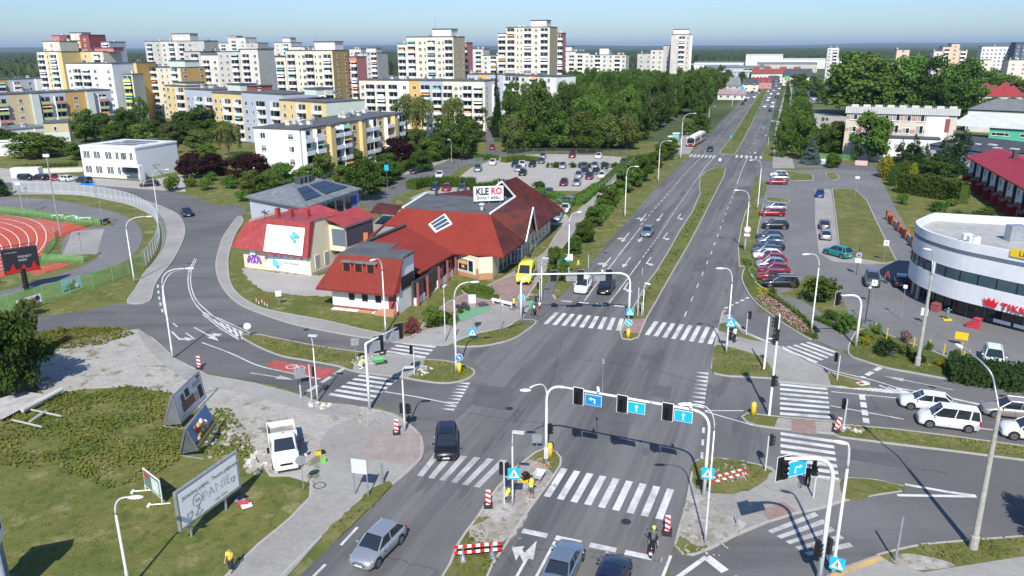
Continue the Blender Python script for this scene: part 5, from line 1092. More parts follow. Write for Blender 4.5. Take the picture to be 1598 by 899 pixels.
canopy('distant_forest',1350,14000,-42,44,60,520,15,7,'forest_canopy',5)
canopy('distant_forest',900,1350,-42,12,26,300,13,7,'forest_canopy',6)
canopy('woodland_belt',760,1300,26,44,26,120,13,8,'forest_canopy',7)
canopy('woodland_belt',640,900,-4.5,12.5,18,120,10,8,'forest_canopy',8)
canopy('woodland_belt',600,900,-42,-30,14,90,9,7,'forest_canopy',9)
for k,(r0,h0)in enumerate(((11000,75),(16000,120))):
 vs=[];N=160
 for i in range(N):
  a=R(-44+88*i/(N-1));h=h0*(.72+.2*math.sin(i*.09+k*2)+.08*math.sin(i*.31+k));
  for r_,z in((r0,0),(r0*1.12,h*.7),(r0*1.3,h),(r0*1.6,0)):vs.append((r_*math.sin(a),r_*math.cos(a),z))
 fs=[(4*i+j,4*i+4+j,4*i+5+j,4*i+1+j)for i in range(N-1)for j in range(3)]
 tag(mesh_obj('hills',vs,fs,'forest_canopy',smooth=True),kind='structure')
GW='trees of the park wood beside the main road'
def road_left(y):return{0:0}
cnt=0
def in_poly(x,y,P):
 ins=False;j=len(P)-1
 for i in range(len(P)):
  if((P[i][1]>y)!=(P[j][1]>y))and x<(P[j][0]-P[i][0])*(y-P[i][1])/(P[j][1]-P[i][1])+P[i][0]:ins=not ins
  j=i
 return ins
PW=[(G(x,y).x,G(x,y).y)for x,y in((792,239),(985,240),(1020,205),(1085,185),(1128,158),(1136,148),(1000,150),(900,158),(842,185),(795,215))]
ys=[p[1]for p in PW];xs=[p[0]for p in PW]
y=min(ys)+1
row=0
while y<max(ys):
 x=min(xs)+(row%2)*3.5
 while x<max(xs):
  gx,gy=x+rnd.uniform(-2,2),y+rnd.uniform(-2,2)
  if in_poly(gx,gy,PW):
   front=row<2
   h=rnd.uniform(10.5,13.5)if front else rnd.uniform(15,20.5)
   if front:tree('round',rnd.choice(['leaf_olive','leaf_mid','leaf_olive']),(gx,gy),h,rnd.uniform(9,11),'olive-green broad tree in the front row of the park wood, %s planted behind the fence'%ORD[cnt%20],group='front row of the park wood')
   else:tree(rnd.choice(['poplar','poplar','round']),rnd.choice(['leaf_dark','leaf_dark','leaf_mid']),(gx,gy),h,rnd.uniform(9,12.5),'tall dark poplar in the dense park wood beside the main road',group=GW)
   cnt+=1
  x+=6.4 if row<2 else 9.0
 y+=7.0 if row<2 else(9.5 if y<260 else 14);row+=1
print('park trees',cnt)
T('poplar','leaf_dark',830,235,123,75,'big dark poplar at the left corner of the park wood');T('round','leaf_dark',858,232,140,60,'dark tree second from the left corner of the park wood');T('spruce','needle_green',776,214,91,20,'dark tree standing alone in front of the tallest tower')
T('sparse','leaf_dry',935,190,128,26,'half-bare poplar with grey branches in the middle of the wood',bark='bark_pale');T('sparse','leaf_mid',893,200,118,30,'thin pale poplar rising from the left of the wood',bark='bark_pale')
T('round','leaf_mid',1340,180,72,112,'great spreading tree left of the group behind the school',bark='bark_pale')
T('poplar','leaf_mid',1405,182,80,84,'tall tree in the middle of the group behind the school');T('poplar','leaf_dark',1450,184,84,76,'dark tall tree right of the middle behind the school');T('round','leaf_dark',1490,188,86,72,'right-hand dark tree of the great group behind the school')
T('round','leaf_mid',1372,180,92,76,'rounded tree filling the gap behind the school roof');T('round','leaf_dark',1465,190,120,70,'dark leafy tree directly behind the school roof end');T('round','leaf_dark',1500,188,130,52,'low dark tree at the right end of the school')
for i,(px,by,ty,wp)in enumerate(((1530,150,108,70),(1560,152,112,64),(1590,154,120,70),(1540,140,104,50),(1600,160,122,60))):T('round','leaf_mid' if i<3 else 'leaf_light',px,by,ty,wp,'green tree in the belt behind the college roof, %s from the left'%ORD[i],group='tree belt behind the college')
for i in range(34):
 px=(1104+i*5.6)if i<18 else(1236+(i-18)*9);D=rnd.uniform(560,900)if i<18 else rnd.uniform(420,760)
 if 1185<px<1236:D=950
 p=AT(px,100,D);tree('round',rnd.choice(['leaf_dark','leaf_mid']),p,rnd.uniform(7,11),rnd.uniform(8,12),'distant leafy tree among the houses beyond the junction',group='distant trees among the far houses')
GR='poplar row between road and path'
for i in range(13):
 t=i/12;px=1219+t*13-2*t*t;by=246-t*112;T('poplar','leaf_mid',px,by,by-(48*(1-t)+12),(20*(1-t)+6),'slim green tree between main road and path, %s from the far crossing'%ORD[i],group=GR)
for i in range(11):
 t=i/10;px=1249-t*5;by=248-t*108;T('round','leaf_dark' if i%2 else 'leaf_mid',px+4*(i%2),by,by-(58*(1-t)+14),(34*(1-t)+10),'bushy tree right of the footpath, %s from the far crossing'%ORD[i],group='bushy tree row right of the footpath')
T('spruce','needle_blue',1264,256,205,30,'blue spruce at the street corner near the banners');T('round','leaf_mid',1356,252,170,66,'large pale-trunked tree in front of the school',bark='bark_pale');T('round','leaf_dark',1318,240,190,50,'dark tree left of the pale-trunked tree at the school');T('round','leaf_dark',1290,240,195,40,'dark rounded tree behind the corner banners');T('sparse','leaf_mid',1283,225,180,24,'dark slender tree by the school yard');T('round','leaf_mid',1222,238,205,14,'small round street tree by the far crossing')
for px,by,ty,wp,lb in((1402,270,222,34,'dark spruce left of the tall pair by the terrace'),(1422,262,212,40,'tall dark spruce in front of the white school wing'),(1442,262,228,26,'narrow blue-green spruce right of the tall spruce'),(1480,262,208,44,'dark spruce against the hall roof'),(1498,270,202,46,'tallest spruce at the corner of the terraced houses'),(1468,275,215,46,'dense spruce in the middle of the garden')):T('spruce','needle_green' if px!=1442 else 'needle_blue',px,by,ty-8,wp*1.15,lb)
T('thuja','leaf_yellow',1381,277,240,34,'golden-yellow conifer at the garden corner');T('thuja','leaf_yellow',1423,288,252,22,'small golden conifer over the hedge');T('thuja','leaf_thuja',1393,290,256,24,'green column conifer beside the golden one');T('round','leaf_dark',1455,290,245,50,'dark rounded garden tree above the hedge');T('round','leaf_dark',1408,285,250,36,'dark garden bush tree behind the golden conifer')
hedge([(1402,300),(1420,303),(1450,308),(1478,312),(1502,318)],4.2,2.2,'leaf_thuja','tall clipped green hedge in front of the terraced houses',60,.16)
for px,by,ty,wp,lb in((1445,358,330,28,'round green bush by the curved building roof'),(1470,352,322,40,'broad green bush second from the curved building'),(1498,350,322,46,'large round garden bush in the middle of the row'),(1535,346,315,50,'biggest garden bush before the dark porches'),(1580,352,335,30,'small bush behind the retail building roof'),(1408,318,296,22,'pale green bush at the garden gate'),(1462,330,308,40,'grey-green mound bush below the tall hedge'),(1485,322,305,30,'second grey-green mound bush below the hedge'),(1505,308,300,14,'small light green bush right of the tall hedge')):S('leaf_mid',px,by,ty,wp,lb)
L=[('round','leaf_dark',135,222,166,44,'dark tree in front of the pink and green balconies'),('round','leaf_mid',36,232,195,70,'broad tree before the low beige building'),('round','leaf_mid',60,245,205,80,'dense green tree left of the white office'),('round','leaf_dark',10,240,198,50,'dark tree at the left edge behind the pavement'),('thuja','leaf_mid',66,192,166,12,'narrow conifer between the pale fins'),('thuja','leaf_mid',83,192,170,14,'second narrow conifer between the fins'),('spruce','needle_green',96,155,120,18,'dark spruce in front of the far blue balconies'),('round','leaf_mid',135,160,124,18,'leafy tree by the far fins'),('round','leaf_dark',190,148,120,22,'tree between the slab and lime balconies'),('round','leaf_dark',165,210,172,30,'small dark tree left of the ochre fin'),('round','leaf_dark',198,215,166,40,'dark round tree in front of the grey gable'),('poplar','leaf_mid',222,205,148,28,'tall pale green tree beside the lime balconies'),('spruce','needle_green',252,205,165,28,'dark conifer left of the yellow block'),('round','leaf_dark',290,218,168,50,'dark tree in front of the yellow block'),('round','leaf_dark',322,215,164,58,'big dark tree beneath the grey facade'),('round','leaf_light',368,205,174,46,'bright green tree before the second yellow band'),('willow','leaf_willow',358,244,180,46,'yellow-green willow left of the four-storey block'),('round','leaf_dark',300,222,185,60,'low dark tree above the office garden'),('round','leaf_mid',240,215,185,30,'low green tree behind the green pergola'),('round','leaf_plum',300,278,236,44,'purple-leaved tree left of the bend'),('round','leaf_plum',335,275,236,40,'dark purple tree between the bend and the grey office'),('round','leaf_plum',388,285,236,66,'wide purple-leaved tree before the white gable'),('round','leaf_plum',572,250,218,48,'purple tree under the yellow fins'),('round','leaf_plum',622,262,212,56,'large purple tree at the right end of the four-storey block'),('round','leaf_mid',465,272,216,62,'bright green tree before the corner of the four-storey block'),('round','leaf_mid',498,278,232,46,'green tree in front of the first yellow fin'),('spruce','needle_green',523,270,206,34,'dark spruce between the yellow fins'),('round','leaf_dark',566,312,245,60,'dark leafy tree right of the grey office'),('round','leaf_dark',590,290,248,50,'dark round tree behind the back street hedge'),('spruce','needle_green',550,180,114,26,'dark spruce rising beside the mint gable'),('spruce','needle_green',565,190,136,22,'second dark spruce beside the mint gable'),('round','leaf_light',600,185,150,26,'small light tree before the cream block'),('willow','leaf_willow',635,212,136,48,'left weeping willow before the broad cream block'),('willow','leaf_willow',660,214,142,40,'middle weeping willow before the broad cream block'),('willow','leaf_willow',708,216,144,50,'right weeping willow before the broad cream block'),('spruce','needle_blue',674,240,168,36,'blue-grey spruce below the willows'),('round','leaf_dark',727,248,172,52,'dark round tree right of the willows'),('sparse','leaf_olive',752,205,162,24,'thin tree before the white end wall'),('round','leaf_dark',690,248,200,44,'dark tree filling the gap under the willows'),('round','leaf_mid',655,250,196,26,'ivy-green tree beside the yellow end fin'),('round','leaf_dark',655,268,232,36,'dark bush tree on the back street corner'),('round','leaf_dark',600,268,236,44,'dark tree behind the hedge of the back street'),('round','leaf_mid',556,262,232,40,'mid-green tree below the purple trees'),('round','leaf_dark',425,298,262,44,'dark tree behind the office roof'),('round','leaf_light',392,302,262,40,'light green bushy tree at the bend'),('spruce','needle_green',-2,306,262,34,'dark spruce at the left frame edge above the running track'),]
for k,lf,px,by,ty,wp,lb in L:T(k,lf,px,by,ty,wp,lb)
FX=[(110,206,178,26),(150,212,178,30),(182,226,190,36),(215,222,190,34),(268,226,190,34),(312,236,200,44),(345,222,186,40),(262,240,212,30),(325,252,222,30),(372,262,235,30),(432,262,230,34),(445,288,250,40),(480,290,256,36),(540,290,256,40),(612,282,248,34),(545,262,236,30),(640,240,205,34),(672,252,215,34),(716,238,196,34),(742,222,186,26),(590,252,226,30),(770,205,180,24),(20,226,200,34),(88,236,205,34),(118,250,222,30),(405,268,240,30),(570,176,150,20),(620,200,172,24),(690,208,178,26),(1545,178,150,30),(1575,180,150,34),(1530,262,238,26),(1450,272,244,34),(1345,244,214,28),(1300,262,236,24),(1308,215,186,30)]
for i,(px,by,ty,wp)in enumerate(FX):T('round',rnd.choice(['leaf_dark','leaf_mid','leaf_mid','leaf_olive']),px,by,ty,wp,'green garden tree among the buildings, %s of the %s planting'%(ORD[i%18],'near' if i<18 else 'outer'),group='garden trees among the buildings')
for px,by,ty,wp,lb in((270,298,262,38,'dark round bush right of the white office entrance'),(298,292,270,26,'small dark bush beside the round one'),(322,296,272,30,'green bush on the lawn at the bend'),(360,294,266,34,'green bush nearer the purple trees'),(330,282,262,26,'pale bush in front of the purple tree'),(410,300,280,30,'bush below the estate path'),(380,314,290,30,'green bush on the slope by the grey office')):S('leaf_mid',px,by,ty,wp,lb)
AV=[(868,428,385,30),(880,440,398,24),(897,398,370,26),(912,378,345,32),(927,352,322,36),(936,340,312,26),(945,326,292,34),(955,312,290,26),(975,300,262,36),(986,292,252,36),(998,284,242,36),(1008,270,240,30),(1022,262,238,30),(1037,250,222,34),(1046,240,218,30),(1090,207,180,34),(1075,212,190,24)]
for i,(px,by,ty,wp)in enumerate(AV):T('round' if wp>26 else 'poplar','leaf_mid' if i%3 else 'leaf_hedge',px,by,ty-4,wp,'young green tree in the avenue by the cycle path, %s from the shop end'%ORD[i],group='young avenue trees by the cycle path')
hedge([(872,415),(890,392),(905,372),(925,350)],1.2,1.1,'leaf_mid','low green hedge along the cycle path beside the young trees');hedge([(940,345),(960,318),(985,285),(1005,268)],1.1,1.,'leaf_mid','farther low hedge along the cycle path')
hedge([(835,300),(862,308),(890,320),(905,318),(925,300),(935,292)],1.0,2.4,'leaf_mid','rough green bank between the gravel car park and the shop');hedge([(866,342),(880,330),(900,312),(935,292),(968,262),(985,248)],.9,1.3,'leaf_hedge','long hedge along the mesh fence of the gravel car park')
hedge([(642,296),(660,291),(690,290),(722,292),(738,290)],1.9,2.8,'leaf_hedge','leafy hedge behind the shop roof beside the parked red car');hedge([(735,300),(760,298),(790,292)],1.7,2.6,'leaf_hedge','short hedge behind the rooftop shop sign')
hedge([(742,252),(760,249),(775,251)],1.4,2.2,'leaf_hedge','short hedge at the left entrance of the gravel car park');hedge([(786,254),(812,250),(838,253)],1.4,2.2,'leaf_hedge','hedge behind the white car in the gravel car park')
S('leaf_hedge',842,295,277,30,'round green bush standing in the gravel car park')
for px,wp in((866,20),(893,16),(909,20),(922,16),(944,22),(960,16),(870,14),(855,8)):S('leaf_hedge',px,262,250,wp,'clipped round bush in the row behind the parked cars',group='round bushes of the gravel car park')
hedge([(560,300),(600,282),(640,262),(690,248),(722,240),(740,236)],2.0,2.6,'leaf_hedge','long clipped hedge along the back street');hedge([(640,250),(680,244),(712,238)],2.2,2.4,'leaf_mid','second clipped hedge below the dark trees')
hedge([(25,270),(60,267),(95,265),(122,263)],1.7,1.6,'leaf_dark','clipped green hedge behind the parked cars by the office');hedge([(290,268),(330,270),(370,276)],1.2,1.4,'leaf_dark','hedge between the bend and the purple trees')
S('leaf_hedge',1279,470,420,66,'light green rounded tree-like bush at the parking lot corner');
for px,by,ty,wp,lb,lf in((1322,518,480,44,'dark green clipped bush behind the curved signal mast','leaf_mid'),(1295,500,478,32,'dark bush below the corner tree','leaf_dark'),(1352,528,508,28,'yellow-green bush in the shrub bed','leaf_light'),(1366,522,500,30,'green bush beyond the yellow-green one','leaf_mid'),(1382,553,522,46,'large dark green juniper in the shrub bed','needle_green'),(1384,555,540,30,'blue-grey low juniper under the dark one','needle_blue'),(1412,535,508,24,'small rose tree with pink flowers in the bed','leaf_rose'),(1413,556,532,24,'yellow-green juniper beside the concrete post','leaf_light'),(1428,566,544,30,'dark juniper at the concrete post','needle_green'),(1449,548,528,14,'small bush near the yellow posts','leaf_mid'),(1465,572,555,22,'cream flowering bush on the bank','leaf_yellow'),(1350,540,520,20,'lime-green cushion bush','leaf_yellow'),(1262,524,510,16,'yellow-green bush at the flower bed tip','leaf_light'),(1271,530,515,14,'dark bush at the flower bed tip','leaf_dark'),(1491,560,538,20,'dark bush below the yellow sign','leaf_dark')):S(lf,px,by,ty,wp,lb if len(lb.split())>3 else lb+' in the bed')
hedge([(1478,588),(1510,592),(1545,598),(1590,604),(1640,610)],1.3,3.4,'needle_green','dense spreading juniper bed before the mint-white car',60,.12);hedge([(1480,575),(1520,580),(1560,588),(1620,592)],1.2,2.2,'needle_green','rear half of the spreading juniper bed',60,.12)
hedge([(1200,462),(1225,478),(1250,498),(1268,516)],.55,.6,'leaf_hedge','low box hedge edging the rose bed',70,.07);hedge([(1270,500),(1292,508),(1310,518)],.6,.7,'leaf_hedge','low box hedge beside the pavement',70,.07)
weeds('rose_bed',[(1185,462),(1210,468),(1262,510),(1262,524),(1235,512),(1198,485),(1178,468)],55,'leaf_rose',.4,.1)
weeds('lime_ground_cover',[(1176,448),(1195,452),(1206,462),(1186,460)],60,'leaf_yellow',.3,.1)
S('leaf_hedge',1236,450,434,16,'small bush at the end of the parked cars');S('leaf_hedge',1206,458,446,14,'little bush beside the lime ground cover');S('leaf_olive',1200,440,425,14,'scrubby bush by the road edge')
S('leaf_oleander',643,520,486,38,'round bush covered in crimson flowers at the shop annex');S('leaf_mid',680,510,472,58,'large dark green bush right of the crimson bush');S('leaf_mid',703,505,480,34,'second green bush by the garden')
for px,by,w_ in((718,490,14),(730,486,12)):S('leaf_mid',px,by,by-13,w_,'small clipped ball bush in the green gravel',group='clipped ball bushes in the shop garden')
S('leaf_lavender',722,482,470,26,'grey-purple lavender bush beside the green gravel');S('leaf_lavender',752,478,470,22,'second purple lavender bush near the barrier');hedge([(722,452),(735,460),(752,463),(778,466)],.5,.6,'leaf_hedge','low curved box hedge of the oval flower bed',80,.06);hedge([(735,452),(750,455),(768,460)],.8,1.2,'leaf_mid','low shrubs inside the oval flower bed',60,.08)
sheet('green_gravel',[(708,500),(712,486),(740,480),(762,478),(766,482),(745,492),(715,503)],.14,mat('green_chips',(.13,.3,.16),.9,noise=.3,nscale=6),smooth=True)
sheet('oval_bed',[(720,453),(735,448),(765,455),(782,465),(765,469),(738,464)],.14,'wild_ground',kerb=.02)
weeds('tall_weeds',[(0,655),(60,628),(110,612),(160,606),(200,604),(265,612),(275,640),(290,668),(300,700),(260,735),(215,752),(170,765),(120,745),(60,735),(0,728),(-60,720),(-60,660)],30,'leaf_weed',.28,.09,.1)
weeds('tall_weeds',[(50,522),(125,513),(190,513),(210,523),(160,540),(90,548),(60,556),(40,550)],46,'leaf_weed',.3,.1)
weeds('tall_weeds',[(300,640),(360,640),(392,690),(400,712),(350,720),(310,705)],30,'leaf_weed',.25,.1,.4)
weeds('grass_tufts',[(-60,720),(100,740),(170,765),(260,740),(400,715),(470,745),(484,770),(452,808),(350,905),(-100,905)],22,'leaf_grass',.02,.04)
for P in([(395,525),(500,542),(552,550),(560,565),(500,565),(420,542)],[(664,563),(735,576),(725,590),(660,592)],[(714,536),(748,522),(835,502),(800,528)],[(1114,540),(1195,562),(1202,586),(1116,582)],[(1083,726),(1160,722),(1198,733),(1168,762),(1090,760)],[(1311,752),(1400,760),(1367,770)],[(1430,852),(1598,838),(1598,862),(1500,885),(1440,870)],[(1300,660),(1598,700),(1598,715),(1400,690)],[(1322,553),(1390,570),(1470,586),(1470,575),(1380,545),(1340,530)],[(507,836),(600,758),(608,757),(538,828)],[(695,890),(740,826),(800,840),(760,899)],[(842,705),(868,706),(872,722),(850,716)]):
 weeds('verge_grass',P,16,'leaf_grass',.12,.1,.35)
for P in([(1100,300),(1110,300),(1080,365),(1050,410),(1020,455),(990,500),(985,500),(1012,450),(1040,405),(1070,355)],[(1140,222),(1175,165),(1195,140),(1185,170),(1155,222)],[(1155,405),(1168,408),(1190,445),(1175,440)]):weeds('median_scrub',P,14,'leaf_mid',.55,.18)
for P in([(860,420),(910,415),(960,350),(1040,262),(1060,245),(1045,245),(960,318),(905,385)],):weeds('verge_grass',P,5,'leaf_grass',.08,.13)
T('round','leaf_dark',30,618,472,92,'dark olive tree standing at the left edge beside the old slabs');T('round','leaf_olive',-8,606,466,90,'second dark olive tree cut by the left frame edge');T('sparse','leaf_olive',52,560,462,50,'thin upper shoots of the olive tree group');S('leaf_olive',50,492,456,34,'small olive bush in front of the white banner')
S('leaf_weed',97,520,506,16,'little weed bush at the road edge')
g=G(1655,856);tree('round','leaf_mid',g,6,3.6,'tree just beyond the right frame edge shading the slip road')
# ================================================================== VEHICLES
def paint(name,col,metal=.3):
 return mat(name,col,.32,metal,coat=.7)
paint('car_white',(.72,.72,.71),0);paint('car_black',(.012,.012,.014));paint('car_navy',(.015,.025,.055));paint('car_silver',(.42,.44,.46),.6);paint('car_bluesilver',(.25,.31,.37),.6);paint('car_red',(.30,.012,.02));paint('car_maroon',(.11,.012,.022));paint('car_grey',(.12,.13,.14),.5);paint('car_teal',(.02,.24,.22));paint('car_blue',(.012,.04,.22));paint('car_beige',(.40,.37,.32),.5);paint('car_mint',(.62,.70,.68),0);paint('car_yellow',(.72,.70,.06),0)
mat('lamp_clear',(.6,.62,.63),.12,.1);mat('lamp_red',(.35,.01,.01),.25);mat('plate',(.7,.7,.68),.5);mat('alloy',(.42,.43,.45),.3,.8);mat('seat_dark',(.03,.03,.035),.9)
def loft(st,smooth=True):
 """stations (x, list of (y, z)) right half; mirrored"""
 b=MB();n=len(st[0][1])*2-1;vs=[]
 for x,s in st:
  full=[(-y,z)for y,z in s]+[(y,z)for y,z in reversed(s[:-1])]
  vs+=[V(x,y,z)for y,z in full]
 fs=[]
 for i in range(len(st)-1):
  for k in range(n-1):fs.append((i*n+k,(i+1)*n+k,(i+1)*n+k+1,i*n+k+1))
 fs.append(tuple(range(n)));fs.append(tuple((len(st)-1)*n+k for k in range(n-1,-1,-1)))
 for i in range(len(st)-1):fs.append((i*n,i*n+n-1,(i+1)*n+n-1,(i+1)*n))
 return b.add(vs,fs)
STY={'hatch':(4.2,1.76,1.47,1.05,.35,-1.35,-1.92,.92,.80,.95,.31),'sedan':(4.55,1.78,1.45,1.10,.35,-.95,-1.65,.92,.80,.98,.32),'small':(3.75,1.66,1.49,1.05,.45,-1.3,-1.75,.93,.82,.95,.29),'estate':(4.6,1.78,1.48,1.15,.42,-1.85,-2.18,.92,.80,.95,.32),'suv':(4.45,1.84,1.64,1.05,.38,-1.6,-2.05,1.03,.95,1.05,.35),'mpv':(4.35,1.80,1.62,1.35,.5,-1.6,-2.03,.98,.88,1.0,.32),'van':(4.5,1.80,1.85,1.35,.62,-2.05,-2.2,1.05,.95,1.1,.33)}
CARP={}
def car_proto(style,col,lite=False):
 key=(style,col,lite)
 L,W,H,cx,rf,rr,tx,bz,hz,tz,wr=STY[style];h=L/2;w2=W/2
 def sec(k,zb,zm,zt,crown_=.04):return[(w2*k*.90,zb),(w2*k,zb+.12),(w2*k*1.0,zm),(w2*k*.965,zt-.06),(w2*k*.86,zt),(0,zt+crown_)]
 st=[(h,sec(.70,.28,.42,.52,.02)),(h-.07,sec(.84,.20,.45,.64,.03)),(h-.30,sec(.95,.19,.5,hz-.06)),(h-.75,sec(1,.19,.55,hz+.02)),(cx,sec(1,.19,.58,bz-.02)),(rf,sec(1,.18,.6,bz)),(0,sec(1,.18,.6,bz)),(-1.0,sec(1,.18,.6,bz+.01)),(tx+.1,sec(.99,.19,.6,bz+.02)),(-h+.22,sec(.95,.22,.55,tz-.02)),(-h+.05,sec(.88,.24,.5,tz-.14,.02)),(-h,sec(.78,.32,.45,.6,.02))]
 def me_of(nm,fn,mats,smooth=False):
  k2=(nm,style)+tuple(mats)
  if k2 not in MESHES:
   b=fn();me=bpy.data.meshes.new(nm);me.from_pydata(b.v,[],b.f)
   for m in mats:me.materials.append(MATS[m])
   me.polygons.foreach_set('material_index',b.m)
   if smooth:me.polygons.foreach_set('use_smooth',[len(p.vertices)==4 for p in me.polygons])
   me.update();MESHES[k2]=me
  return MESHES[k2]
 def body():
  b=loft(st)
  for sx in(1,-1):
   xw=(h-.82)if sx>0 else-(h-.85)
   for sy in(1,-1):b.disc((xw,sy*(w2-.0),wr+.03),(0,1,0),wr+.07,18,1,.03)
  b.box(-h+.5,h-.5,-w2*.8,w2*.8,.16,.22,1)
  b.box(h-.045,h-.0,-w2*.5,w2*.5,.40,.50,1)
  for sy in(1,-1):
   for x in(.95*cx,.0,-1.0 if style!='small' else-.9):b.box(x-.008,x+.008,sy*w2*1.0-.006,sy*w2*1.0+.004,.3,bz-.08,1)
  return b
 gz=bz;tw=w2*.70
 base=[(cx+.02,w2*.84,gz-.01),(tx,w2*.84,gz+.01)]
 A=V(cx,w2*.86,gz);B_=V(rf,tw,H-.05);C_=V(rr,tw,H-.07);D=V(tx,w2*.84,gz+.01)
 def mir(v):return V(v.x,-v.y,v.z)
 def roof():
  b=MB();R1=V(rf,tw*.8,H);R2=V((rf+rr)/2,tw*.82,H+.02);R3=V(rr,tw*.8,H-.02);M1=V((rf+rr)/2,tw*1.02,H-.03)
  T_=[B_,M1,C_];I=[R1,R2,R3]
  for i in range(2):
   b.add([T_[i],T_[i+1],I[i+1],I[i]],[(3,2,1,0)]);b.add([mir(T_[i]),mir(T_[i+1]),mir(I[i+1]),mir(I[i])],[(0,1,2,3)]);b.add([I[i],I[i+1],mir(I[i+1]),mir(I[i])],[(0,1,2,3)])
  for q in(lambda v:v,mir):
   for a,c in((A,B_),(D,C_)):b.tube([q(a),q(c)],.045,5)
   mid=A.lerp(D,.47);mt=B_.lerp(C_,.42);b.tube([q(mid),q(mt)+V(0,0,0)],.04,5)
   if style in('estate','mpv','suv','van'):b.tube([q(A.lerp(D,.78)),q(B_.lerp(C_,.8))],.06,5)
  return b
 def quadm(a,b_,c,d):return MB().add([a,b_,c,d],[(0,1,2,3)])
 root=bpy.data.objects.new('car',None)
 COL.objects.link(root)
 def P(nm,me,loc=(0,0,0),par=None):
  o=bpy.data.objects.new(nm,me);COL.objects.link(o);o.parent=par or root;o.location=loc;return o
 P('body',me_of('body',body,[col,'black'],True));P('roof',me_of('roof',roof,[col]))
 P('windscreen',me_of('windscreen',lambda:quadm(A,B_,mir(B_),mir(A)),['glass_dark']));P('rear_window',me_of('rear_window',lambda:quadm(mir(D),mir(C_),C_,D),['glass_dark' if style!='van' else col]))
 for nm,q in(('l',lambda v:v),('r',mir)):
  M1=V((rf+rr)/2,tw*1.02,H-.03)
  vs=[A,D,C_,M1,B_]
  P('side_window',me_of('side_window'+nm,lambda:MB().add([q(v)for v in vs],[(0,1,2,3,4)]),['glass_dark']))
 def tyre():return MB().disc((0,0,0),(0,1,0),wr,20,0,.21)
 def rim():
  b=MB();b.disc((0,0,0),(0,1,0),wr*.66,14,0,.225)
  for k in range(5):a=k*1.2566;b.box(-.02,.02,-.116,.116,.03,wr*.6,1,Matrix.Rotation(a+.6,4,'Y'))
  return b
 ty=me_of('tyre',tyre,['rubber']);ri=me_of('rim',rim,['alloy','black'])
 for x in(h-.82,-(h-.85)):
  for y in(w2-.075,-(w2-.075)):
   o=P('wheel',ty,(x,y,wr));
   if not lite:P('rim',ri,(0,0,0),o)
 if not lite:
  for s in(1,-1):
   P('headlight',me_of('headlight%d'%s,lambda:MB().add([V(h-.04,s*w2*.42,.56),V(h-.10,s*w2*.80,.60),V(h-.36,s*w2*.90,.74),V(h-.24,s*w2*.52,.72)],[(0,1,2,3)if s>0 else(3,2,1,0)]).add([V(h-.035,s*w2*.42,.52),V(h-.09,s*w2*.80,.56),V(h-.35,s*w2*.93,.70),V(h-.36,s*w2*.90,.755),V(h-.10,s*w2*.80,.635),V(h-.04,s*w2*.42,.60)],[(0,1,4,5),(1,2,3,4)]),['lamp_clear']))
   P('tail_light',me_of('tail_light%d'%s,lambda:MB().box(-h+.0,-h+.14,min(s*w2*.62,s*w2*.90),max(s*w2*.62,s*w2*.90),.62,tz-.12),['lamp_red']))
   P('wing_mirror',me_of('wing_mirror%d'%s,lambda:MB().sphere((cx-.25,s*(w2+.08),bz+.08),.09,.11,.075),[col]))
  P('number_plate',me_of('plate_f',lambda:MB().box(h-.005,h+.012,-.26,.26,.33,.44),['plate']));P('number_plate',me_of('plate_r',lambda:MB().box(-h-.012,-h+.005,-.26,.26,.45,.56),['plate']))
  P('grille',me_of('grille',lambda:MB().box(h-.06,h-.015,-w2*.38,w2*.38,.50,.60),['black']))
  P('front_seats',me_of('front_seats',lambda:MB().box(-.3,-.05,-.6,-.15,.4,1.15).box(-.3,-.05,.15,.6,.4,1.15),['seat_dark']))
 if style=='suv' or style=='estate':
  for s in(1,-1):P('roof_rail',me_of('roof_rail%d'%s,lambda:MB().tube([(rf-.1,s*tw*.9,H+.05),(rr+.1,s*tw*.9,H+.04)],.02,5),['chrome']))
 return root
CATN={'hatch':'car','sedan':'car','small':'car','estate':'car','suv':'car','mpv':'car','van':'van'}
def car(px,py,head,style,col,label,group=None,lite=False,name=None,z=.05,off=0):
 """standing at the sighted ground point, nose towards the sighted point head"""
 g=G(px,py);t=G(*head);rz=math.atan2(t.y-g.y,t.x-g.x)
 key=(style,col,lite)
 if key in CARP:o=copy_tree(CARP[key])
 else:o=car_proto(style,col,lite);CARP[key]=o
 o.name=name or('parked_car' if group and 'parked' in group else 'car')
 o.location=(g.x,g.y,z);o.rotation_euler=(0,0,rz)
 for k in('group',):
  if k in o:del o[k]
 return tag(o,label,CATN[style],group)
car(591,862,(548,905),'hatch','car_silver','silver hatchback turning away at the bottom, in front of the grey kerb')
car(697,701,(696,745),'mpv','car_black','black people carrier driving over the zebra crossing')
car(879,893,(893,862),'sedan','car_bluesilver','blue-silver saloon waiting at the bottom stop line')
car(953,917,(966,880),'sedan','car_navy','dark navy saloon cut by the bottom frame edge in the middle lane')
car(910,453,(893,478),'mpv','car_white','white people carrier waiting under the far signal gantry',None)
car(946,454,(930,479),'sedan','car_black','black saloon waiting under the far signal gantry')
car(1010,367,(993,391),'hatch','car_bluesilver','grey-blue hatchback driving down the left carriageway')
car(1108,236,(1095,253),'hatch','car_navy','dark car on the far zebra crossing')
car(1444,637,(1390,630),'hatch','car_white','white hatchback waiting with its side to the camera on the right street')
car(1477,665,(1400,655),'van','car_white','white high-roofed van with a dark side window on the right street')
car(1577,649,(1500,641),'estate','car_beige','beige silver estate car behind the white van at the right edge')
car(1608,684,(1540,675),'suv','car_white','white compact off-roader cut by the right frame edge')
car(292,336,(303,349),'sedan','car_navy','dark blue saloon coming round the bend')
CP='cars parked beside the white office'
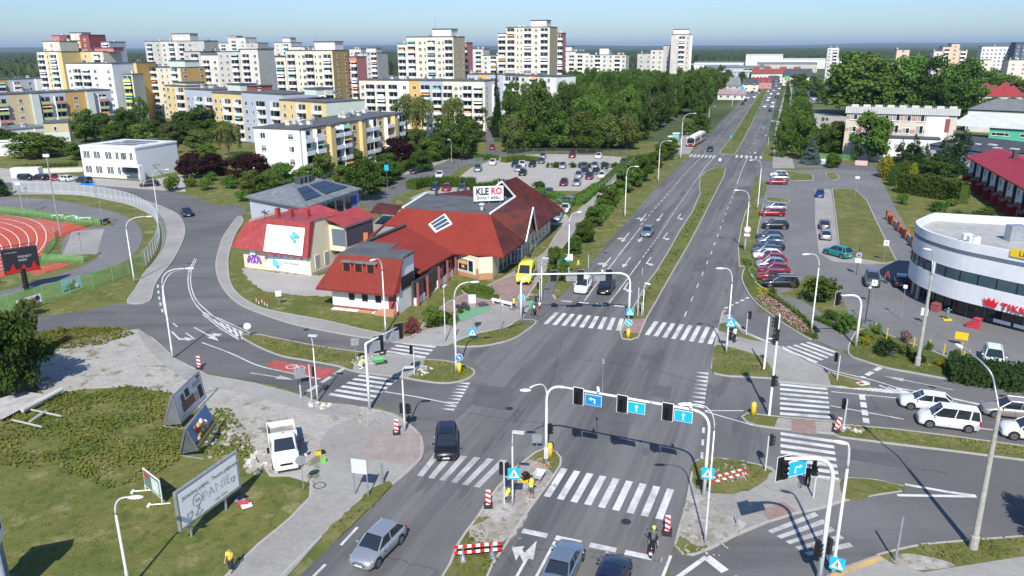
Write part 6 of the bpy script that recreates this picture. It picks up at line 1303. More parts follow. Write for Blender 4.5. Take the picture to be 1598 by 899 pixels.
car(42,281,(70,283),'estate','car_black','black estate car parked leftmost beside the white container',CP);car(63,281,(30,279),'estate','car_black','second black estate parked right beside the red car',CP);car(86,281,(86,300),'small','car_red','dark red small car between the black estate and the white car',CP);car(103,283,(80,281),'hatch','car_white','white hatchback parked left of the office entrance',CP);car(131,285,(100,282),'estate','car_navy','dark blue estate parked at the blue disabled bay',CP);car(234,291,(200,293),'hatch','car_black','black hatchback parked in front of the office porch',CP)
GC='cars parked in the gravel car park'
K=[(804,260,'hatch','car_navy','dark car at the left end of the upper gravel row'),(815,260,'hatch','car_white','white car second in the upper gravel row'),(831,260,'sedan','car_black','black saloon third in the upper gravel row'),(847,247,'hatch','car_silver','silver car at the wood edge of the gravel lot'),(845,255,'small','car_grey','small dark grey car behind the silver one'),(893,246,'suv','car_red','red off-roader parked alone under the wood'),(934,247,'hatch','car_white','white car parked under the wood fence'),(878,262,'sedan','car_silver','silver saloon in the middle of the upper row'),(912,263,'hatch','car_grey','grey car left of the silver one near the round bushes'),(928,262,'hatch','car_silver','silver grey car near the round bushes'),(944,263,'sedan','car_black','black saloon near the right round bushes'),(973,256,'hatch','car_grey','dark grey car in the far right corner of the lot'),(913,271,'sedan','car_navy','dark blue car behind the silver one in the middle group'),(903,277,'hatch','car_silver','silver car at the front of the middle group'),(930,271,'sedan','car_navy','dark car behind the dark red one'),(920,279,'hatch','car_maroon','dark red car in the middle group'),(939,278,'small','car_white','small white car at the right of the middle group'),(880,289,'hatch','car_maroon','maroon car in the front gravel row'),(900,289,'hatch','car_silver','pale silver car in the front gravel row'),(809,267,'hatch','car_silver','silver car just above the shop ridge'),(816,273,'sedan','car_black','black car just above the shop ridge'),(769,257,'hatch','car_white','white car at the top left of the gravel lot'),(746,267,'suv','car_bluesilver','blue-silver car at the car park entrance'),(679,296,'hatch','car_navy','dark blue car left of the red one behind the shop'),(697,297,'hatch','car_red','bright red car behind the shop roof'),(721,298,'hatch','car_grey','grey car right of the red one behind the shop'),(686,277,'hatch','car_white','white car half hidden behind the street hedge'),(856,305,'hatch','car_navy','dark car beside the bank behind the brown roof'),(882,330,'sedan','car_white','white car right of the brown roof'),(869,343,'sedan','car_silver','silver car nearest the brown roof eave')]
for i,(x,y,s,c,lb)in enumerate(K):car(x,y,(x-6,y+9),s,c,lb,GC)
car(884,318,(850,314),'estate','car_bluesilver','blue-grey estate parked sideways by the shop bank',GC)
car(667,262,(690,253),'mpv','car_bluesilver','light blue people carrier on the back street');car(649,270,(630,278),'hatch','car_navy','dark car following on the back street');car(768,233,(772,245),'small','car_red','small red car on the back street by the wood')
RC='cars parked in the right-hand row'
K=[(1215,276,'hatch','car_white','white car at the far end of the right row'),(1217,281,'hatch','car_silver','silver car second from the far end'),(1212,288,'sedan','car_red','red saloon third from the far end'),(1210,328,'hatch','car_silver','silver car behind the red one past the kerb island'),(1204,337,'estate','car_red','red estate past the kerb island'),(1209,357,'suv','car_black','black off-roader alone in the right row'),(1200,374,'hatch','car_black','black car just after the off-roader'),(1202,381,'hatch','car_bluesilver','blue-silver car next to the black one'),(1200,390,'sedan','car_navy','navy saloon in the tight part of the row'),(1195,397,'hatch','car_grey','grey car squeezed before the white one'),(1197,404,'hatch','car_white','white car in the tight part of the row'),(1203,411,'hatch','car_red','red car before the silver one'),(1202,418,'hatch','car_silver','silver car between two red ones'),(1207,427,'hatch','car_red','red car second from the near end'),(1202,437,'small','car_red','bright red small car near the end'),(1217,447,'estate','car_black','black estate at the near end of the right row')]
for x,y,s,c,lb in K:car(x,y,(x-40,y-1),s,c,lb,RC)
car(1279,307,(1277,330),'small','car_blue','bright blue small car parked beside the green strip');car(1286,356,(1284,330),'hatch','car_grey','dark grey car in front of the silver one by the green strip');car(1288,372,(1286,345),'hatch','car_silver','silver car parked behind the dark grey one');car(1307,400,(1270,390),'suv','car_teal','teal green crossover parked across the bay');car(1360,443,(1362,470),'suv','car_grey','dark grey off-roader parked before the round building');car(1405,445,(1400,420),'hatch','car_black','black car in the shadow of the round building');car(1548,568,(1552,600),'suv','car_mint','mint-white crossover with black roof facing the juniper bed')
FR='far traffic on the main road'
K=[(1159,164,'car_navy'),(1163,158.5,'car_black'),(1167,154,'car_white'),(1177,153,'car_white'),(1174,145,'car_navy'),(1184,146,'car_silver'),(1185,143,'car_black'),(1180,139,'car_white'),(1174,141,'car_navy'),(1185,136,'car_white'),(1193,168,'car_white'),(1202,174,'car_black'),(1205,168,'car_white'),(1206,162,'car_white'),(1198,158,'car_white'),(1200,154,'car_white'),(1211,153,'car_navy'),(1214,148,'car_white'),(1203,148,'car_white'),(1207,143,'car_silver'),(1198,144,'car_silver'),(1216,139.5,'car_white'),(1215,129,'car_navy')]
for i,(x,y,c)in enumerate(K):
 lf=i<10;d=G(1240,100)-G(x,y);car(x,y,(x-8,y+10)if lf else(x+6,y-10),'hatch' if i%3 else 'mpv',c,'%s car far off on the %s carriageway, %s from the near end'%(c.split('_')[1].replace('navy','dark blue'),'left' if lf else 'right',ORD[i if lf else i-10]),FR,True)
for i in range(9):car(1264+(i%3)*9+(i//3)*2,144+(i//3)*6,(1230,150),'hatch','car_white' if i!=4 else 'car_grey','pale car in the dealer yard beyond the tree row, %s of its lot'%ORD[i],'cars parked in the dealer yard',True)
def big_van(g,rz,col,label,name,cat,L=5.9,H=2.55,stripe=None):
 root=empty(name,(g.x,g.y,.1),rz,label,cat);h=L/2;w2=.98
 def sec(k,zt,top=.0):return[(w2*k*.94,.30),(w2*k,.5),(w2*k,1.3),(w2*k*.93,zt-.15),(w2*k*.80,zt),(0,zt+.03)]
 st=[(h,sec(.80,.85)),(h-.1,sec(.92,1.0)),(h-.8,sec(.99,1.25)),(h-1.0,sec(.98,1.38)),(h-1.75,sec(.96,H-.1)),(h-2.1,sec(.97,H)),(-h+.1,sec(.97,H)),(-h,sec(.94,H-.08))]
 b=loft(st);b.build('body',[col],root,True)
 MB().add([V(h-1.0,.74,1.36),V(h-1.0,-.74,1.36),V(h-1.70,-.66,2.32),V(h-1.70,.66,2.32)],[(0,1,2,3)]).build('windscreen','glass_dark',root).location=(.06,0,.04)
 for s in(1,-1):
  MB().box(h-2.5,h-1.5,min(s*.95,s*.985),max(s*.95,s*.985),1.35,1.95).build('side_window','glass_dark',root);MB().box(h-3.9,h-2.9,min(s*.95,s*.985),max(s*.95,s*.985),1.4,2.0).build('side_window','glass_dark',root)
  MB().box(h-.2,h-.02,min(s*.55,s*.85),max(s*.55,s*.85),.75,.98).build('headlight','lamp_clear',root);MB().box(h-1.25,h-1.1,min(s*1.02,s*1.2),max(s*1.02,s*1.2),1.4,1.75).build('wing_mirror','black',root)
  for x in(h-1.0,-h+1.2):
   w_=MB().disc((x,s*.9,.36),(0,1,0),.36,20,0,.24).build('wheel','rubber',root);MB().disc((x,s*.92,.36),(0,1,0),.2,14,0,.24).build('rim','alloy',w_)
 MB().box(h-.1,h+.03,-.75,.75,.32,.55).build('bumper','black',root);MB().box(h-.02,h+.05,-.26,.26,.45,.56).build('number_plate','plate',root);MB().box(h-.12,h+.0,-.5,.5,.62,.78).build('grille','black',root)
 return root
g=G(822,437);t=G(806,462);rz=math.atan2(t.y-g.y,t.x-g.x);van=big_van(g,rz,'car_yellow','bright yellow high-roofed van with a roof rack on the cycle path','yellow_van','van')
b=MB();
for x in(-2.4,-1.6,-.8):b.tube([(x,-.7,2.68),(x,.7,2.68)],.03,5)
for y in(-.7,.7):b.tube([(-2.6,y,2.68),(-.6,y,2.68)],.04,5)
b.box(-2.2,-1.6,-.3,.3,2.6,2.85);b.build('roof_rack','black',van)
g=G(444,712);t=G(452,760);rz=math.atan2(t.y-g.y,t.x-g.x);root=empty('dropside_truck',(g.x,g.y,.12),rz,'white dropside work truck with sand in its open bed on the broken paving','truck')
w2=.98;h=2.9
def sec(k,zt):return[(w2*k*.94,.35),(w2*k,.5),(w2*k,1.2),(w2*k*.92,zt-.12),(w2*k*.8,zt),(0,zt+.03)]
loft([(h,sec(.82,.85)),(h-.1,sec(.93,1.02)),(h-.85,sec(.99,1.3)),(h-1.0,sec(.98,1.38)),(h-1.6,sec(.93,2.2)),(h-2.1,sec(.95,2.28)),(h-2.35,sec(.95,2.2))]).build('cab',['car_white'],root,True)
MB().add([V(h-.93,.76,1.42),V(h-.93,-.76,1.42),V(h-1.53,-.66,2.14),V(h-1.53,.66,2.14)],[(0,1,2,3)]).build('windscreen','glass_dark',root)
for s in(1,-1):
 MB().box(h-2.1,h-1.3,min(s*.93,s*.985),max(s*.93,s*.985),1.35,1.95).build('side_window','glass_dark',root);MB().box(h-.3,h-.06,min(s*.6,s*.88),max(s*.6,s*.88),.78,1.0).build('headlight','lamp_clear',root);MB().box(h-1.15,h-1.0,min(s*1.05,s*1.25),max(s*1.05,s*1.25),1.35,1.75).build('wing_mirror','black',root)
 for x in(h-1.0,-h+1.2):
  w_=MB().disc((x,s*.88,.37),(0,1,0),.37,20,0,.26).build('wheel','rubber',root);MB().disc((x,s*.9,.37),(0,1,0),.2,14,0,.27).build('rim','alloy',w_)
b=MB();b.box(-h,h-2.4,-1.05,1.05,.85,.97,0);b.box(-h,h-2.4,-1.05,-1.0,.97,1.5,0);b.box(-h,h-2.4,1.0,1.05,.97,1.5,0);b.box(h-2.46,h-2.4,-1.05,1.05,.97,2.2,0);b.box(-h-.05,-h,-1.05,1.05,.97,1.5,0);b.build('load_bed','white',root)
b=MB();vs=[]
for i in range(7):
 for j in range(5):vs.append(V(-h+.1+i*.53,-.95+j*.475,1.0+.35*math.exp(-((i-3)**2)/4-((j-2)**2)/3)+rnd.uniform(0,.06)))
b.add(vs,[(i*5+j,(i+1)*5+j,(i+1)*5+j+1,i*5+j+1)for i in range(6)for j in range(4)]);b.build('sand_load','dust',root)
MB().box(h-.05,h+.05,-.8,.8,.35,.6).build('bumper','white',root);MB().box(h+.05,h+.07,-.26,.26,.42,.54).build('number_plate','plate',root);MB().box(h-.12,h+.02,-.45,.45,.68,.84).build('grille','black',root);MB().tube([(h-2.0,0,2.3),(h-2.0,0,2.45)],.09,10).build('beacon','awning_orange',root)
g=G(1077,230);t=G(1107,212);d=(g-t).normalized();rz=math.atan2(d.y,d.x);c=(g+t)/2
root=empty('city_bus',(g.x-d.x*5,g.y-d.y*5,.05),rz,'white and red articulated bus waiting at the stop','bus')
for k,(x0,x1)in enumerate(((-5,4.6),(-15.2,-6))):
 b=MB();b.box(x0,x1,-1.27,1.27,.95,3.05,0);b.build('body','car_white',root);MB().box(x0+.02,x1-.02,-1.275,1.275,.3,.95).build('red_skirt','car_red',root)
 for s in(1,-1):MB().box(x0+.3,x1-.3,min(s*1.26,s*1.29),max(s*1.26,s*1.29),1.3,2.5).build('side_window','glass_dark',root)
 for x in((x0+2.2,x1-2.5)if k==0 else(x0+2.5,)):
  for s in(1,-1):MB().disc((x,s*1.2,.48),(0,1,0),.48,16,0,.2).build('wheel','rubber',root)
 for i in range(3):MB().box(x0+1+i*2.8,x0+2.6+i*2.8,-.7,.7,3.05,3.3).build('roof_pod','w_stone',root)
MB().box(4.55,4.63,-1.15,1.15,1.1,2.6).build('windscreen','glass_dark',root);MB().box(4.56,4.64,-.8,.8,2.68,2.95).build('destination_board','black',root);MB().box(-6,-5,-1.15,1.15,.4,2.95).build('bellows','rubber',root)
for s in(1,-1):MB().box(4.58,4.66,min(s*.7,s*1.1),max(s*.7,s*1.1),.55,.8).build('headlight','lamp_clear',root)
MB().box(4.57,4.64,-1.2,1.2,.35,1.0).build('front_panel','car_red',root)
g=G(1018,862);t=G(1024,835);d=t-g;rz=math.atan2(d.y,d.x);SCO=empty('scooter',(g.x,g.y,.05),rz,'black maxi scooter with a white-tailed seat riding up the right lane','scooter')
b=MB();b.tube([(-.85,0,.55),(-.5,0,.72),(-.1,0,.62),(.1,0,.35),(.45,0,.38),(.62,0,.75),(.55,0,1.0)],[.10,.2,.2,.14,.15,.2,.08],10);b.sphere((-.55,0,.5),.45,.22,.26);b.build('body','car_black',SCO,True)
MB().sphere((-.3,0,.82),.5,.18,.09).build('seat','black',SCO,True)
for x in(-.62,.68):w_=MB().disc((x,0,.27),(0,1,0),.27,18,0,.13).build('wheel','rubber',SCO);MB().disc((x,0,.27),(0,1,0),.15,12,0,.14).build('rim','alloy',w_)
MB().tube([(.45,-.36,1.08),(.55,0,1.02),(.45,.36,1.08)],.022,6).build('handlebar','black',SCO);MB().box(.55,.6,-.2,.2,1.0,1.45,M=Matrix.Rotation(-.15,4,'Y')).build('windshield','glass_blue',SCO)
for s in(1,-1):MB().sphere((.42,s*.42,1.25),.03,.07,.05).build('mirror','black',SCO)
MB().box(-1.02,-.96,-.1,.1,.45,.6).build('number_plate','plate',SCO);MB().sphere((-.98,0,.68),.05,.1,.04).build('tail_light','lamp_red',SCO)
A=G(18,278);root=empty('site_container',A,.1,'plain white container beside the leftmost parked black car','container');MB().box(0,6.5,0,2.4,0,2.3).build('body','white',root);MB().box(-.05,6.55,-.05,2.45,2.3,2.4).build('roof','w_stone',root)
for i in range(12):MB().box(.25+i*.5,.35+i*.5,-.04,0,.1,2.25).build('rib','w_stone',root)
# ================================================================== STREET FURNITURE
def up(g,h):return V(g.x,g.y,h)
TXT=[]
def textmesh(txt,size,m,parent,M,name='lettering',ext=.01,align='CENTER',wt=0.):
 cu=bpy.data.curves.new(name,'FONT');cu.body=txt;cu.size=size;cu.extrude=ext;cu.align_x=align;cu.align_y='CENTER';cu.resolution_u=2;cu.offset=wt
 t=bpy.data.objects.new(name,cu);COL.objects.link(t);o=bpy.data.objects.new(name,bpy.data.meshes.new(name));COL.objects.link(o);o.parent=parent;TXT.append((t,o,M,m));return o
def frameM(o,xdir,ydir):
 x=Vector(xdir).normalized();y=Vector(ydir).normalized();z=x.cross(y).normalized();y=z.cross(x)
 return Matrix(((x.x,y.x,z.x,o.x),(x.y,y.y,z.y,o.y),(x.z,y.z,z.z,o.z),(0,0,0,1)))
def bez(p0,p1,p2,n=8):return[p0*(1-t)**2+p1*2*t*(1-t)+p2*t*t for t in[i/n for i in range(n+1)]]
def headat(hx,hy,h):return G(hx,hy,h)
LG='curved street lamps'
def lamp(b,top_y,head,label,r=.085,m='pole_grey',led=False,group=None,bendy=.82,z0=.1):
 """column at sighted base b, crown of its arm sighted at top_y, lantern sighted at head"""
 g=G(*b);h=HT(g,top_y);root=empty('street_lamp',(g.x,g.y,z0),0,label,'street lamp',group or LG)
 hd=G(head[0],head[1],h-.05)-g;hd.z=h-.05-z0;L_=V(hd.x,hd.y,0).length
 dirn=V(hd.x,hd.y,0).normalized()if L_>.05 else V(1,0,0)
 if L_>3.4:hd=dirn*3.4+V(0,0,hd.z);L_=3.4
 zb=hd.z*bendy
 MB().tube([(0,0,0),(0,0,1.2),(0,0,1.25),(0,0,zb)],[r*1.3,r*1.3,r,r*.8],8).build('pole',m,root,True)
 arm=bez(V(0,0,zb),V(0,0,hd.z+.15),V(hd.x,hd.y,hd.z)-dirn*.35)
 MB().tube(arm,r*.8,7,r2=r*.5).build('arm',m,root,True)
 M=Matrix.Translation(V(hd.x,hd.y,hd.z)-dirn*.05)@Matrix.Rotation(math.atan2(dirn.y,dirn.x),4,'Z')
 if led:MB().box(-.4,.4,-.15,.15,-.05,.06,M=M).build('lamp_head',m,root)
 else:
  b2=MB().sphere((0,0,0),.46,.17,.10,seg=12);b2.v=[tuple(M@Vector(v))for v in b2.v];b2.build('lamp_head','white',root,True)
 return root
def mast(b,top_y,r=.06):g=G(*b);return g,HT(g,top_y)
lamp((202,920),776,(213,776),'near street lamp at the bottom left with a pale curved arm');lamp((270,560),419,(297,419),'tall lamp on the inner side of the bend beside the old slabs');lamp((210,441),339,(233,338),'lamp at the white mesh fence by the stadium pavement');lamp((248,345),263,(272,265),'slim lamp at the top of the bend behind the mesh fence',r=.06)
lamp((602,520),401,(581,406),'lamp in front of the shop annex dormers');lamp((712,583),441,(742,440),'lamp in the grass island left of the keep-right sign');lamp((695,534),447,(694,446),'thin straight lamp post by the shop garden',r=.05,led=True);lamp((887,427),332,(905,331),'lamp beside the traffic cabinet at the far crossing');lamp((975,341),259,(994,260),'second lamp up the left verge of the main road');lamp((1027,285),219,(1046,220),'third lamp up the left verge');lamp((1062,249),177,(1086,177),'lamp at the bus stop with a long arm');lamp((1105,203),165,(1116,166),'lamp opposite the waiting bus');lamp((1142,170),141,(1150,141),'far lamp before the blue road sign',r=.07);lamp((1158,156),126,(1164,127),'farthest lamp at the left verge',r=.07)
lamp((1224,216),171,(1212,172),'far lamp by the poplar row leaning over the road');lamp((1217,228),189,(1205,189),'lamp at the far crossing by the poplar row');lamp((1182,328),248,(1172,250),'second lamp on the right verge of the main road');lamp((1162,393),296,(1149,297),'lamp on the right verge beside the speed limit sign');lamp((1133,553),418,(1123,419),'lamp behind the woman with the bicycle');lamp((1266,517),395,(1257,397),'tall lamp in the rose bed');lamp((1299,896),692,(1310,690),'tall lamp by the slip road crossing sign',r=.1);lamp((496,628),523,(489,524),'straight lamp by the red cycle box',r=.06,led=True);lamp((632,675),573,(640,573),'straight lamp on the left corner verge',r=.07,led=True);lamp((800,792),673,(810,675),'straight lamp carrying the pedestrian sign on the near island',r=.06,led=True);lamp((1003,496),441,(1011,443),'small lamp at the far end of the road median',r=.06);lamp((845,474),402,(852,403),'straight lamp by the waiting pedestrians',r=.06,led=True);lamp((1198,232),210,(1190,213),'short lamp beside the far crossing',r=.05);lamp((204,255),222,(200,223),'lamp post by the white office corner',r=.05,m='concrete');lamp((400,300),262,(396,262),'concrete lamp on the estate path',r=.06,m='concrete');lamp((705,258),218,(700,218),'concrete lamp on the back street',r=.06,m='concrete');lamp((781,216),196,(790,196),'double lamp post at the park corner',r=.06,m='concrete')
def park_lantern(b,ty,label):
 g=G(*b);h=HT(g,ty);r=empty('park_lantern',g,0,label,'lantern','stadium lanterns');MB().tube([(0,0,0),(0,0,h-.4)],.06,7).build('pole','galv',r);MB().tube([(0,0,h-.4),(0,0,h-.1)],[.12,.2],8).tube([(0,0,h-.1),(0,0,h)],[.3,.05],8).build('lamp_head','galv',r)
park_lantern((45,322),292,'lantern near the left end of the stadium path');park_lantern((161,352),315,'lantern on the tip of the green by the stadium path');park_lantern((130,407),362,'lantern beside the slab yard');park_lantern((150,309),283,'lantern on the stadium embankment')
def flood(b,ty,label):
 g=G(*b);h=HT(g,ty);r=empty('floodlight_mast',g,0,label,'mast','stadium floodlight masts');MB().tube([(0,0,0),(0,0,h)],.16,8,r2=.08).build('pole','galv',r);MB().box(-.5,.5,-.12,.12,h-.1,h+.35).build('floodlight','white',r)
flood((95,368),244,'tall floodlight mast at the end of the running track');flood((37,334),288,'shorter grey mast behind the running track')
def sig_mesh(back):
 def f():
  b=MB();b.box(-.16,.16,-.14,.14,-.5,.5,0)
  for z in(.32,0,-.32):b.tube([(0,-.14,z+.02),(0,-.34,z-.0)],.115,10,0,cap=False);b.disc((0,-.145,z),(0,1,0),.10,12,1,.01)
  return b
 return cached(('signal_head',back),f,['black','seat_dark'])
def sig_board():
 return cached(('backboard',),lambda:MB().box(-.42,.42,.0,.04,-.74,.74,0).box(-.46,.46,.02,.035,-.78,.78,1).box(-.45,.45,.035,.06,-.77,.77,0),['black','white'])
def signal(root,p,rz,board=False,s=1.):
 o=bpy.data.objects.new('signal_head',sig_mesh(0));COL.objects.link(o);o.parent=root;o.location=p;o.rotation_euler=(0,0,rz);o.scale=(s,s,s)
 if board:q=bpy.data.objects.new('backboard',sig_board());COL.objects.link(q);q.parent=o
 return o
def face_cam(g):return math.atan2(g.y,g.x)-math.pi/2
PG='short traffic signal posts'
def post(b,ty,heads,label,r=.06,group=PG,m='pole_grey',cat='traffic light',name='signal_post'):
 g=G(*b);h=HT(g,ty);root=empty(name,(g.x,g.y,.1),0,label,cat,group);MB().tube([(0,0,0),(0,0,h-.1)],r,8).build('pole',m,root)
 for(hx,hy,rot)in heads:
  zz=HT(g,hy)-.1;w=G(hx,hy,zz+.1)-g;q=V(w.x,w.y,0);q=q.normalized()*min(.42,max(.2,q.length))if q.length>.02 else V(.25,0,0)
  signal(root,V(q.x,q.y,zz),face_cam(g)+rot,s=.85)
 return root
post((787,789),724,[(784,731,3.14),(790,732,1.2)],'signal post on the near island beside the striped beacon');
post((647,586),541,[(642,546,2.6)],'signal post on the left grass island');post((487,627),569,[(489,580,3.1)],'signal post at the red cycle box');post((632,671),632,[(627,637,2.9),(636,638,1.)],'signal post at the left corner verge')
post((1194,737),681,[(1203,687,1.57)],'signal post between the striped barrier and the lower zebra');post((1316,671),623,[(1317,630,.3)],'signal post at the end of the right street median');post((1306,595),555,[(1305,557,.2)],'signal post on the upper right island bed');post((1269,779),717,[(1273,724,0),(1271,733,1.0)],'signal post in front of the woman pushing a bicycle');post((1164,524),488,[(1167,492,-1.2)],'signal post on the right island by the slip road');post((1001,494),460,[(1004,466,-1.2)],'signal post at the median end of the far crossing');post((842,475),438,[(841,446,3.)],'signal post behind the family group');post((1002,431),418,[],'thin white post in the median',r=.04,group=None,cat='post',name='post')
post((995,494),449,[],'sign post with a grey sign back on the median end',group=None,cat='sign post',name='sign_post');post((1397,879),807,[(1408,811,0)][:0],'galvanised detector post on the lower right verge',r=.07,m='galv',group=None,cat='post',name='detector_post')
post((709,530),489,[],'short white post beside the shop garden',r=.07,group=None,cat='post',name='post');post((597,757),723,[],'galvanised post stub by the blank information board',r=.1,m='galv',group=None,cat='post',name='post');post((1149,822),802,[],'low grey post on the plaza',r=.05,m='galv',group=None,cat='post',name='post');post((470,622),601,[],'white marker post by the cycle box',r=.07,group=None,cat='post',name='post');post((918,420),397,[],'white detector post at the left kerb before the stop line',r=.05,group=None,cat='post',name='post')
def bigpole(b,ty,heads,label,r=.11):
 g=G(*b);h=HT(g,ty);root=empty('signal_mast',(g.x,g.y,.1),0,label,'traffic light','tall signal masts');MB().tube([(0,0,0),(0,0,h)],r,9,r2=r*.7).build('pole','white',root)
 for(hx,hy,rot,bd)in heads:
  zz=HT(g,hy);w=G(hx,hy,zz)-g;q=V(w.x,w.y,0);b2=MB().tube([(0,0,zz),(q.x,q.y,zz)],.05,6);b2.build('arm','white',root);signal(root,V(q.x,q.y,zz-.1),face_cam(g)+rot,bd)
 return root
bigpole((1200,650),492,[(1212,503,-1.4,False),(1213,522,-1.4,False),(1207,594,1.4,False)],'tall white signal mast on the refuge of the right street');bigpole((1192,578),496,[(1209,530,-1.5,False)],'tall white signal mast on the upper right island')
def arm_mast(b,top_y,end,label,items,r=.12,m='white',bend=.85,cv=1.5):
 g=G(*b);h=HT(g,top_y);e=G(end[0],end[1],h);root=empty('signal_mast',(g.x,g.y,.08),0,label,'traffic light','curved signal masts');ev=V(e.x-g.x,e.y-g.y,h)
 dirn=V(ev.x,ev.y,0).normalized();sh=min(1.6,V(ev.x,ev.y,0).length*.5)
 pts=[V(0,0,0),V(0,0,h*.5)]+bez(V(0,0,h-cv),V(0,0,h),V(0,0,h)+dirn*min(sh,cv),7)+[ev]
 MB().tube(pts,[r*1.1,r]+[r*.85]*8+[r*.6],9).build('pole',m,root,True)
 for it in items:
  kind,px,py=it[:3];L_=V(ev.x,ev.y,0).length;best=min([i/200*L_ for i in range(201)],key=lambda s_:abs(PR(g+dirn*s_+V(0,0,h))[0]-px));p=dirn*best+V(0,0,h-.1)
  rz=it[3]
  if kind=='sig':signal(root,p-V(0,0,it[4]if len(it)>4 else .35),rz,True)
  else:
   M=Matrix.Translation(p-V(0,0,.5))@Matrix.Rotation(rz,4,'Z');bb=MB().box(-.62,.62,.0,.05,-.48,.48,0).box(-.58,.58,-.01,.0,-.44,.44,1);bb.v=[tuple(M@Vector(v))for v in bb.v];o=bb.build('lane_sign',['galv' if kind=='back' else 'white','galv' if kind=='back' else('blue_sign' if kind[-1]=='L' else 'cyan_sign')],root)
   if kind!='back':
    A=MB();Z=-.02
    if kind in('signU',):A.box(-.05,.05,Z,Z+.005,-.3,.1).add([V(-.14,Z,.08),V(.14,Z,.08),V(0,Z,.32)],[(0,1,2)])
    if kind=='signL':A.box(.04,.13,Z,Z+.005,-.3,.12).box(-.18,.13,Z-.002,Z+.004,.03,.12).add([V(-.16,Z,-.05),V(-.16,Z,.2),V(-.36,Z,.075)],[(0,1,2)])
    if kind=='signR':A.box(-.18,-.09,Z,Z+.005,-.3,.12).box(-.18,.13,Z-.002,Z+.004,.03,.12).add([V(.12,Z,-.05),V(.12,Z,.2),V(.34,Z,.075)],[(0,1,2)])
    A.v=[tuple(M@Vector(v))for v in A.v];A.build('arrow','white',o)
 return root,g,h,dirn
RZ=R(-20)
gA=G(852,724);gB=G(1098,777);h1=6.9
hA=HT(gA,607);root=empty('signal_gantry',(gA.x,gA.y,.1),0,'large white curved signal gantry over the near carriageway with three blue lane signs','gantry')
w_=gB-gA;w_.z=0;LL=w_.length;dd=w_.normalized()
zt=hA
zr=HT(gA+dd*(LL-1.2),636);zt=(hA+zr)/2
col=[V(0,0,0),V(0,0,zt*.5)]+bez(V(0,0,zt-1.3),V(0,0,zt),dd*1.3+V(0,0,zt),8)
MB().tube(col,[.13,.11]+[.095]*9,10).build('column','white',root,True)
col2=[dd*LL+V(0,0,0),dd*LL+V(0,0,zt*.5)]+bez(dd*LL+V(0,0,zt-1.3),dd*LL+V(0,0,zt),dd*(LL-1.3)+V(0,0,zt),8)
MB().tube(col2,[.13,.11]+[.095]*9,10).build('column','white',root,True)
MB().tube([dd*1.3+V(0,0,zt),dd*(LL-1.3)+V(0,0,zt)],.09,10).build('beam','white',root,True)
for t_ in(.33,.66):MB().tube([dd*(LL*t_-.08)+V(0,0,zt),dd*(LL*t_+.08)+V(0,0,zt)],.14,10).build('beam_joint','galv',root)
def on_beam(px):return min([i/400*LL for i in range(401)],key=lambda s_:abs(PR(gA+dd*s_+V(0,0,zt))[0]-px))
rzb=math.atan2(dd.y,dd.x)
def bigsig(root,p,rz):
 M=Matrix.Translation(p)@Matrix.Rotation(rz,4,'Z');b=MB().box(-.40,.40,.0,.03,-.68,.68,0).box(-.39,.39,.03,.04,-.67,.67,1).box(-.36,.36,-.03,.0,-.64,.64,1);b.v=[tuple(M@Vector(v))for v in b.v];o=b.build('backboard',['white','black'],root)
 b=MB();b.box(-.17,.17,-.16,-.03,-.55,.55,0)
 for z in(.36,0,-.36):b.tube([(0,-.16,z),(0,-.36,z)],.13,10,0,cap=False);b.disc((0,-.165,z),(0,1,0),.11,12,1,.01)
 b.v=[tuple(M@Vector(v))for v in b.v];b.build('signal_head',['black','seat_dark'],o);return o
for px in(903,971,1042):bigsig(root,dd*on_beam(px)+V(0,0,zt-.42)+V(-.02,-.16,0),rzb)
def lanesign(root,p,rz,kind,sw=.62,sh=.42):
 M=Matrix.Translation(p)@Matrix.Rotation(rz,4,'Z');b=MB().box(-sw,sw,.0,.03,-sh,sh,0).box(-sw+.03,sw-.03,-.012,.0,-sh+.03,sh-.03,1);b.v=[tuple(M@Vector(v))for v in b.v];o=b.build('lane_sign',['galv' if kind=='B' else 'white','galv' if kind=='B' else('blue_sign' if kind=='L' else 'cyan_sign')],root)
 if kind=='B':return o
 A=MB();Z=-.02
 if kind=='U':A.box(-.045,.045,Z,Z+.005,-.27,.08).add([V(-.14,Z,.06),V(.14,Z,.06),V(0,Z,.28)],[(0,1,2)])
 g_=-1 if kind=='L' else 1
 if kind in 'LR':
  x0,x1=sorted((-g_*.16,-g_*.07));A.box(x0,x1,Z,Z+.005,-.25,.12);x0,x1=sorted((-g_*.16,g_*.12));A.box(x0,x1,Z-.002,Z+.003,.04,.13);A.add([V(g_*.11,Z,-.05),V(g_*.11,Z,.22),V(g_*.33,Z,.085)],[(0,1,2)])
 A.v=[tuple(M@Vector(v))for v in A.v];A.build('arrow','white',o);return o
for px,k in((926,'L'),(993.5,'U'),(1067,'U')):lanesign(root,dd*on_beam(px)+V(-.02,-.14,zt-.55),rzb,k)
for px,hh in((933,.5),(1076,.4)):
 p=dd*on_beam(px)+V(0,0,zt);MB().tube([p,p+V(0,0,.25)],.04,6).box(p.x-.09,p.x+.09,p.y-.3,p.y+.15,p.z+.22,p.z+.45).build('traffic_camera','white',root)
p=dd*on_beam(940)+V(0,0,zt);MB().tube([p,p+V(0,0,2.4)],.022,5).box(p.x-.08,p.x+.08,p.y-.1,p.y+.1,p.z+2.35,p.z+2.65).build('camera_mast','galv',root)
e=G(820,608,zt+.6)-gA;c0=V(0,0,zt*.86);MB().tube(bez(c0,V(0,0,zt+.5),V(e.x*.8,e.y*.8,zt+.45)),.05,6).build('lamp_arm','white',root,True)
MB().sphere((e.x,e.y,zt+.45),.42,.18,.1,seg=12).build('lamp_head','white',root,True)
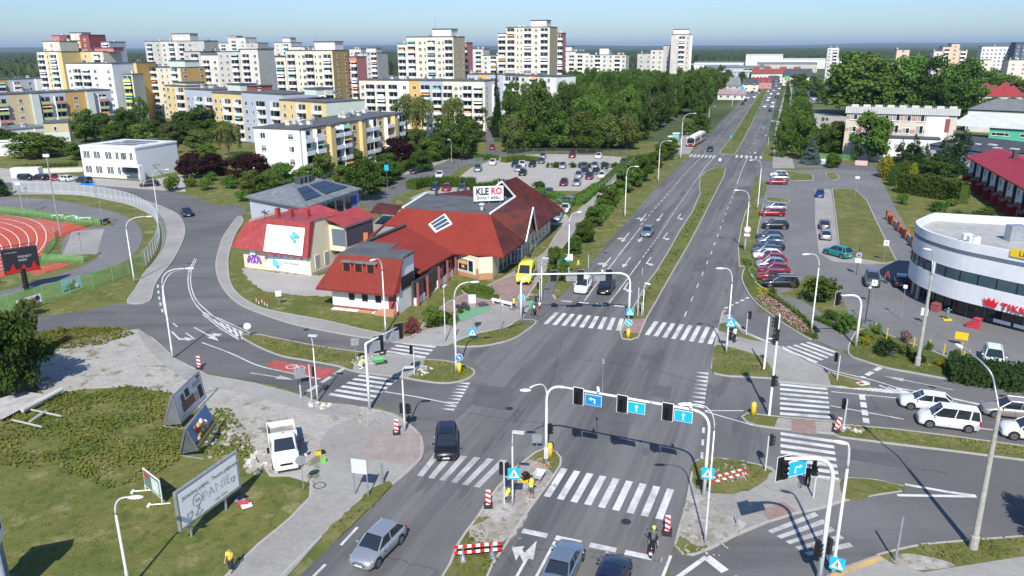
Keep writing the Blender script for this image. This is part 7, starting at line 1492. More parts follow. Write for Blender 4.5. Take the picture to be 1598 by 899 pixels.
MB().box(-.16,.16,-.12,.12,.4,1.3).build('control_box','pole_grey',root)
signal(root,V(.25,-.1,2.9),RZ+1.2,s=.8)
lamp((1100,850),630,(1068,631),'lamp twinned with the right column of the near gantry',r=.06)
fA=G(813,502);fB=G(981,499);zt2=(HT(fA,424)+HT(fB,433))/2;root=empty('signal_gantry',(fA.x,fA.y,.1),0,'far curved signal gantry over the stop line, seen with its black backboards','gantry')
w_=fB-fA;w_.z=0;L2=w_.length;d2=w_.normalized()
for s_,sg in((0,1),(L2,-1)):MB().tube([d2*s_,d2*s_+V(0,0,zt2*.5)]+bez(d2*s_+V(0,0,zt2-1.4),d2*s_+V(0,0,zt2),d2*(s_+sg*1.6)+V(0,0,zt2),8),[.14,.13]+[.11]*9,9).build('column','white',root,True)
MB().tube([d2*1.6+V(0,0,zt2),d2*(L2-1.6)+V(0,0,zt2)],.1,9).build('beam','white',root,True)
def on2(px):return min([i/400*L2 for i in range(401)],key=lambda s_:abs(PR(fA+d2*s_+V(0,0,zt2))[0]-px))
for px in(864,906,951):bigsig(root,d2*on2(px)+V(0,.2,zt2-.25),math.atan2(d2.y,d2.x)+math.pi)
for px in(892,936):lanesign(root,d2*on2(px)+V(0,.16,zt2-.5),math.atan2(d2.y,d2.x)+math.pi,'B')
p=d2*on2(940)+V(0,0,zt2);MB().box(p.x-.1,p.x+.1,p.y-.2,p.y+.2,p.z+.1,p.z+.4).build('traffic_camera','white',root)
_,g,h,dn=arm_mast((577,641),538,(626,509),'white signal mast with a long arm over the left street carrying sign backs',[('back',582,528,-2.6),('back',612,518,-2.6),('sig',590,525,-2.6,.5),('sig',621,512,-2.6,.3)],cv=.15)
arm_mast((1278,905),716,(1224,718),'near right signal mast with a curved arm, one black backboard and a blue turn sign',[('sig',1222,735,.35,.5),('signR',1246,745,.35)],r=.14)
arm_mast((1335,543),461,(1307,463),'curved white signal mast at the shrub bed',[('sig',1308,465,.6,.2)])
g=G(1278,905);h=HT(g,860)
r_=empty('signal_cluster',(g.x+.05,g.y+.3,.1),0,'black signal heads hung low on the near right mast','traffic light');signal(r_,V(-.3,-.2,h),.6);signal(r_,V(.35,-.1,h+.1),-1.)
def disc_sign(root,p,rz,r,face,glyph=None,tri=False):
 M=Matrix.Translation(p)@Matrix.Rotation(rz,4,'Z')
 b=MB().disc((0,0,0),(0,1,0),r,20,0,.03);b.disc((0,-.018,0),(0,1,0),r*.9,20,1,.008);b.v=[tuple(M@Vector(v))for v in b.v];o=b.build('sign_face',['white',face],root)
 if glyph is not None:
  A=MB().box(-.045*r*3,.045*r*3,-.03,-.024,-r*.6,r*.15).add([V(-r*.35,-.03,r*.1),V(r*.35,-.03,r*.1),V(0,-.03,r*.65)],[(0,1,2)]);Q=M@Matrix.Rotation(glyph,4,'Y');A.v=[tuple(Q@Vector(v))for v in A.v];A.build('arrow','white',o)
 return o
def ped_sign(root,p,rz,s=.42):
 M=Matrix.Translation(p)@Matrix.Rotation(rz,4,'Z');b=MB().box(-s,s,0,.03,-s,s,0);b.add([V(-s*.85,-.006,-s*.72),V(s*.85,-.006,-s*.72),V(0,-.006,s*.85)],[(0,1,2)],1)
 b.sphere((0,-.01,s*.22),s*.10,.004,s*.10,2,8,4);
 for a,c in(((0,.1),(-.02,-.25)),((-.02,-.25),(-.25,-.6)),((-.02,-.25),(.2,-.6)),((0,.05),(-.2,-.15)),((0,.05),(.2,-.12))):b.tube([V(a[0]*s,-.012,a[1]*s),V(c[0]*s,-.012,c[1]*s)],s*.06,4,2)
 b.v=[tuple(M@Vector(v))for v in b.v];return b.build('sign_face',['cyan_sign','white','black'],root)
def signpost(b,ty,label,r=.035,name='road_sign',m='galv',cat='road sign',group=None):
 g=G(*b);h=HT(g,ty);root=empty(name,(g.x,g.y,.1),0,label,cat,group);MB().tube([(0,0,0),(0,0,h)],r,6).build('post',m,root);return root,g,h
for(b,y,lb)in(((800,791),737,'pedestrian crossing sign on the near island lamp'),((1098,778),773,'pedestrian crossing sign at the right gantry column'),((736,530),520,'pedestrian crossing sign low at the shop corner'),((1299,897),877,'pedestrian crossing sign tilted beside the slip road lamp'),((981,500),486,'pedestrian crossing sign on the far gantry column'),((1134,553),503,'pedestrian crossing sign on the lamp by the bicycle')):
 g=G(*b);h=max(2.1 if b[0]==1098 else .9,HT(g,y));root=empty('crossing_sign',(g.x,g.y-.12,.0),0,lb,'road sign','pedestrian crossing signs');ped_sign(root,V(.1,-.08,h),face_cam(g));MB().tube([(.1,0,h-.5),(.1,0,h+.3)],.03,5).build('bracket','galv',root)
def keepright(b,sy,label,face='cyan_sign',rot=2.35,yellow=True):
 root,g,h=signpost(b,sy-6,label,cat='bollard' if yellow else 'road sign',name='keep_right_sign',group='blue keep-right signs')
 disc_sign(root,V(0,-.08,h-.2),face_cam(g),.38,face,rot)
 if yellow:MB().tube([(0,-.02,0),(0,-.02,1.0)],.2,12).sphere((0,-.02,1.0),.2,.2,.12).build('yellow_bollard','yellow',root,True)
keepright((980,529),508,'keep-right sign on a yellow bollard at the road median tip');keepright((717,584),562,'keep-right sign and yellow bollard on the left grass island','blue_sign');keepright((814,502),469,'round blue cycle path sign on the far gantry column',yellow=False,rot=0)
def backsign(b,sy,label,shape='disc',s=.38,m='galv'):
 root,g,h=signpost(b,sy-5,label,group='traffic signs seen from behind')
 if shape=='disc':MB().disc((0,-.05,h-.3),(g.x,g.y,0),s,18).build('sign_back',m,root)
 else:M=Matrix.Translation((0,0,h-.4))@Matrix.Rotation(face_cam(g),4,'Z');MB().box(-s,s,-.05,-.03,-s,s,M=M).build('sign_back',m,root)
 return root
backsign((474,765),719,'round sign seen from behind at the edge of the lawn');backsign((556,568),534,'sign seen from behind at the median roadworks','sq');backsign((388,528),511,'round sign at the tip of the hatched marking',m='white');backsign((838,700),684,'grey sign back on the tip of the near island','sq');backsign((469,600),583,'square sign back beside the red cycle box','sq',.5);backsign((1123,254),253,'white round sign at the far median gap',m='white');backsign((1178,638),634,'thin post behind the yellow bollard on the refuge','sq',.12)
def yellow_bollard(b,label,h=1.1,r=.2):
 g=G(*b);o=empty('traffic_bollard',(g.x,g.y,.12),0,label,'bollard','yellow traffic bollards');MB().tube([(0,0,0),(0,0,h)],[r*1.05,r],12).sphere((0,0,h),r,r,r*.7).build('body','yellow',o,True);MB().tube([(0,0,h*.55),(0,0,h*.8)],r*1.03,12).build('reflective_band','yellow',o)
yellow_bollard((1175,650),'yellow bollard on the right refuge grass');yellow_bollard((858,716),'yellow bollard behind the left gantry column')
for i,(x,y)in enumerate(((1365,522),(1383,530),(1425,545),(1449,548),(1472,555),(1499,553),(1503,562),(1510,566),(1516,572))):
 g=G(x,y);o=empty('slim_post',(g.x,g.y,.15),0,('slim yellow post in the line along the shrub bed, '+['first','second','third','fourth','fifth','sixth','seventh','eighth','last'][i]+' from the left'),'post','slim yellow posts');MB().tube([(0,0,0),(0,0,1.1)],.06,7).build('post','yellow',o);MB().tube([(0,0,1.0),(0,0,1.14)],.07,7).build('cap','yellow',o)
def board_post(b,sy,label,w_,h_,face,txt=None,postm='galv',tm='black',rz=None,ts=.3,cat='sign'):
 root,g,h=signpost(b,sy-4,label,cat=cat,name='sign_board',m=postm);rzz=face_cam(g)if rz is None else rz;M=Matrix.Translation((0,0,h-h_/2))@Matrix.Rotation(rzz,4,'Z');MB().box(-w_/2,w_/2,-.06,-.03,-h_/2,h_/2,M=M).build('board',face,root)
 if txt:textmesh(txt,ts,tm,root,M@Matrix.Translation((0,-.07,0))@Matrix.Rotation(math.pi/2,4,'X'))
 return root
board_post((1379,410),380,'white parking plate on a pole at the green strip corner',.7,.8,'white','P',ts=.5);board_post((1334,310),280,'white plate on a pole at the green strip head',.8,.5,'white','P',ts=.35);board_post((1360,477),442,'white parking plate before the dark grey off-roader',.6,.7,'white','P',ts=.4)
board_post((1498,540),524,'yellow sign board among the slim yellow posts',1.2,.8,'yellow');board_post((1440,505),486,'white plate hanging on the concrete post',.7,.9,'white');board_post((1405,500),450,'small white sign by the black lamp post',.4,.4,'white');board_post((345+91,476),459,'white house-shaped sign on the lawn before the red pavilion',.7,.7,'white');board_post((605,300),262,'cyan sign on the back street corner',.9,1.2,'cyan_sign');board_post((949,270),250,'grey sign board by the avenue',1.5,.8,'galv');board_post((781,521),475,'thin signal post with crossed shadow on the corner verge',.2,.3,'galv')
r0=board_post((738,528),465,'signs on a thin post at the shop corner, a ringed disc over a white plate',.75,.95,'white');g=G(738,528);hh=HT(g,470);disc_sign(r0,V(0,-.1,hh+.2),face_cam(g),.36,'white');disc_sign(r0,V(0,-.12,hh-.5),face_cam(g),.25,'galv')
root,g,h=signpost((1336,430),388,'no-stopping disc over a white plate at the car park lane',name='parking_sign',m='black');d0=disc_sign(root,V(0,-.08,h-1.0),face_cam(g),.36,'red_sign');disc_sign(root,V(0,-.11,h-1.0),face_cam(g),.27,'blue_sign');M=Matrix.Translation((0,-.06,h-1.75))@Matrix.Rotation(face_cam(g),4,'Z');MB().box(-.4,.4,-.03,0,-.3,.3,M=M).build('plate','white',root)
root,g,h=signpost((1163,394),358,'red-ringed speed limit sign with a white plate on the right verge',name='speed_sign');disc_sign(root,V(0,-.1,h-.1),face_cam(g),.5,'red_sign');disc_sign(root,V(0,-.13,h-.1),face_cam(g),.38,'white');M=Matrix.Translation((0,-.08,h-.95))@Matrix.Rotation(face_cam(g),4,'Z');MB().box(-.42,.42,-.03,0,-.2,.2,M=M).build('plate','white',root)
for px,py,t,lb in((1139,238,222,'blue sign on the far median tip'),(1190,212,208,'small blue sign at the far crossing'),(1224,205,200,'blue sign in the poplar row')):board_post((px,py),t-6,lb+' beside the main road',.55,.6,'cyan_sign')
board_post((1226,140),123,'green direction board far up the right carriageway',3.4,2,'green_frame');board_post((1157,158),139,'blue direction board far up the left carriageway',1.9,2.1,'cyan_sign')
g1=G(554,774);g2=G(575,777);h=HT(g2,719);root=empty('information_board',(g1.x,g1.y,.1),0,'blank grey information board on two thin posts by the kerb','board');q=g2-g1
for p in(V(0,0,0),q):MB().tube([p,p+V(0,0,h)],.05,6).build('post','galv',root)
MB().add([V(-.1,-.05,h-1.15),q*1.02+V(0,-.05,h-1.15),q*1.02+V(0,-.05,h-.05),V(-.1,-.05,h-.05),V(-.1,0.0,h-1.15),q*1.02+V(0,0.0,h-1.15),q*1.02+V(0,0.0,h-.05),V(-.1,0.0,h-.05)],[(0,1,2,3),(7,6,5,4),(0,4,5,1),(3,2,6,7)]).build('board','roof_pale',root)
def conc(b,top,label,r,pts,head):
 g=G(*b);h=HT(g,top[1]);tp=G(top[0],top[1],h)-g;root=empty('concrete_lamp_post',(g.x,g.y,.1),0,label,'lamp post','old concrete lamp posts');MB().tube([(0,0,0),(0,0,.9),(0,0,.95),(tp.x*.2,tp.y*.2,h)],[r*1.35,r*1.3,r,r*.6],10).build('pole','concrete',root)
 P=[V(tp.x*.2,tp.y*.2,h-.1)];n=len(pts)
 for i,(x,y,z)in enumerate(pts):w=G(x,y,h+z)-g;P.append(V(w.x,w.y,h+z))
 P=catmull(P,False,4);MB().tube(P,.06,6).build('arm','galv',root,True);M=Matrix.Translation(P[-1]);d=(P[-1]-P[-3]);d.z=0;M=M@Matrix.Rotation(math.atan2(d.y,d.x),4,'Z');b2=MB().sphere((.2,0,-.02),.45,.16,.1,seg=12);b2.v=[tuple(M@Vector(v))for v in b2.v];b2.build('lamp_head','white',root,True)
conc((1518,858),(1548,642),'old concrete lamp post at the lower right with a long swan-neck lamp',.2,[(1552,606,1.1),(1545,583,1.9),(1523,560,2.4),(1500,544,2.5)],0)
conc((1431,572),(1452,432),'old concrete lamp post in the shrub bed before the round building',.2,[(1455,410,1.3),(1456,396,1.9),(1450,391,2.1)],0)
g=G(1350,504);h=HT(g,452);root=empty('black_lantern',(g.x,g.y,.1),0,'thin black lantern post behind the curved signal mast','lantern');MB().tube([(0,0,0),(0,0,h)],.05,7).build('pole','black',root);MB().tube([(0,0,h),(0,0,h+.2)],[.12,.2],8).build('lamp_head','white',root)
g=G(1337,428)
def stripes(b,w_,h_,n,sk=.25,y=0):
 """white board with skewed red stripes"""
 b.box(-w_/2,w_/2,y-.02,y+.02,0,h_,0)
 for i in range(n):
  z0=(i+.15)*h_/n;dz=h_/n*.5;b.add([V(-w_/2,y-.026,z0+sk*w_),V(w_/2,y-.026,z0-sk*w_ if z0-sk*w_>0 else 0),V(w_/2,y-.026,min(h_,z0+dz-sk*w_)),V(-w_/2,y-.026,min(h_,z0+dz+sk*w_))],[(0,1,2,3)],1)
def beacon(b,label,tilt=0.,lie=False):
 g=G(*b);root=empty('warning_beacon',(g.x,g.y,.1),face_cam(g),label,'beacon','red and white striped beacons');q=MB();stripes(q,.32,1.15,3);o=q.build('panel',['white','red_sign'],root);o.location=(0,0,.12);o.rotation_euler=(0,tilt,0);MB().box(-.3,.3,-.4,.4,0,.12).build('foot','rubber',root)
beacon((762,792),'striped beacon left of the crouching worker');beacon((1041,833),'striped beacon beside the scooter');beacon((619,678),'striped beacon at the left corner verge');beacon((311,576),'striped beacon at the kerb of the stone yard');beacon((597,554),'striped beacon at the median roadworks');beacon((1304,674),'tilted striped beacon on the right street refuge',.2)
def plank(b,c,label,z=.9,two=True,lying=False):
 g1,g2=G(*b),G(*c);d=g2-g1;L=d.length;root=empty('road_barrier',(g1.x,g1.y,.1),math.atan2(d.y,d.x),label,'barrier','red and white road barriers')
 for k,zz in enumerate((z,z-.42)if two else(z,)):
  q=MB();yy=k*.5 if lying else 0
  if lying:q.box(0,L,yy,yy+.22,.05,.09,0)
  else:q.box(0,L,-.02,.02,zz-.1,zz+.1,0)
  n=6
  for i in range(n):
   x0=L*(2*i)/(2*n-1);x1=L*(2*i+1)/(2*n-1)
   if lying:q.box(x0,x1,yy-.003,yy+.223,.052,.094,1)
   else:q.box(x0,x1,-.025,.025,zz-.102,zz+.102,1)
  q.build('rail',['white','red_sign'],root)
 if not lying:
  for x in(L*.18,L*.8):MB().box(x-.04,x+.04,-.05,.05,0,z+.05).box(x-.15,x+.15,-.4,.4,0,.1).build('foot','galv',root)
plank((709,876),(783,869),'standing double red and white barrier across the near island');plank((1113,757),(1170,741),'fallen red and white barrier lying on the plaza grass',lying=True)
for i,(x,y)in enumerate(((400,470),(404,474),(409,472),(413,476),(417,478))):
 g=G(x,y);o=empty('small_marker',(g.x,g.y,0),0,'short red and white marker stake on the lawn, %s from the left'%['first','second','third','fourth','fifth'][i],'stake','marker stakes on the lawn');MB().tube([(0,0,0),(0,0,.35)],.05,6).build('stake','white',o);MB().tube([(0,0,.35),(0,0,.6)],.052,6).build('red_tip','red_sign',o)
g=G(1346,601);o=empty('fallen_sign',(g.x,g.y,.16),.3,'fallen red and white sign lying on the upper right island','sign');MB().box(-.5,.5,-.35,.35,0,.03).build('plate','white',o);MB().box(-.42,.1,-.25,.25,.03,.035).build('red_mark','red_sign',o)
g=G(887,430);root=empty('traffic_cabinet',(g.x-.7,g.y+.6,.1),-.3,'pair of white and grey control cabinets at the far crossing lamp','cabinet');MB().box(-.7,.1,-.4,.4,0,1.7).build('body','white',root);MB().box(.15,.9,-.35,.35,0,1.9).build('side_cabinet','roof_pale',root);MB().box(-.75,.95,-.45,.45,1.9,2.0).build('lid','cyan_sign',root)
g=G(887,427);h=HT(g,402);o=empty('notice_board',(g.x,g.y-.1,.1),0,'white square board on the lamp above the control cabinet','board');M=Matrix.Translation((0,-.1,h))@Matrix.Rotation(face_cam(g),4,'Z');MB().box(-.55,.55,-.04,0,-.45,.45,M=M).build('face','white',o)
g=G(1064,228);o=empty('bus_shelter',(g.x-3,g.y+6,.1),1.2,'small glass bus shelter with a teal kiosk behind the stop','bus shelter');MB().box(-1.5,1.5,-.05,0,0,2.3).build('glass_wall','glass_blue',o);MB().box(-1.7,1.7,-1.3,.2,2.3,2.42).build('roof','white',o)
for x in(-1.5,1.5):MB().box(x-.04,x+.04,-1.2,-1.12,0,2.3).build('post','galv',o)
g=G(1055,220);o=empty('kiosk',(g.x,g.y,.1),1.2,'teal green kiosk at the bus stop','kiosk');MB().box(-1.2,1.2,-1,1,0,2.4).build('body',mat('kiosk_teal',(.2,.45,.4),.6),o);MB().box(-1.35,1.35,-1.15,1.15,2.4,2.55).build('roof','white',o)
g=G(1046,200);o=empty('white_van_body',(g.x-2,g.y+8,.05),1.2,'white box van parked among the trees by the bus stop','van');MB().box(-3,2.2,-1.1,1.1,.5,3.0).build('cargo_box','white',o);MB().box(2.2,3.4,-1,1,.4,2.1).build('cab','car_blue',o)
for x in(-2,2.6):
 for y in(-.95,.95):MB().disc((x,y,.4),(0,1,0),.4,12,0,.25).build('wheel','rubber',o)
def fence(px,h,label,m,post_m=None,mesh=True,step=2.4,name='fence',lean=0.,bars=0,gates=None,postr=.04,group=None):
 P=[G(x,y)for x,y in px];P=catmull(P,False,6)if len(P)>2 else P;root=empty(name,P[0],0,label,'fence',group);O=P[0];tot=sum((P[i+1]-P[i]).length for i in range(len(P)-1));n=int(tot/step)
 b=MB();side=V(0,0,0)
 for i in range(len(P)-1):
  a,c=P[i]-O,P[i+1]-O
  if mesh:b.add([a+V(0,0,.05),c+V(0,0,.05),c+V(0,0,h),a+V(0,0,h)],[(0,1,2,3)])
 if mesh:b.build('mesh_panel',m,root)
 s_=0;k=0;acc=0
 for j in range(n+1):
  q=along(P,j*step,j*step+.01)
  if not q:continue
  p=q[0]-O;o_=MB().tube([p,p+V(0,0,h+.05)],postr,5).build('post',post_m or m,root);k+=1
  if k>=100:break
 for z in([h]+([h*i/(bars+1)for i in range(1,bars+1)]if bars else[])):
  MB().tube([p-O+V(0,0,z)for p in P],.022,4).build('rail',post_m or m,root)
 return root
def meshmat(name,col,alpha):
 m=bpy.data.materials.new(name);m.use_nodes=True;n=m.node_tree;b=n.nodes['Principled BSDF'];b.inputs['Base Color'].default_value=(*col,1);b.inputs['Alpha'].default_value=alpha;b.inputs['Roughness'].default_value=.5;MATS[name]=m
meshmat('mesh_white',(.62,.66,.7),.38);meshmat('mesh_green',(.2,.5,.2),.30);meshmat('mesh_dark',(.05,.07,.05),.35);meshmat('mesh_grey',(.35,.38,.38),.25)
mat('post_white',(.62,.65,.68),.5)
fence([(22,299),(60,301),(110,304),(160,309),(200,318),(225,329),(240,340),(248,356),(249,372),(245,388),(236,404),(224,420)],2.3,'tall pale mesh fence curving round the stadium','mesh_white','post_white',step=2.2)
fence([(222,420),(195,433),(160,446),(120,458),(85,467),(58,474)],2.1,'see-through green mesh fence along the stadium path','mesh_green','green_frame',step=3.2);fence([(58,474),(30,482),(0,489),(-60,505)],2.1,'green mesh fence section behind the white banner','mesh_green','green_frame',step=3.2)
fence([(-60,328),(0,331),(40,335),(80,341),(120,347),(150,350),(158,352)],1.1,'low green rail fence behind the running track','mesh_green','green_frame',step=1.6,bars=1);fence([(84,363),(86,375),(80,388),(70,398),(66,408)],1.1,'low green fence curving at the track end','mesh_green','green_frame',step=1.6,bars=1);fence([(66,408),(90,408),(112,409),(131,411)],1.1,'low green fence by the long jump pit','mesh_green','green_frame',step=1.8,bars=1);fence([(58,424),(76,428),(92,422),(106,416)],1.0,'pale green rail round the long jump pit','mesh_green','green_frame',mesh=False,step=2.,bars=0)
fence([(790,243),(850,241),(920,242),(985,243)],1.8,'dark mesh fence in front of the park wood','mesh_dark','roof_grey',step=3.);fence([(935,299),(960,280),(985,258),(996,249)],1.6,'pale mesh fence along the gravel car park','mesh_grey','galv',step=3.);fence([(562,262),(548,268),(540,275)],1.6,'short fence by the estate path','mesh_dark','roof_grey')
fence([(712,268),(716,262),(740,256),(755,254)],1.5,'grey fence with a cyan gate at the car park entrance','mesh_grey','galv');fence([(1262,245),(1290,248),(1320,250),(1335,250)],1.5,'green metal gate and fence at the school corner','mesh_green','green_frame',step=2.);fence([(232,212),(250,214),(268,215)],2.0,'green pergola fence in front of the willow','mesh_green','green_frame',step=2.5,bars=1)
def banner(a,c,z0,z1,label,cols,fn=None,name='banner',cat='banner',thick=.03):
 g1,g2=G(*a),G(*c);d=g2-g1;L=d.length;root=empty(name,(g1.x,g1.y,0),math.atan2(d.y,d.x),label,cat);MB().box(0,L,-.1,-.1+thick,z0,z1).build('sheet',cols,root)
 if fn:fn(root,L,z0,z1)
 return root
mat('print_blue',(.09,.25,.52),.5);mat('print_sky',(.35,.55,.75),.5);mat('print_red',(.5,.05,.06),.5);mat('print_brown',(.16,.055,.035),.5);mat('print_navy',(.02,.03,.09),.5);mat('print_gold',(.6,.5,.05),.5);mat('print_cyan',(.12,.55,.62),.5);mat('ink',(.035,.035,.045),.7);mat('ink_grey',(.18,.18,.2),.7);mat('purple',(.22,.07,.42),.7);mat('print_tan',(.5,.36,.25),.6)
def blob(root,x,z,rx,rz_,m,y=-.115,nm='printed_shape'):MB().sphere((x,y,z),rx,.004,rz_,seg=12).build(nm,m,root)
def f1(root,L,z0,z1):
 for i in range(3):blob(root,L*(.35+.18*i),z0+.6,.34,.38,'print_brown',-.11-.004*i)
 blob(root,L*.62,z1-.35,.22,.22,'print_red');blob(root,L*.75,z0+.5,.3,.35,'white',-.125);MB().box(L*.05,L*.9,-.112,-.104,z0+.02,z0+.3).build('printed_shape','print_navy',root)
banner((98,462),(128,452),.4,1.9,'blue picture banner hung on the green mesh fence','print_sky',f1)
def f2(root,L,z0,z1):blob(root,L*.72,(z0+z1)/2,.5,.28,'print_red');blob(root,L*.84,(z0+z1)/2+.1,.3,.35,'print_navy',-.12);blob(root,L*.1,(z0+z1)/2,.22,.22,'print_navy');MB().box(L*.18,L*.55,-.112,-.104,(z0+z1)/2-.05,(z0+z1)/2+.08).build('printed_line','ink_grey',root)
banner((28,489),(66,477),.5,1.6,'white banner with a red and blue figure on the fence by the road','white',f2)
def f3(root,L,z0,z1):
 for i,m in enumerate(('print_sky','print_red','print_blue','print_red','print_sky')):blob(root,L*(.1+.2*i),z0+.5,.5,.3,m,-.112-.002*i)
banner((1263,255),(1288,257),.2,1.5,'white and pink printed banner at the school corner','white',f3);banner((1334,259),(1353,260),.2,1.5,'pale pink banner right of the green gate',mat('pink_sheet',(.6,.42,.4),.6),None)
mat('pier_brick',(.36,.11,.05),.9,noise=.2,nscale=5);root=empty('garden_wall',G(1386,345),0,'orange brick garden wall with stepped piers along the lane','wall');O=G(1386,345)
W=[G(x,y)for x,y in((1385,344),(1393,352),(1403,362),(1414,374),(1424,386),(1431,398))]
for i,p in enumerate(W):
 q=p-O;MB().box(q.x-.3,q.x+.3,q.y-.3,q.y+.3,0,1.7).box(q.x-.36,q.x+.36,q.y-.36,q.y+.36,1.7,1.8).build('pier','pier_brick',root)
 if i:
  a=W[i-1]-O;MB().add([a,q,q+V(0,0,1.1),a+V(0,0,1.1),a+V(.2,.1,0),q+V(.2,.1,0),q+V(.2,.1,1.1),a+V(.2,.1,1.1)],[(0,1,2,3),(7,6,5,4),(3,2,6,7)]).build('infill_panel','pier_brick' if i%2 else 'concrete',root)
a,c=G(24,272),G(130,268);d=c-a;root=empty('retaining_wall',a,math.atan2(d.y,d.x),'pale retaining wall behind the cars at the office','wall');MB().box(0,d.length,0,.3,0,1.2).build('wall','w_stone',root);MB().box(0,d.length,-.05,.35,1.2,1.3).build('coping','concrete',root)
# ================================================================== BOARDS, LETTERING, ROADWORKS
def boardquad(root,bl,br,tr,tl,m,name='panel',th=.08):
 n=((br-bl).cross(tl-bl)).normalized()*th;b=MB();b.add([bl,br,tr,tl,bl-n,br-n,tr-n,tl-n],[(0,1,2,3),(7,6,5,4),(0,4,5,1),(1,5,6,2),(2,6,7,3),(3,7,4,0)]);return b.build(name,m,root)
def q2(bl,br,tr,tl,u,v,off=.02):
 n=((br-bl).cross(tl-bl)).normalized()*off;return bl.lerp(br,u).lerp(tl.lerp(tr,u),v)+n
def frame_of(bl,br,tl,u,v,tr=None,off=.03):
 o=q2(bl,br,tr or(tl+br-bl),tl,u,v,off);return frameM(o,br-bl,tl-bl)
def patch(root,Q,u0,u1,v0,v1,m,off=.01,nm='printed_shape'):
 return MB().add([q2(*Q,u0,v0,off),q2(*Q,u1,v0,off),q2(*Q,u1,v1,off),q2(*Q,u0,v1,off)],[(0,1,2,3)]).build(nm,m,root)
def stroke(root,Q,pts,r=.012,m='ink',nm='drawn_line',off=.012):MB().tube([q2(*Q,u,v,off)for u,v in pts],r,4,cap=False).build(nm,m,root)
def ell(cx,cy,rx,ry,a0=0,a1=6.283,n=14):return[(cx+rx*math.cos(a0+(a1-a0)*i/n),cy+ry*math.sin(a0+(a1-a0)*i/n))for i in range(n+1)]
pa=G(302,838);pb=G(356,796);d=(pb-pa).normalized();def_u=None
def ext(px,z):return min([i/100 for i in range(-400,900)],key=lambda s_:abs(PR(pa+d*s_+V(0,0,z))[0]-px))
s0,s1=ext(278,2.4),ext(373,2.4);zb,zt_=.95,3.75;root=empty('billboard',pa,0,'large white billboard with a hand-drawn chalice, hearts and lettering on the lawn','billboard')
Q=[d*s0+V(0,0,zb),d*s1+V(0,0,zb),d*s1+V(0,0,zt_),d*s0+V(0,0,zt_)];nf=(Q[1]-Q[0]).cross(Q[3]-Q[0]).normalized()
boardquad(root,*Q,'galv','frame',.22);qi=[q2(*Q,u,v,.015)for u,v in((.035,.07),(.965,.07),(.965,.92),(.035,.92))];f=boardquad(root,*qi,'white','poster',.02);Q=qi
for p in(V(0,0,0),pb-pa):MB().tube([p-nf*.15+V(0,0,-.0),p-nf*.15+V(0,0,2.8)],.09,8).build('post','galv',root)
def txt(s,size,u,v,m='ink',Qq=None,rt=None,rot=0,nm='lettering',wt=-.004):
 Qq=Qq or Q;M=frame_of(Qq[0],Qq[1],Qq[3],u,v,Qq[2])@Matrix.Rotation(rot,4,'Z');return textmesh(s,size,m,rt or root,M,nm,.004,wt=wt)
txt('PANIE',1.0,.60,.46,'ink_grey',wt=-.035);txt('Jesteśmy piękni · Twoim pięknem',.36,.52,.80,rot=-.02);txt('psalm · piękno',.2,.66,.13)
stroke(f,Q,ell(.27,.50,.075,.17));stroke(f,Q,[(.26,.33),(.265,.2),(.21,.08)]);stroke(f,Q,[(.29,.34),(.285,.2),(.34,.11),(.27,.07),(.21,.08)]);txt('IHS',.28,.27,.5)
for cx,cy,s_ in((.13,.22,1.),(.90,.36,.8)):stroke(f,Q,[(cx,cy-.12*s_),(cx-.045*s_,cy),(cx-.035*s_,cy+.08*s_),(cx,cy+.04*s_),(cx+.035*s_,cy+.09*s_),(cx+.045*s_,cy),(cx,cy-.12*s_)],.014)
def leaning(bl,br,tr,tl,label,fn,m):
 P=[G(*p)for p in(bl,br,tr,tl)];P[2]=P[3]+P[1]-P[0];c=P[0].copy();c.z=0;root=empty('billboard',c,0,label,'billboard','leaning picture billboards');P=[p-c for p in P];boardquad(root,*P,'galv','frame',.1);qi=[q2(*P,u,v,.01)for u,v in((.03,.06),(.97,.06),(.97,.94),(.03,.94))];f=boardquad(root,*qi,m,'poster',.01);fn(f,qi)
 back=V(-1.6,.2,0);boardquad(root,V(P[0].x,P[0].y,.2)+back,P[0],P[3],P[3]+back*.15,'roof_grey','side_panel',.05)
 for p,t in((P[0],P[3]),(P[1],P[2])):
  b0=V(p.x,p.y,.1);MB().tube([t,V(p.x,p.y,0)+back+V(0,0,.1)],.05,5).build('stay','galv',root);MB().tube([b0+V(.5,-.4,0),b0+back],.06,5).build('foot_rail','galv',root)
 return root
def g1(f,Q):
 patch(f,Q,.15,.62,.2,.55,'print_brown');patch(f,Q,.18,.3,.55,.85,'print_maroon' if 'print_maroon' in MATS else 'w_maroon',.012);patch(f,Q,.35,.5,.6,.9,'ink',.013);patch(f,Q,.8,.96,.12,.62,'ink',.014);patch(f,Q,.66,.96,.68,.85,'print_tan',.015);patch(f,Q,.62,.78,.15,.5,'print_tan',.016);patch(f,Q,.05,.3,.05,.14,'roof_pale',.017);patch(f,Q,.85,.97,.9,.99,'ink',.018)
leaning((283,662,.4),(322.6,620,.4),(312,583,3.2),(269,618,3.2),'leaning billboard with a brown and white interior picture at the slabs',g1,'panel_white')
def g2(f,Q):
 patch(f,Q,0,1,.0,.28,'print_navy',.004);patch(f,Q,0,1,.05,.17,'print_gold',.008);r_=random.Random(3)
 for i in range(16):MB().sphere(q2(*Q,r_.uniform(.12,.7),r_.uniform(.34,.8),.02),.22,.2,.22,seg=8).build('printed_shape',r_.choice(['print_brown','awning_orange','print_red','print_tan','w_white','print_gold']),f)
leaning((310,703.5,.6),(338.5,663.5,.6),(322.6,632,3.2),(290,668.5,3.2),'leaning billboard with a colourful picture over a navy and yellow strip',g2,'print_blue')
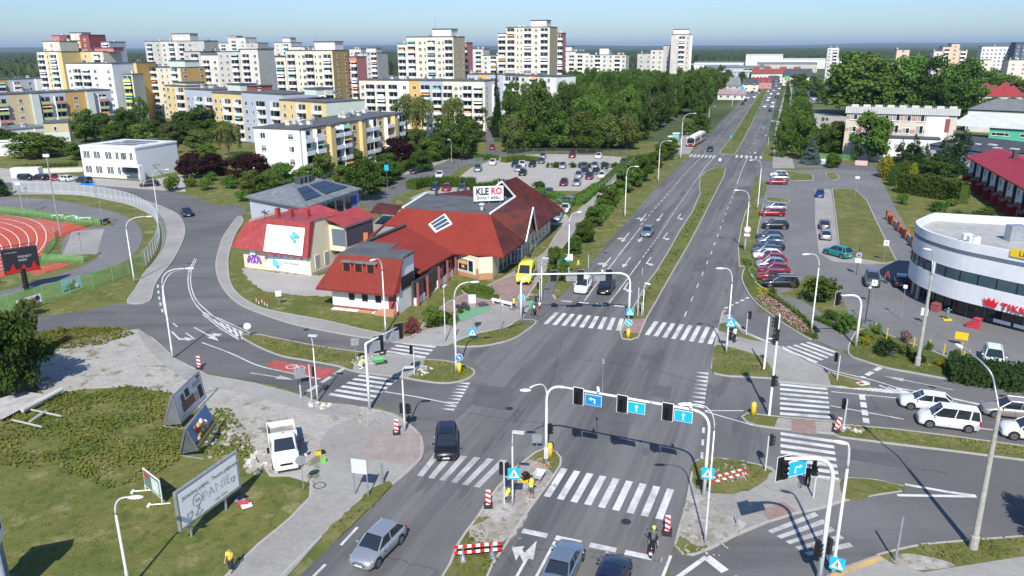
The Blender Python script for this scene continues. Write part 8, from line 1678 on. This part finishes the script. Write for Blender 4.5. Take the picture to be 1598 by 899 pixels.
a=G(228,768);c=G(254,789);root=empty('small_billboard',a,0,'small dark green advertising board on wheeled feet on the lawn','billboard');q=c-a;Q=[V(0,0,.5),q+V(0,0,.5),q+V(0,0,1.95),V(0,0,1.95)];boardquad(root,*Q,'white','frame',.06);Q=[q2(*Q,u,v,.01)for u,v in((.03,.05),(.97,.05),(.97,.95),(.03,.95))];mat('print_teal',(.12,.2,.17),.5);f=boardquad(root,*Q,'print_teal','poster',.01);patch(f,Q,.5,.95,.1,.9,'w_mint',.012);patch(f,Q,.05,.3,.6,.9,'print_red',.013);patch(f,Q,.6,.75,.3,.6,'white',.014)
for p in(V(0,0,0),q):MB().tube([p+V(-.9,-.1,.12),p+V(.5,.1,.12)],.05,5).tube([p+V(-.9,-.25,.1),p+V(-.9,.05,.1)],.1,8).tube([p+V(0,0,.1),p+V(0,0,.6)],.04,5).build('foot_rail','white',root)
root=empty('advertising_totem',(-29.5,36.4,0),.35,'tall blue-grey advertising totem cut by the left frame edge with a white top','totem');mat('totem_blue',(.16,.2,.28),.4);MB().box(-1.1,.95,-.35,.35,0,3.9).build('column','totem_blue',root);MB().box(-1.1,.85,-.36,-.34,0,3.4).build('front_panel','mesh_white',root);f=MB().box(-1.25,1.1,-.5,.5,4.0,5.2).build('sign_box','white',root)
MB().box(1.1,1.11,-.1,.28,4.6,4.95).build('printed_mark','print_navy',f);textmesh('a',.5,'print_navy',f,frameM(V(.6,-.52,4.75),V(1,0,0),V(0,0,1)));textmesh('ona',.3,'print_red',f,frameM(V(.6,-.52,4.3),V(1,0,0),V(0,0,1)))
g=G(42,453);root=empty('led_display',g,0,'black electronic display board on a thick black column beside the running track','display board');MB().tube([(0,0,0),(0,0,3.)],.32,12).build('column','black',root);M=Matrix.Rotation(face_cam(g)+.18,4,'Z');MB().box(-2.0,2.0,-.15,.5,2.5,5.7,M=M).build('casing','seat_dark',root)
f=MB().box(-1.9,1.9,-.17,-.15,2.6,5.6,M=M).build('screen',mat('screen_black',(.01,.01,.013),.3,emis=(.012,.012,.016,1)),root);mat('screen_red',(.3,.01,.01),.4,emis=(.4,.01,.01,.35));mat('screen_grey',(.3,.3,.32),.4,emis=(.5,.5,.55,.25))
MB().box(-1.9,1.9,-.18,-.17,2.6,2.95,M=M).build('red_strip','screen_red',f)
for x,h_ in((-1.1,.9),(.1,.7),(1.3,.95)):MB().add([M@V(x-.35,-.18,2.9),M@V(x+.35,-.18,2.9),M@V(x+.1,-.18,2.9+h_)],[(0,1,2)]).build('red_shape','screen_red',f)
for s,sz,x,z in(('TRENDY',.42,.45,4.55),('PARK',.42,.2,4.1),('O LIVE WORLD',.2,-1.,5.25)):textmesh(s,sz,'screen_grey',f,M@frameM(V(x,-.19,z),V(1,0,0),V(0,0,1)))
b=MB()
for z in(1.5,3.,4.5,6.0):b.tube([M@V(-2.6,.6,z),M@V(-1.9,.6,z)],.04,4)
b.tube([M@V(-2.6,.6,1.5),M@V(-2.6,.6,6)],.05,4);
for x in(-1.5,0,1.5):b.tube([M@V(x,.2,5.7),M@V(x,.2,6.05)],.04,4)
b.tube([M@V(-2.6,.2,6.05),M@V(2,.2,6.05)],.04,4);b.build('service_frame','black',root)
a=G(739.4,316,7.45);c=G(785.7,314,7.45);q=c-a;h_=2.2;root=empty('rooftop_sign',a,0,'white rooftop sign with black and red letters on the furniture shop','sign');Q=[V(0,0,.15),q+V(0,0,.15),q+V(0,0,h_+.2),V(0,0,h_+.2)];boardquad(root,*Q,'white','board',.2)
L_=q.length;X=q.normalized();Mx=lambda u,z:frameM(X*(u*L_)+V(0,-.02,z),X,V(0,0,1))
for s,u,m in(('KLE',.29,'ink'),('RO',.765,'print_red')):
 o=textmesh(s,1.45,m,root,Mx(u,1.6)@Matrix.Diagonal((.84,1,1,1)),'lettering',.02,wt=.05);o.location=(0,-.03,0)
o=textmesh('ŚWIAT MEBLI',.62,'ink_grey',root,Mx(.5,.62),'lettering',.02,wt=.012);o.location=(0,-.03,0)
for u in(.1,.5,.9):p=X*(u*L_);MB().tube([p+V(0,.1,.3),p+V(0,1.1,-.35)],.05,5).tube([p+V(0,.05,-.3),p+V(0,.05,.3)],.05,5).build('support','galv',root)
B=BL;x1,L,h1,h2=BLX;root=B.root
for i,ch in enumerate('NETIA'):textmesh(ch,.75,'ink_grey',root,frameM(V(x1+1.6+i*1.15,-.13,h1-.62),V(1,0,0),V(0,0,1)))
textmesh('Salon Sprzedaży',.42,'ink_grey',root,frameM(V(x1+4.3,-.13,1.5),V(1,0,0),V(0,0,1)))
for x,z,r_,m in((x1+1.5,1.2,.55,'print_cyan'),(x1+2.3,1.15,.42,'print_sky'),(x1+1.9,.75,.3,'print_blue'),(x1+1.3,1.65,.25,'print_cyan')):MB().sphere((x,-.105,z),r_,.01,r_*.9,seg=10).build('printed_shape',m,root)
bn=V(0,-.32,0)
for u,v,r_ in((L-2.0,6.0,.45),(L-2.0,5.3,.35),(L-1.5,5.9,.3),(L-2.5,5.7,.28)):
 t=(v-h1)/(h2-h1-.8);MB().sphere((u,-.87+1.08*t-.42+.0,v-.2),r_*.8,.03,r_,seg=10).build('printed_shape','print_cyan',root)
r_=random.Random(5)
for i in range(4):
 cx=1.0+i*.62;P=[V(cx+.3*math.cos(a*1.3+i),-.03,1.35+.5*math.sin(a*1.7+i*2))for a in[k*.6 for k in range(12)]];MB().tube(catmull(P,False,3),.09,5).build('graffiti','purple',root)
for i in range(3):MB().tube([(3.6+i*.25,-.02,1.2),(3.7+i*.25,-.02,1.9),(3.8+i*.25,-.02,1.4)],.02,4).build('graffiti','w_pink',root)
cum=[0]
for i in range(1,len(TC)):cum.append(cum[-1]+(TC[i]-TC[i-1]).length)
def at_s(s_):
 for i in range(1,len(TC)):
  if cum[i]>=s_:t=(s_-cum[i-1])/(cum[i]-cum[i-1]);return TC[i-1].lerp(TC[i],t),(TC[i]-TC[i-1]).normalized()
 return TC[-1],(TC[-1]-TC[-2]).normalized()
def s_of(px,z):return min([i*.05 for i in range(int(cum[-1]/.05))],key=lambda s_:abs(PR((at_s(s_)[0].x,at_s(s_)[0].y,z))[0]-px))
z0=2.85;sc0=s_of(1547,z0);p,t=at_s(sc0);nn=V(t.y,-t.x,0)*(1 if nf is None else 1);nn=nn if nn.y<0 else-nn
Mk=frameM(p-TKO+nn*.12+V(0,0,z0),t,V(0,0,1));mat('logo_red',(.62,.012,.03),.4)
b=MB();pts=[(-.55,-.4),(.55,-.4),(.8,.45),(.42,.1),(.28,.62),(0,.2),(-.28,.62),(-.42,.1),(-.8,.45)];P3=[Mk@V(x,y,0)for x,y in pts];b.add(P3+[Mk@V(x,y,.08)for x,y in pts],[tuple(range(8,-1,-1)),tuple(range(9,18))]+[(i,(i+1)%9,9+(i+1)%9,9+i)for i in range(9)]);o=b.build('crown_emblem','logo_red',TKROOT);bm=bmesh.new();bm.from_mesh(o.data);bmesh.ops.triangulate(bm,faces=bm.faces[:]);bmesh.ops.recalc_face_normals(bm,faces=bm.faces[:]);bm.to_mesh(o.data);bm.free()
s_=s_of(1563,z0)
prev_=0
for ch in 'TIKKURILA':
 wd_={'I':.3,'T':.62,'L':.6}.get(ch,.72);s_+=(prev_+wd_)/2+(.06 if prev_ else 0);prev_=wd_
 p,t=at_s(s_);nn=V(t.y,-t.x,0);nn=nn if nn.y<0 else-nn;textmesh(ch,1.0,'logo_red',TKROOT,frameM(p-TKO+nn*.12+V(0,0,z0-.05),t,V(0,0,1)),'lettering',.06,wt=.03);wd_={'I':.28,'T':.6,'L':.58}.get(ch,.7);s_+=0
s_=s_of(1578,9.0);p,t=at_s(s_);nn=V(t.y,-t.x,0);nn=nn if nn.y<0 else-nn;Mk=frameM(p-TKO+t*2.4+nn*.1+V(0,0,8.9),t,V(0,0,1));mat('leasing_yellow',(.75,.5,.02),.5);MB().box(-2.4,2.4,-.45,.45,-.04,.04,M=Mk).build('yellow_sign','leasing_yellow',TKROOT);textmesh('LEASING',.8,'ink',TKROOT,Mk@Matrix.Translation((0,0,.06)),'lettering',.01)
for px,py,nm,m,lb,dm in((1460,486,'red_crate','w_maroon','red display box under the canopy by the left column',(.5,.4,.9)),(1523,513,'red_drum','print_red','red bin stack beside the right column of the round building',(.32,.32,1.1)),(1513,511,'red_crate','print_red','low red box left of the red bin stack',(.35,.3,.5))):
 g=G(px,py);o=empty(nm,(g.x,g.y,.05),.6,lb,'bin');MB().box(-dm[0],dm[0],-dm[1],dm[1],0,dm[2]).build('body',m,o);MB().box(-dm[0]-.04,dm[0]+.04,-dm[1]-.04,dm[1]+.04,dm[2],dm[2]+.08).build('lid',m,o)
g=G(1477,500);o=empty('green_statue',(g.x,g.y,.05),0,'small green figure statue on a yellow base at the entrance','statue');MB().box(-.45,.45,-.3,.3,0,.15).build('base','yellow',o);MB().tube([(-.12,0,.15),(-.1,0,.6),(0,0,.9),(0,0,1.2)],[.1,.12,.2,.1],8).tube([(.12,0,.15),(.1,0,.6)],.1,8).sphere((0,0,1.35),.15).tube([(-.15,0,1.1),(-.4,0,1.3)],.06,6).tube([(.15,0,1.1),(.4,0,1.25)],.06,6).build('figure','print_teal',o,True)
g=G(820,752);o=empty('plate_compactor',(g.x,g.y,.14),.5,'yellow plate compactor with a black engine on the near island','machine');MB().box(-.4,.4,-.28,.28,.0,.12).build('plate','yellow',o);MB().box(-.25,.3,-.2,.2,.12,.5).sphere((0,0,.55),.25,.2,.15).build('engine','black',o);MB().tube([(-.3,.15,.4),(-.8,.2,1.1),(-1.0,.1,1.4),(-1.0,-.1,1.4),(-.8,-.2,1.1),(-.3,-.15,.4)],.03,6).build('handle','yellow',o)
def wheelbarrow(px,py,rz,m,lb,z=.14):
 g=G(px,py);o=empty('wheelbarrow',(g.x,g.y,z),rz,lb,'wheelbarrow');MB().add([V(-.45,-.3,.35),V(.3,-.25,.3),V(.3,.25,.3),V(-.45,.3,.35),V(-.6,-.4,.7),V(.55,-.35,.62),V(.55,.35,.62),V(-.6,.4,.7)],[(0,1,2,3),(0,4,5,1),(1,5,6,2),(2,6,7,3),(3,7,4,0)]).build('tray',m,o);MB().disc((.65,0,.18),(0,1,0),.18,12,0,.1).build('wheel','rubber',o);MB().tube([(.65,.1,.18),(-.3,.25,.35),(-1.0,.3,.6)],.025,5).tube([(.65,-.1,.18),(-.3,-.25,.35),(-1.0,-.3,.6)],.025,5).tube([(-.4,.25,.35),(-.4,.28,0)],.025,5).tube([(-.4,-.25,.35),(-.4,-.28,0)],.025,5).build('frame','galv',o)
wheelbarrow(841,752,1.2,'roof_pale','grey wheelbarrow beside the standing worker');wheelbarrow(592,571,.4,'green_frame','green wheelbarrow at the median roadworks')
g=G(497,712);o=empty('disc_cutter',(g.x,g.y,.12),.3,'yellow and black stone cutter lying right of the truck','tool');MB().box(-.22,.22,-.13,.13,.02,.3).build('motor','yellow',o);MB().disc((.35,0,.2),(0,1,0),.2,14,0,.02).build('blade','black',o);MB().tube([(-.2,0,.3),(0,0,.42),(.2,0,.3)],.025,5).build('handle','black',o)
g=G(505,724);o=empty('fuel_can',(g.x,g.y,.12),.6,'bright green can standing on the paving by the cutter','can');MB().box(-.17,.17,-.1,.1,0,.4).tube([(.08,0,.4),(.12,0,.5)],.04,6).build('body',mat('can_green',(.2,.6,.05),.5),o);MB().tube([(-.1,0,.4),(-.05,0,.46),(.04,0,.4)],.02,4).build('handle','black',o)
c=G(499,760);b=MB();P=[c+V(.42*math.cos(k*.35),.42*math.sin(k*.35),0)for k in range(19)];strip(b,P,.07,.135);tag(b.build('manhole_ring','rubber'),kind='structure')
def debris(name,px,py,n,rad,smin,smax,ms,z=.1,sy=1.):
 rs=random.Random(int(px));g=G(px,py);b=MB()
 for i in range(n):
  a=rs.uniform(0,6.28);r=rad*rs.uniform(0,1)**.6;s=rs.uniform(smin,smax);M=Matrix.Translation((g.x+r*math.cos(a),g.y+r*sy*math.sin(a),z+s*.3))@Matrix.Rotation(rs.uniform(0,3),4,'Z')@Matrix.Rotation(rs.uniform(-.3,.3),4,'X');b.box(-s,s,-s*rs.uniform(.5,1),s*.7,-s*.35,s*.35,rs.randrange(len(ms)),M)
 tag(b.build(name,ms),kind='stuff')
debris('rubble',366,676,90,2.4,.08,.26,['concrete','dust'],.02);debris('rubble',378,700,60,2.6,.06,.2,['concrete','dust'],.02);debris('rubble',570,655,60,1.5,.05,.14,['dust','concrete'],.12);debris('rubble',835,760,50,1.5,.03,.08,['concrete','dust'],.14);debris('rubble',575,565,70,1.6,.04,.12,['concrete','w_stone'],.13);debris('rubble',1130,738,40,2.0,.03,.1,['concrete','dust'],.14);debris('rubble',850,727,26,.8,.04,.12,['brick_low','dust'],.14);debris('rubble',1095,848,60,1.6,.03,.1,['concrete','dust'],.14);debris('rubble',655,580,40,1.2,.05,.16,['dust','w_stone'],.14);debris('rubble',505,635,18,.6,.06,.16,['w_stone'],.1);debris('rubble',488,633,14,.6,.06,.16,['w_stone'],.1);debris('rubble',1330,672,30,1.4,.06,.2,['w_stone','dust'],.14,.5)
debris('scattered_slabs',425,715,26,2.6,.15,.32,['w_stone','concrete'],.02);debris('gravel_spill',778,830,90,2.0,.02,.06,['dust'],.13)
c=G(378,785);o=empty('scrap_pile',(c.x,c.y,0),-.6,'pile of torn red, white and grey sheets lying beside the billboard','scrap')
for k,(m,x,y,z)in enumerate((('print_navy',-.7,.1,.05),('galv',-.2,0,.12),('print_red',.3,-.1,.16),('white',.7,-.15,.1),('black',-.4,.25,.2))):MB().box(-.35,.35,-.22,.22,0,.04,M=Matrix.Translation((x,y,z))@Matrix.Rotation(k*.4,4,'Z')@Matrix.Rotation(.15,4,'X')).build('sheet',m,o)
a=G(0,640);o=empty('corrugated_sheets',(a.x,a.y,0),0,'stack of grey corrugated roofing sheets at the left edge below the tree','roofing sheets');b=MB();A_,B_,C_=G(-50,662,.35)-a,G(34,634,.35)-a,G(76,616,.35)-a;D_=G(38,611,.35)-a;E_=G(-50,640,.35)-a
n=44;p0,p1,p2_,p3=G(3,655,.35)-a,G(77,616,.35)-a,G(38,611,.35)-a,G(-60,640,.35)-a;vs=[]
for i in range(n+1):
 u=i/n
 for v in(0,1):q=p0.lerp(p1,u).lerp(p3.lerp(p2_,u),v);vs.append(q+V(0,0,.07*(i%2)))
b.add(vs,[(2*i,2*i+2,2*i+3,2*i+1)for i in range(n)]);b.build('sheet',mat('corrugated',(.27,.26,.25),.8,noise=.25,nscale=1.5),o)
for(x0,y0,x1_,y1,r_,lb,nm,m)in((36,648,98,616,.22,'long grey pipe lying in the weeds beside the corrugated sheets','pipe','w_grey'),(50,645,97,656,.09,'thin beam crossing the short pipe in the weeds','beam','concrete'),(48,665,73,649,.14,'short grey pipe lying in the weeds','pipe','concrete'),(20,661,67,673,.09,'lower thin beam lying in the weeds','beam','concrete')):
 p,q=G(x0,y0),G(x1_,y1);o=MB().tube([V(0,0,r_+.25),q-p+V(0,0,r_+.3)],r_,10).build(nm,m);o.location=p;tag(o,lb,'pipe' if nm=='pipe' else 'beam')
b=empty('bench',G(165,350),1.2,'dark park bench beside the lantern on the stadium green','bench');MB().box(-.9,.9,-.25,.25,.4,.46).build('seat','black',b);MB().box(-.9,.9,.25,.3,.5,.9).build('backrest','black',b)
for x in(-.7,.7):MB().box(x-.04,x+.04,-.25,.25,0,.4).build('leg','black',b)
for i,(x,y)in enumerate(((90,339),(108,341),(120,342),(133,343))):o=empty('hurdle_stack',G(x,y),.2+i,['leftmost white bench board by the green rail','second white board by the green rail','third white board by the green rail','white leaning board at the rail end'][i],'board','white boards by the running track');MB().box(-1.1,1.1,-.2,.2,.35,.45).build('top','white',o);MB().box(-.9,-.8,-.2,.2,0,.35).box(.8,.9,-.2,.2,0,.35).build('leg','white',o)
a,c=G(768,474),G(801,482);d=c-a;o=empty('white_barrier',(a.x,a.y,.13),math.atan2(d.y,d.x),'long low white barrier across the shop forecourt','barrier');MB().box(0,d.length,-.15,.15,.35,.6).build('rail','white',o)
for x in(.2,d.length*.5,d.length-.2):MB().box(x-.06,x+.06,-.1,.1,0,.35).build('foot','white',o)
# ================================================================== PEOPLE
mat('skin',(.50,.29,.20),.55);mat('hair_dark',(.03,.02,.015),.7);mat('hair_brown',(.1,.055,.03),.7);mat('hivis',(.62,.75,.03),.6);mat('cloth_teal',(.03,.42,.38),.8);mat('cloth_navy',(.02,.03,.07),.8);mat('cloth_black',(.012,.012,.014),.8);mat('cloth_white',(.72,.72,.72),.8);mat('cloth_yellow',(.75,.52,.04),.8);mat('cloth_red',(.3,.02,.03),.8);mat('cloth_grey',(.12,.12,.13),.8);mat('cloth_green',(.02,.3,.1),.8);mat('shoe',(.03,.03,.03),.7);mat('helmet_lime',(.45,.8,.05),.4)
def capsule(b,p,q,r0,r1,n=9):
 p,q=Vector(p),Vector(q);d=(q-p);L=d.length or .001;d/=L;e=[]
 for k in range(4):a=math.pi/2*(1-k/4);e.append((p-d*r0*math.sin(a),max(.004,r0*math.cos(a))))
 for k in range(5):a=math.pi/2*k/4;e.append((q+d*r1*math.sin(a),max(.004,r1*math.cos(a))))
 b.tube([x[0]for x in e],[x[1]for x in e],n)
def remesh(b,name,m,parent,vox=.014):
 o=b.build(name,m);md=o.modifiers.new('r','REMESH');md.mode='VOXEL';md.voxel_size=vox;md.use_smooth_shade=True;s2=o.modifiers.new('s','SMOOTH');s2.iterations=3
 o.name=name;o.data.name=name;o.parent=parent;return o
def person(loc,rz,label,top,bottom,pose='stand',hair='hair_dark',sleeves='short',legs='trousers',s=1.,group=None,arms=None,helmet=None,cat='person',vest=None):
 root=empty('person',loc,rz,label,cat,group);root.scale=(s,s,s)
 lean={'bend':.75,'crouch':.7,'kneel':.8,'ride':.28}.get(pose,.04);hipz={'crouch':.42,'kneel':.5,'ride':.86}.get(pose,.92);hip=V(0,0,hipz)
 if pose=='bend':hip=V(-.12,0,.88)
 ax=V(math.sin(lean),0,math.cos(lean));waist=hip+ax*.2;chest=hip+ax*.42;neck=hip+ax*.55;head=neck+(ax*.4+V(0,0,.6)).normalized()*.16+V(.02,0,0)
 J={}
 for sd,y in(('l',1),('r',-1)):
  h_=hip+V(0,.09*y,-.02);st=.0
  if pose=='walk':st=.26*y
  if pose in('stand','push','bend'):kn=hip+V(.06+(.05*y if pose=='bend' else 0),.1*y,-.44);an=V(hip.x+.0+(.12 if pose=='bend' else 0),.11*y,.08)
  if pose=='walk':kn=V(.10+st*.55,.1*y,.50);an=V(st*1.1-.02,.1*y,.09 if y>0 else .16)
  if pose=='crouch':kn=V(.34,.17*y,.46);an=V(.04,.15*y,.08)
  if pose=='kneel':kn=V(.25,.12*y,.10 if y<0 else .5);an=V(-.15 if y<0 else .22,.12*y,.08)
  if pose=='ride':kn=V(.40,.24*y,.66);an=V(.30,.27*y,.24)
  sh=neck+V(0,.185*y,-.06)-ax*.02
  if pose in('bend','crouch','kneel'):el=sh+V(.12,.05*y,-.25);ha=el+V(.18,-.05*y,-.17)
  elif pose=='ride':el=sh+V(.20,.10*y,-.20);ha=V(.44,.34*y,1.10)
  elif pose=='push':el=sh+V(.05,.04*y,-.27);ha=el+V(.26,-.03*y,.0)
  else:el=sh+V(-.02-.08*(1 if pose=='walk' else 0)*y,.05*y,-.28);ha=el+V(.06-.06*y,.01*y,-.24)
  if arms=='phone' and y>0:el=sh+V(.16,.07,-.2);ha=head+V(.06,.13,-.04)
  J[sd]=(h_,kn,an,sh,el,ha,y)
 b=MB();capsule(b,hip,waist,.135,.12);capsule(b,waist,chest,.12,.145);capsule(b,chest,neck-ax*.05,.14,.09);capsule(b,neck-ax*.05,head-V(0,0,.02),.055,.055)
 b.sphere(head,.082,.075,.108,seg=12,rings=8);b.sphere(head+V(.085,0,-.01),.02,.014,.022,seg=6,rings=4);b.sphere(head+V(.05,0,-.08),.035,.035,.03,seg=8)
 for y in(1,-1):b.sphere(head+V(0,.077*y,-.01),.02,.012,.03,seg=6,rings=4)
 for h_,kn,an,sh,el,ha,y in J.values():
  capsule(b,h_,kn,.085,.058);capsule(b,kn,an,.056,.038);capsule(b,an+V(-.04,0,-.03),an+V(.14,0,-.045),.04,.032);capsule(b,neck-ax*.04,sh,.06,.055);capsule(b,sh,el,.05,.038);d=(ha-el).normalized();capsule(b,el,ha-d*.03,.037,.025)
  sdv=d.cross(V(0,0,1)).normalized()if abs(d.z)<.95 else V(1,0,0);up_=sdv.cross(d)
  capsule(b,ha-d*.02,ha+d*.05,.026,.03)
  for i in range(4):f0=ha+d*.06+sdv*(i-1.5)*.021;l_=(.05,.062,.057,.042)[i];capsule(b,f0,f0+d*l_*.55+up_*.004,.0095,.009,6);capsule(b,f0+d*l_*.55,f0+d*l_*.8-up_*l_*.45,.009,.008,6)
  t0=ha+d*.01+sdv*.03*y;capsule(b,t0,t0+d*.035+sdv*.03*y-up_*.01,.012,.010,6)
 remesh(b,'body','skin',root,.011)
 e_=MB()
 for y in(1,-1):e_.sphere(head+V(.075,.03*y,.015),.012,.014,.009,seg=6,rings=4)
 e_.build('eyes','black',root);MB().box(head.x+.077,head.x+.083,-.022,.022,head.z-.055,head.z-.047).build('mouth','w_maroon',root)
 c=MB();capsule(c,hip+ax*.04,waist,.148,.135);capsule(c,waist,chest,.138,.16);capsule(c,chest,neck-ax*.07,.155,.10)
 for h_,kn,an,sh,el,ha,y in J.values():capsule(c,neck-ax*.06,sh,.075,.068);capsule(c,sh,sh.lerp(el,.6 if sleeves=='short' else 1.),.064,.055);(capsule(c,el,el.lerp(ha,.85),.05,.038)if sleeves=='long' else None)
 remesh(c,'shirt',top,root)
 if vest:
  c=MB();capsule(c,hip+ax*.04,waist,.156,.142);capsule(c,waist,chest,.146,.168);capsule(c,chest,neck-ax*.09,.162,.115);remesh(c,'safety_vest',vest,root)
 c=MB();capsule(c,hip+ax*.06,hip-ax*.02,.145,.14)
 for h_,kn,an,sh,el,ha,y in J.values():
  if legs=='skirt':capsule(c,h_,h_.lerp(kn,.85),.12,.13);continue
  capsule(c,h_,kn if legs=='trousers' else h_.lerp(kn,.85),.10,.075);(capsule(c,kn,an,.07,.055)if legs=='trousers' else None)
 remesh(c,'skirt' if legs=='skirt' else('trousers' if legs=='trousers' else 'shorts'),bottom,root)
 for h_,kn,an,sh,el,ha,y in J.values():q=MB();capsule(q,an+V(-.05,0,-.035),an+V(.15,0,-.045),.048,.04);q.build('shoe','shoe',root,True)
 q=MB();
 if helmet:q.sphere(head+V(0,0,.03),.14,.13,.15,seg=14,rings=8);q.build('helmet',helmet,root,True);MB().box(head.x+.09,head.x+.14,-.09,.09,head.z-.03,head.z+.06).build('visor','glass_dark',root)
 else:q.sphere(head+V(-.018,0,.025),.092,.086,.105,seg=12,rings=8);q.build('hair',hair,root,True)
 return root
def pp(px,py,tx,ty,z=.13):g=G(px,py);t=G(tx,ty);return(g.x,g.y,z),math.atan2(t.y-g.y,t.x-g.x)
person(*pp(362,894,352,905,.02),'pedestrian in a yellow top and black skirt with one hand raised to the head','cloth_yellow','cloth_black','walk','hair_brown',legs='skirt',arms='phone')
person(*pp(829,779,838,740),'worker in hi-vis vest and dark shorts bending on the near island','cloth_grey','cloth_grey','bend',legs='shorts',vest='hivis',s=1.03);person(*pp(789,785,800,780),'worker in a hi-vis vest crouching behind the signal post','cloth_grey','cloth_grey','crouch',vest='hivis');person(*pp(562,578,580,572),'worker in pale hi-vis clothes kneeling at the median roadworks','cloth_white','cloth_white','kneel',vest='hivis');person(*pp(802,486,800,510),'man in a hi-vis vest and dark shorts standing before the forecourt barrier','cloth_grey','cloth_black','stand',legs='shorts',vest='hivis');person(*pp(902,424,905,440),'worker in hi-vis partly hidden behind the control cabinet','cloth_grey','cloth_grey','stand',vest='hivis')
person(*pp(829,490,842,500),'woman in a teal top and green skirt waiting at the far crossing','cloth_teal','cloth_green','stand','hair_brown',legs='skirt');person(*pp(836,481,846,490),'man in a dark blue shirt waiting behind the pushchair','cloth_navy','cloth_grey','stand');person(*pp(842,487,850,495),'child in white waiting beside the signal post','cloth_white','cloth_black','stand','hair_brown',s=.72,legs='shorts')
person(*pp(1146,536,1130,530,.14),'woman in a white shirt and black trousers holding a bicycle on the right island','cloth_white','cloth_black','push');person(*pp(1140,533,1120,525,.14),'second person in black standing on the far side of the bicycle','cloth_black','cloth_black','push');person(*pp(1259,762,1275,740,.14),'woman in black pushing a bicycle towards the lower zebra crossing','cloth_black','cloth_black','push','hair_brown',sleeves='long');person(*pp(1383,443,1380,460,.06),'person in a dark red top standing in the building shadow','cloth_red','cloth_black','stand')
def bicycle(px,py,tx,ty,label,col,z=.14):
 loc,rz=pp(px,py,tx,ty,z);o=empty('bicycle',loc,rz,label,'bicycle','bicycles')
 for x in(-.52,.52):w_=MB().tube([(x+.33*math.cos(k*.524),0,.34+.33*math.sin(k*.524))for k in range(13)],.02,5,cap=False).build('wheel','rubber',o);s_=MB();[s_.tube([(x,0,.34),(x+.32*math.cos(k*.785),0,.34+.32*math.sin(k*.785))],.005,3)for k in range(8)];s_.build('spokes','chrome',w_)
 MB().tube([(-.52,0,.34),(-.05,0,.3),(.35,0,.8),(-.2,0,.78),(-.05,0,.3)],.02,6).tube([(-.52,0,.34),(-.2,0,.78)],.015,6).tube([(.52,0,.34),(.35,0,.95)],.018,6).build('frame',col,o);MB().sphere((-.24,0,.88),.13,.07,.04).tube([(-.2,0,.75),(-.23,0,.88)],.015,5).build('saddle','black',o);MB().tube([(.3,-.27,1.0),(.38,0,.97),(.3,.27,1.0)],.014,6).build('handlebar','chrome',o)
 return o
bicycle(1143,531,1128,525,'bicycle held between the two people on the right island','car_grey');bicycle(1254,758,1270,738,'bicycle pushed by the woman in black','car_red');bicycle(805,485,818,484,'dark bicycle in front of the hi-vis man by the barrier','car_black');bicycle(1177,245.5,1185,246,'bicycle ridden over the far zebra crossing','car_grey',.05)
person((*G(1177,245.5).to_tuple()[:2],.12),0,'cyclist in a pale shirt riding over the far zebra crossing','cloth_white','cloth_grey','ride',s=1.)
g=G(834,495);o=empty('pushchair',(g.x,g.y,.13),-1.2,'black pushchair with a brown hood in front of the family at the crossing','pushchair');MB().sphere((0,0,.65),.38,.25,.25).build('seat','cloth_black',o,True);MB().sphere((-.1,0,.85),.28,.25,.2).build('hood','print_brown',o,True);MB().tube([(-.3,.2,.6),(-.6,.2,1.05),(-.6,-.2,1.05),(-.3,-.2,.6)],.02,5).tube([(.3,.22,.12),(-.2,.22,.6)],.02,5).tube([(.3,-.22,.12),(-.2,-.22,.6)],.02,5).tube([(-.35,.22,.12),(.2,.22,.6)],.02,5).tube([(-.35,-.22,.12),(.2,-.22,.6)],.02,5).build('frame','chrome',o)
for x in(.3,-.35):
 for y in(.22,-.22):MB().disc((x,y,.12),(0,1,0),.12,10,0,.05).build('wheel','rubber',o)
person((SCO.location.x,SCO.location.y,.09),SCO.rotation_euler.z,'scooter rider in a dark patterned shirt and shorts with a lime green helmet','cloth_grey','cloth_black','ride',legs='shorts',helmet='helmet_lime')
dg=bpy.context.evaluated_depsgraph_get()
for t,o,M,m in TXT:
 me=bpy.data.meshes.new_from_object(t.evaluated_get(dg));me.transform(M);me.materials.clear();me.materials.append(MATS[m]);me.name='lettering';o.data=me
for t,o,M,m in TXT:bpy.data.objects.remove(t)
# ================================================================== AIR
hz=bpy.data.materials.new('haze_air');hz.use_nodes=True;n=hz.node_tree
for x in list(n.nodes):n.nodes.remove(x)
o_=n.nodes.new('ShaderNodeOutputMaterial');pv=n.nodes.new('ShaderNodeVolumePrincipled');pv.inputs['Density'].default_value=5.5e-5;pv.inputs['Color'].default_value=(.62,.80,1,1);pv.inputs['Anisotropy'].default_value=.2
n.links.new(pv.outputs[0],o_.inputs['Volume']);MATS['haze_air']=hz
tag(MB().box(-31000,31000,-250,31000,-1,200).build('haze','haze_air'),kind='stuff')
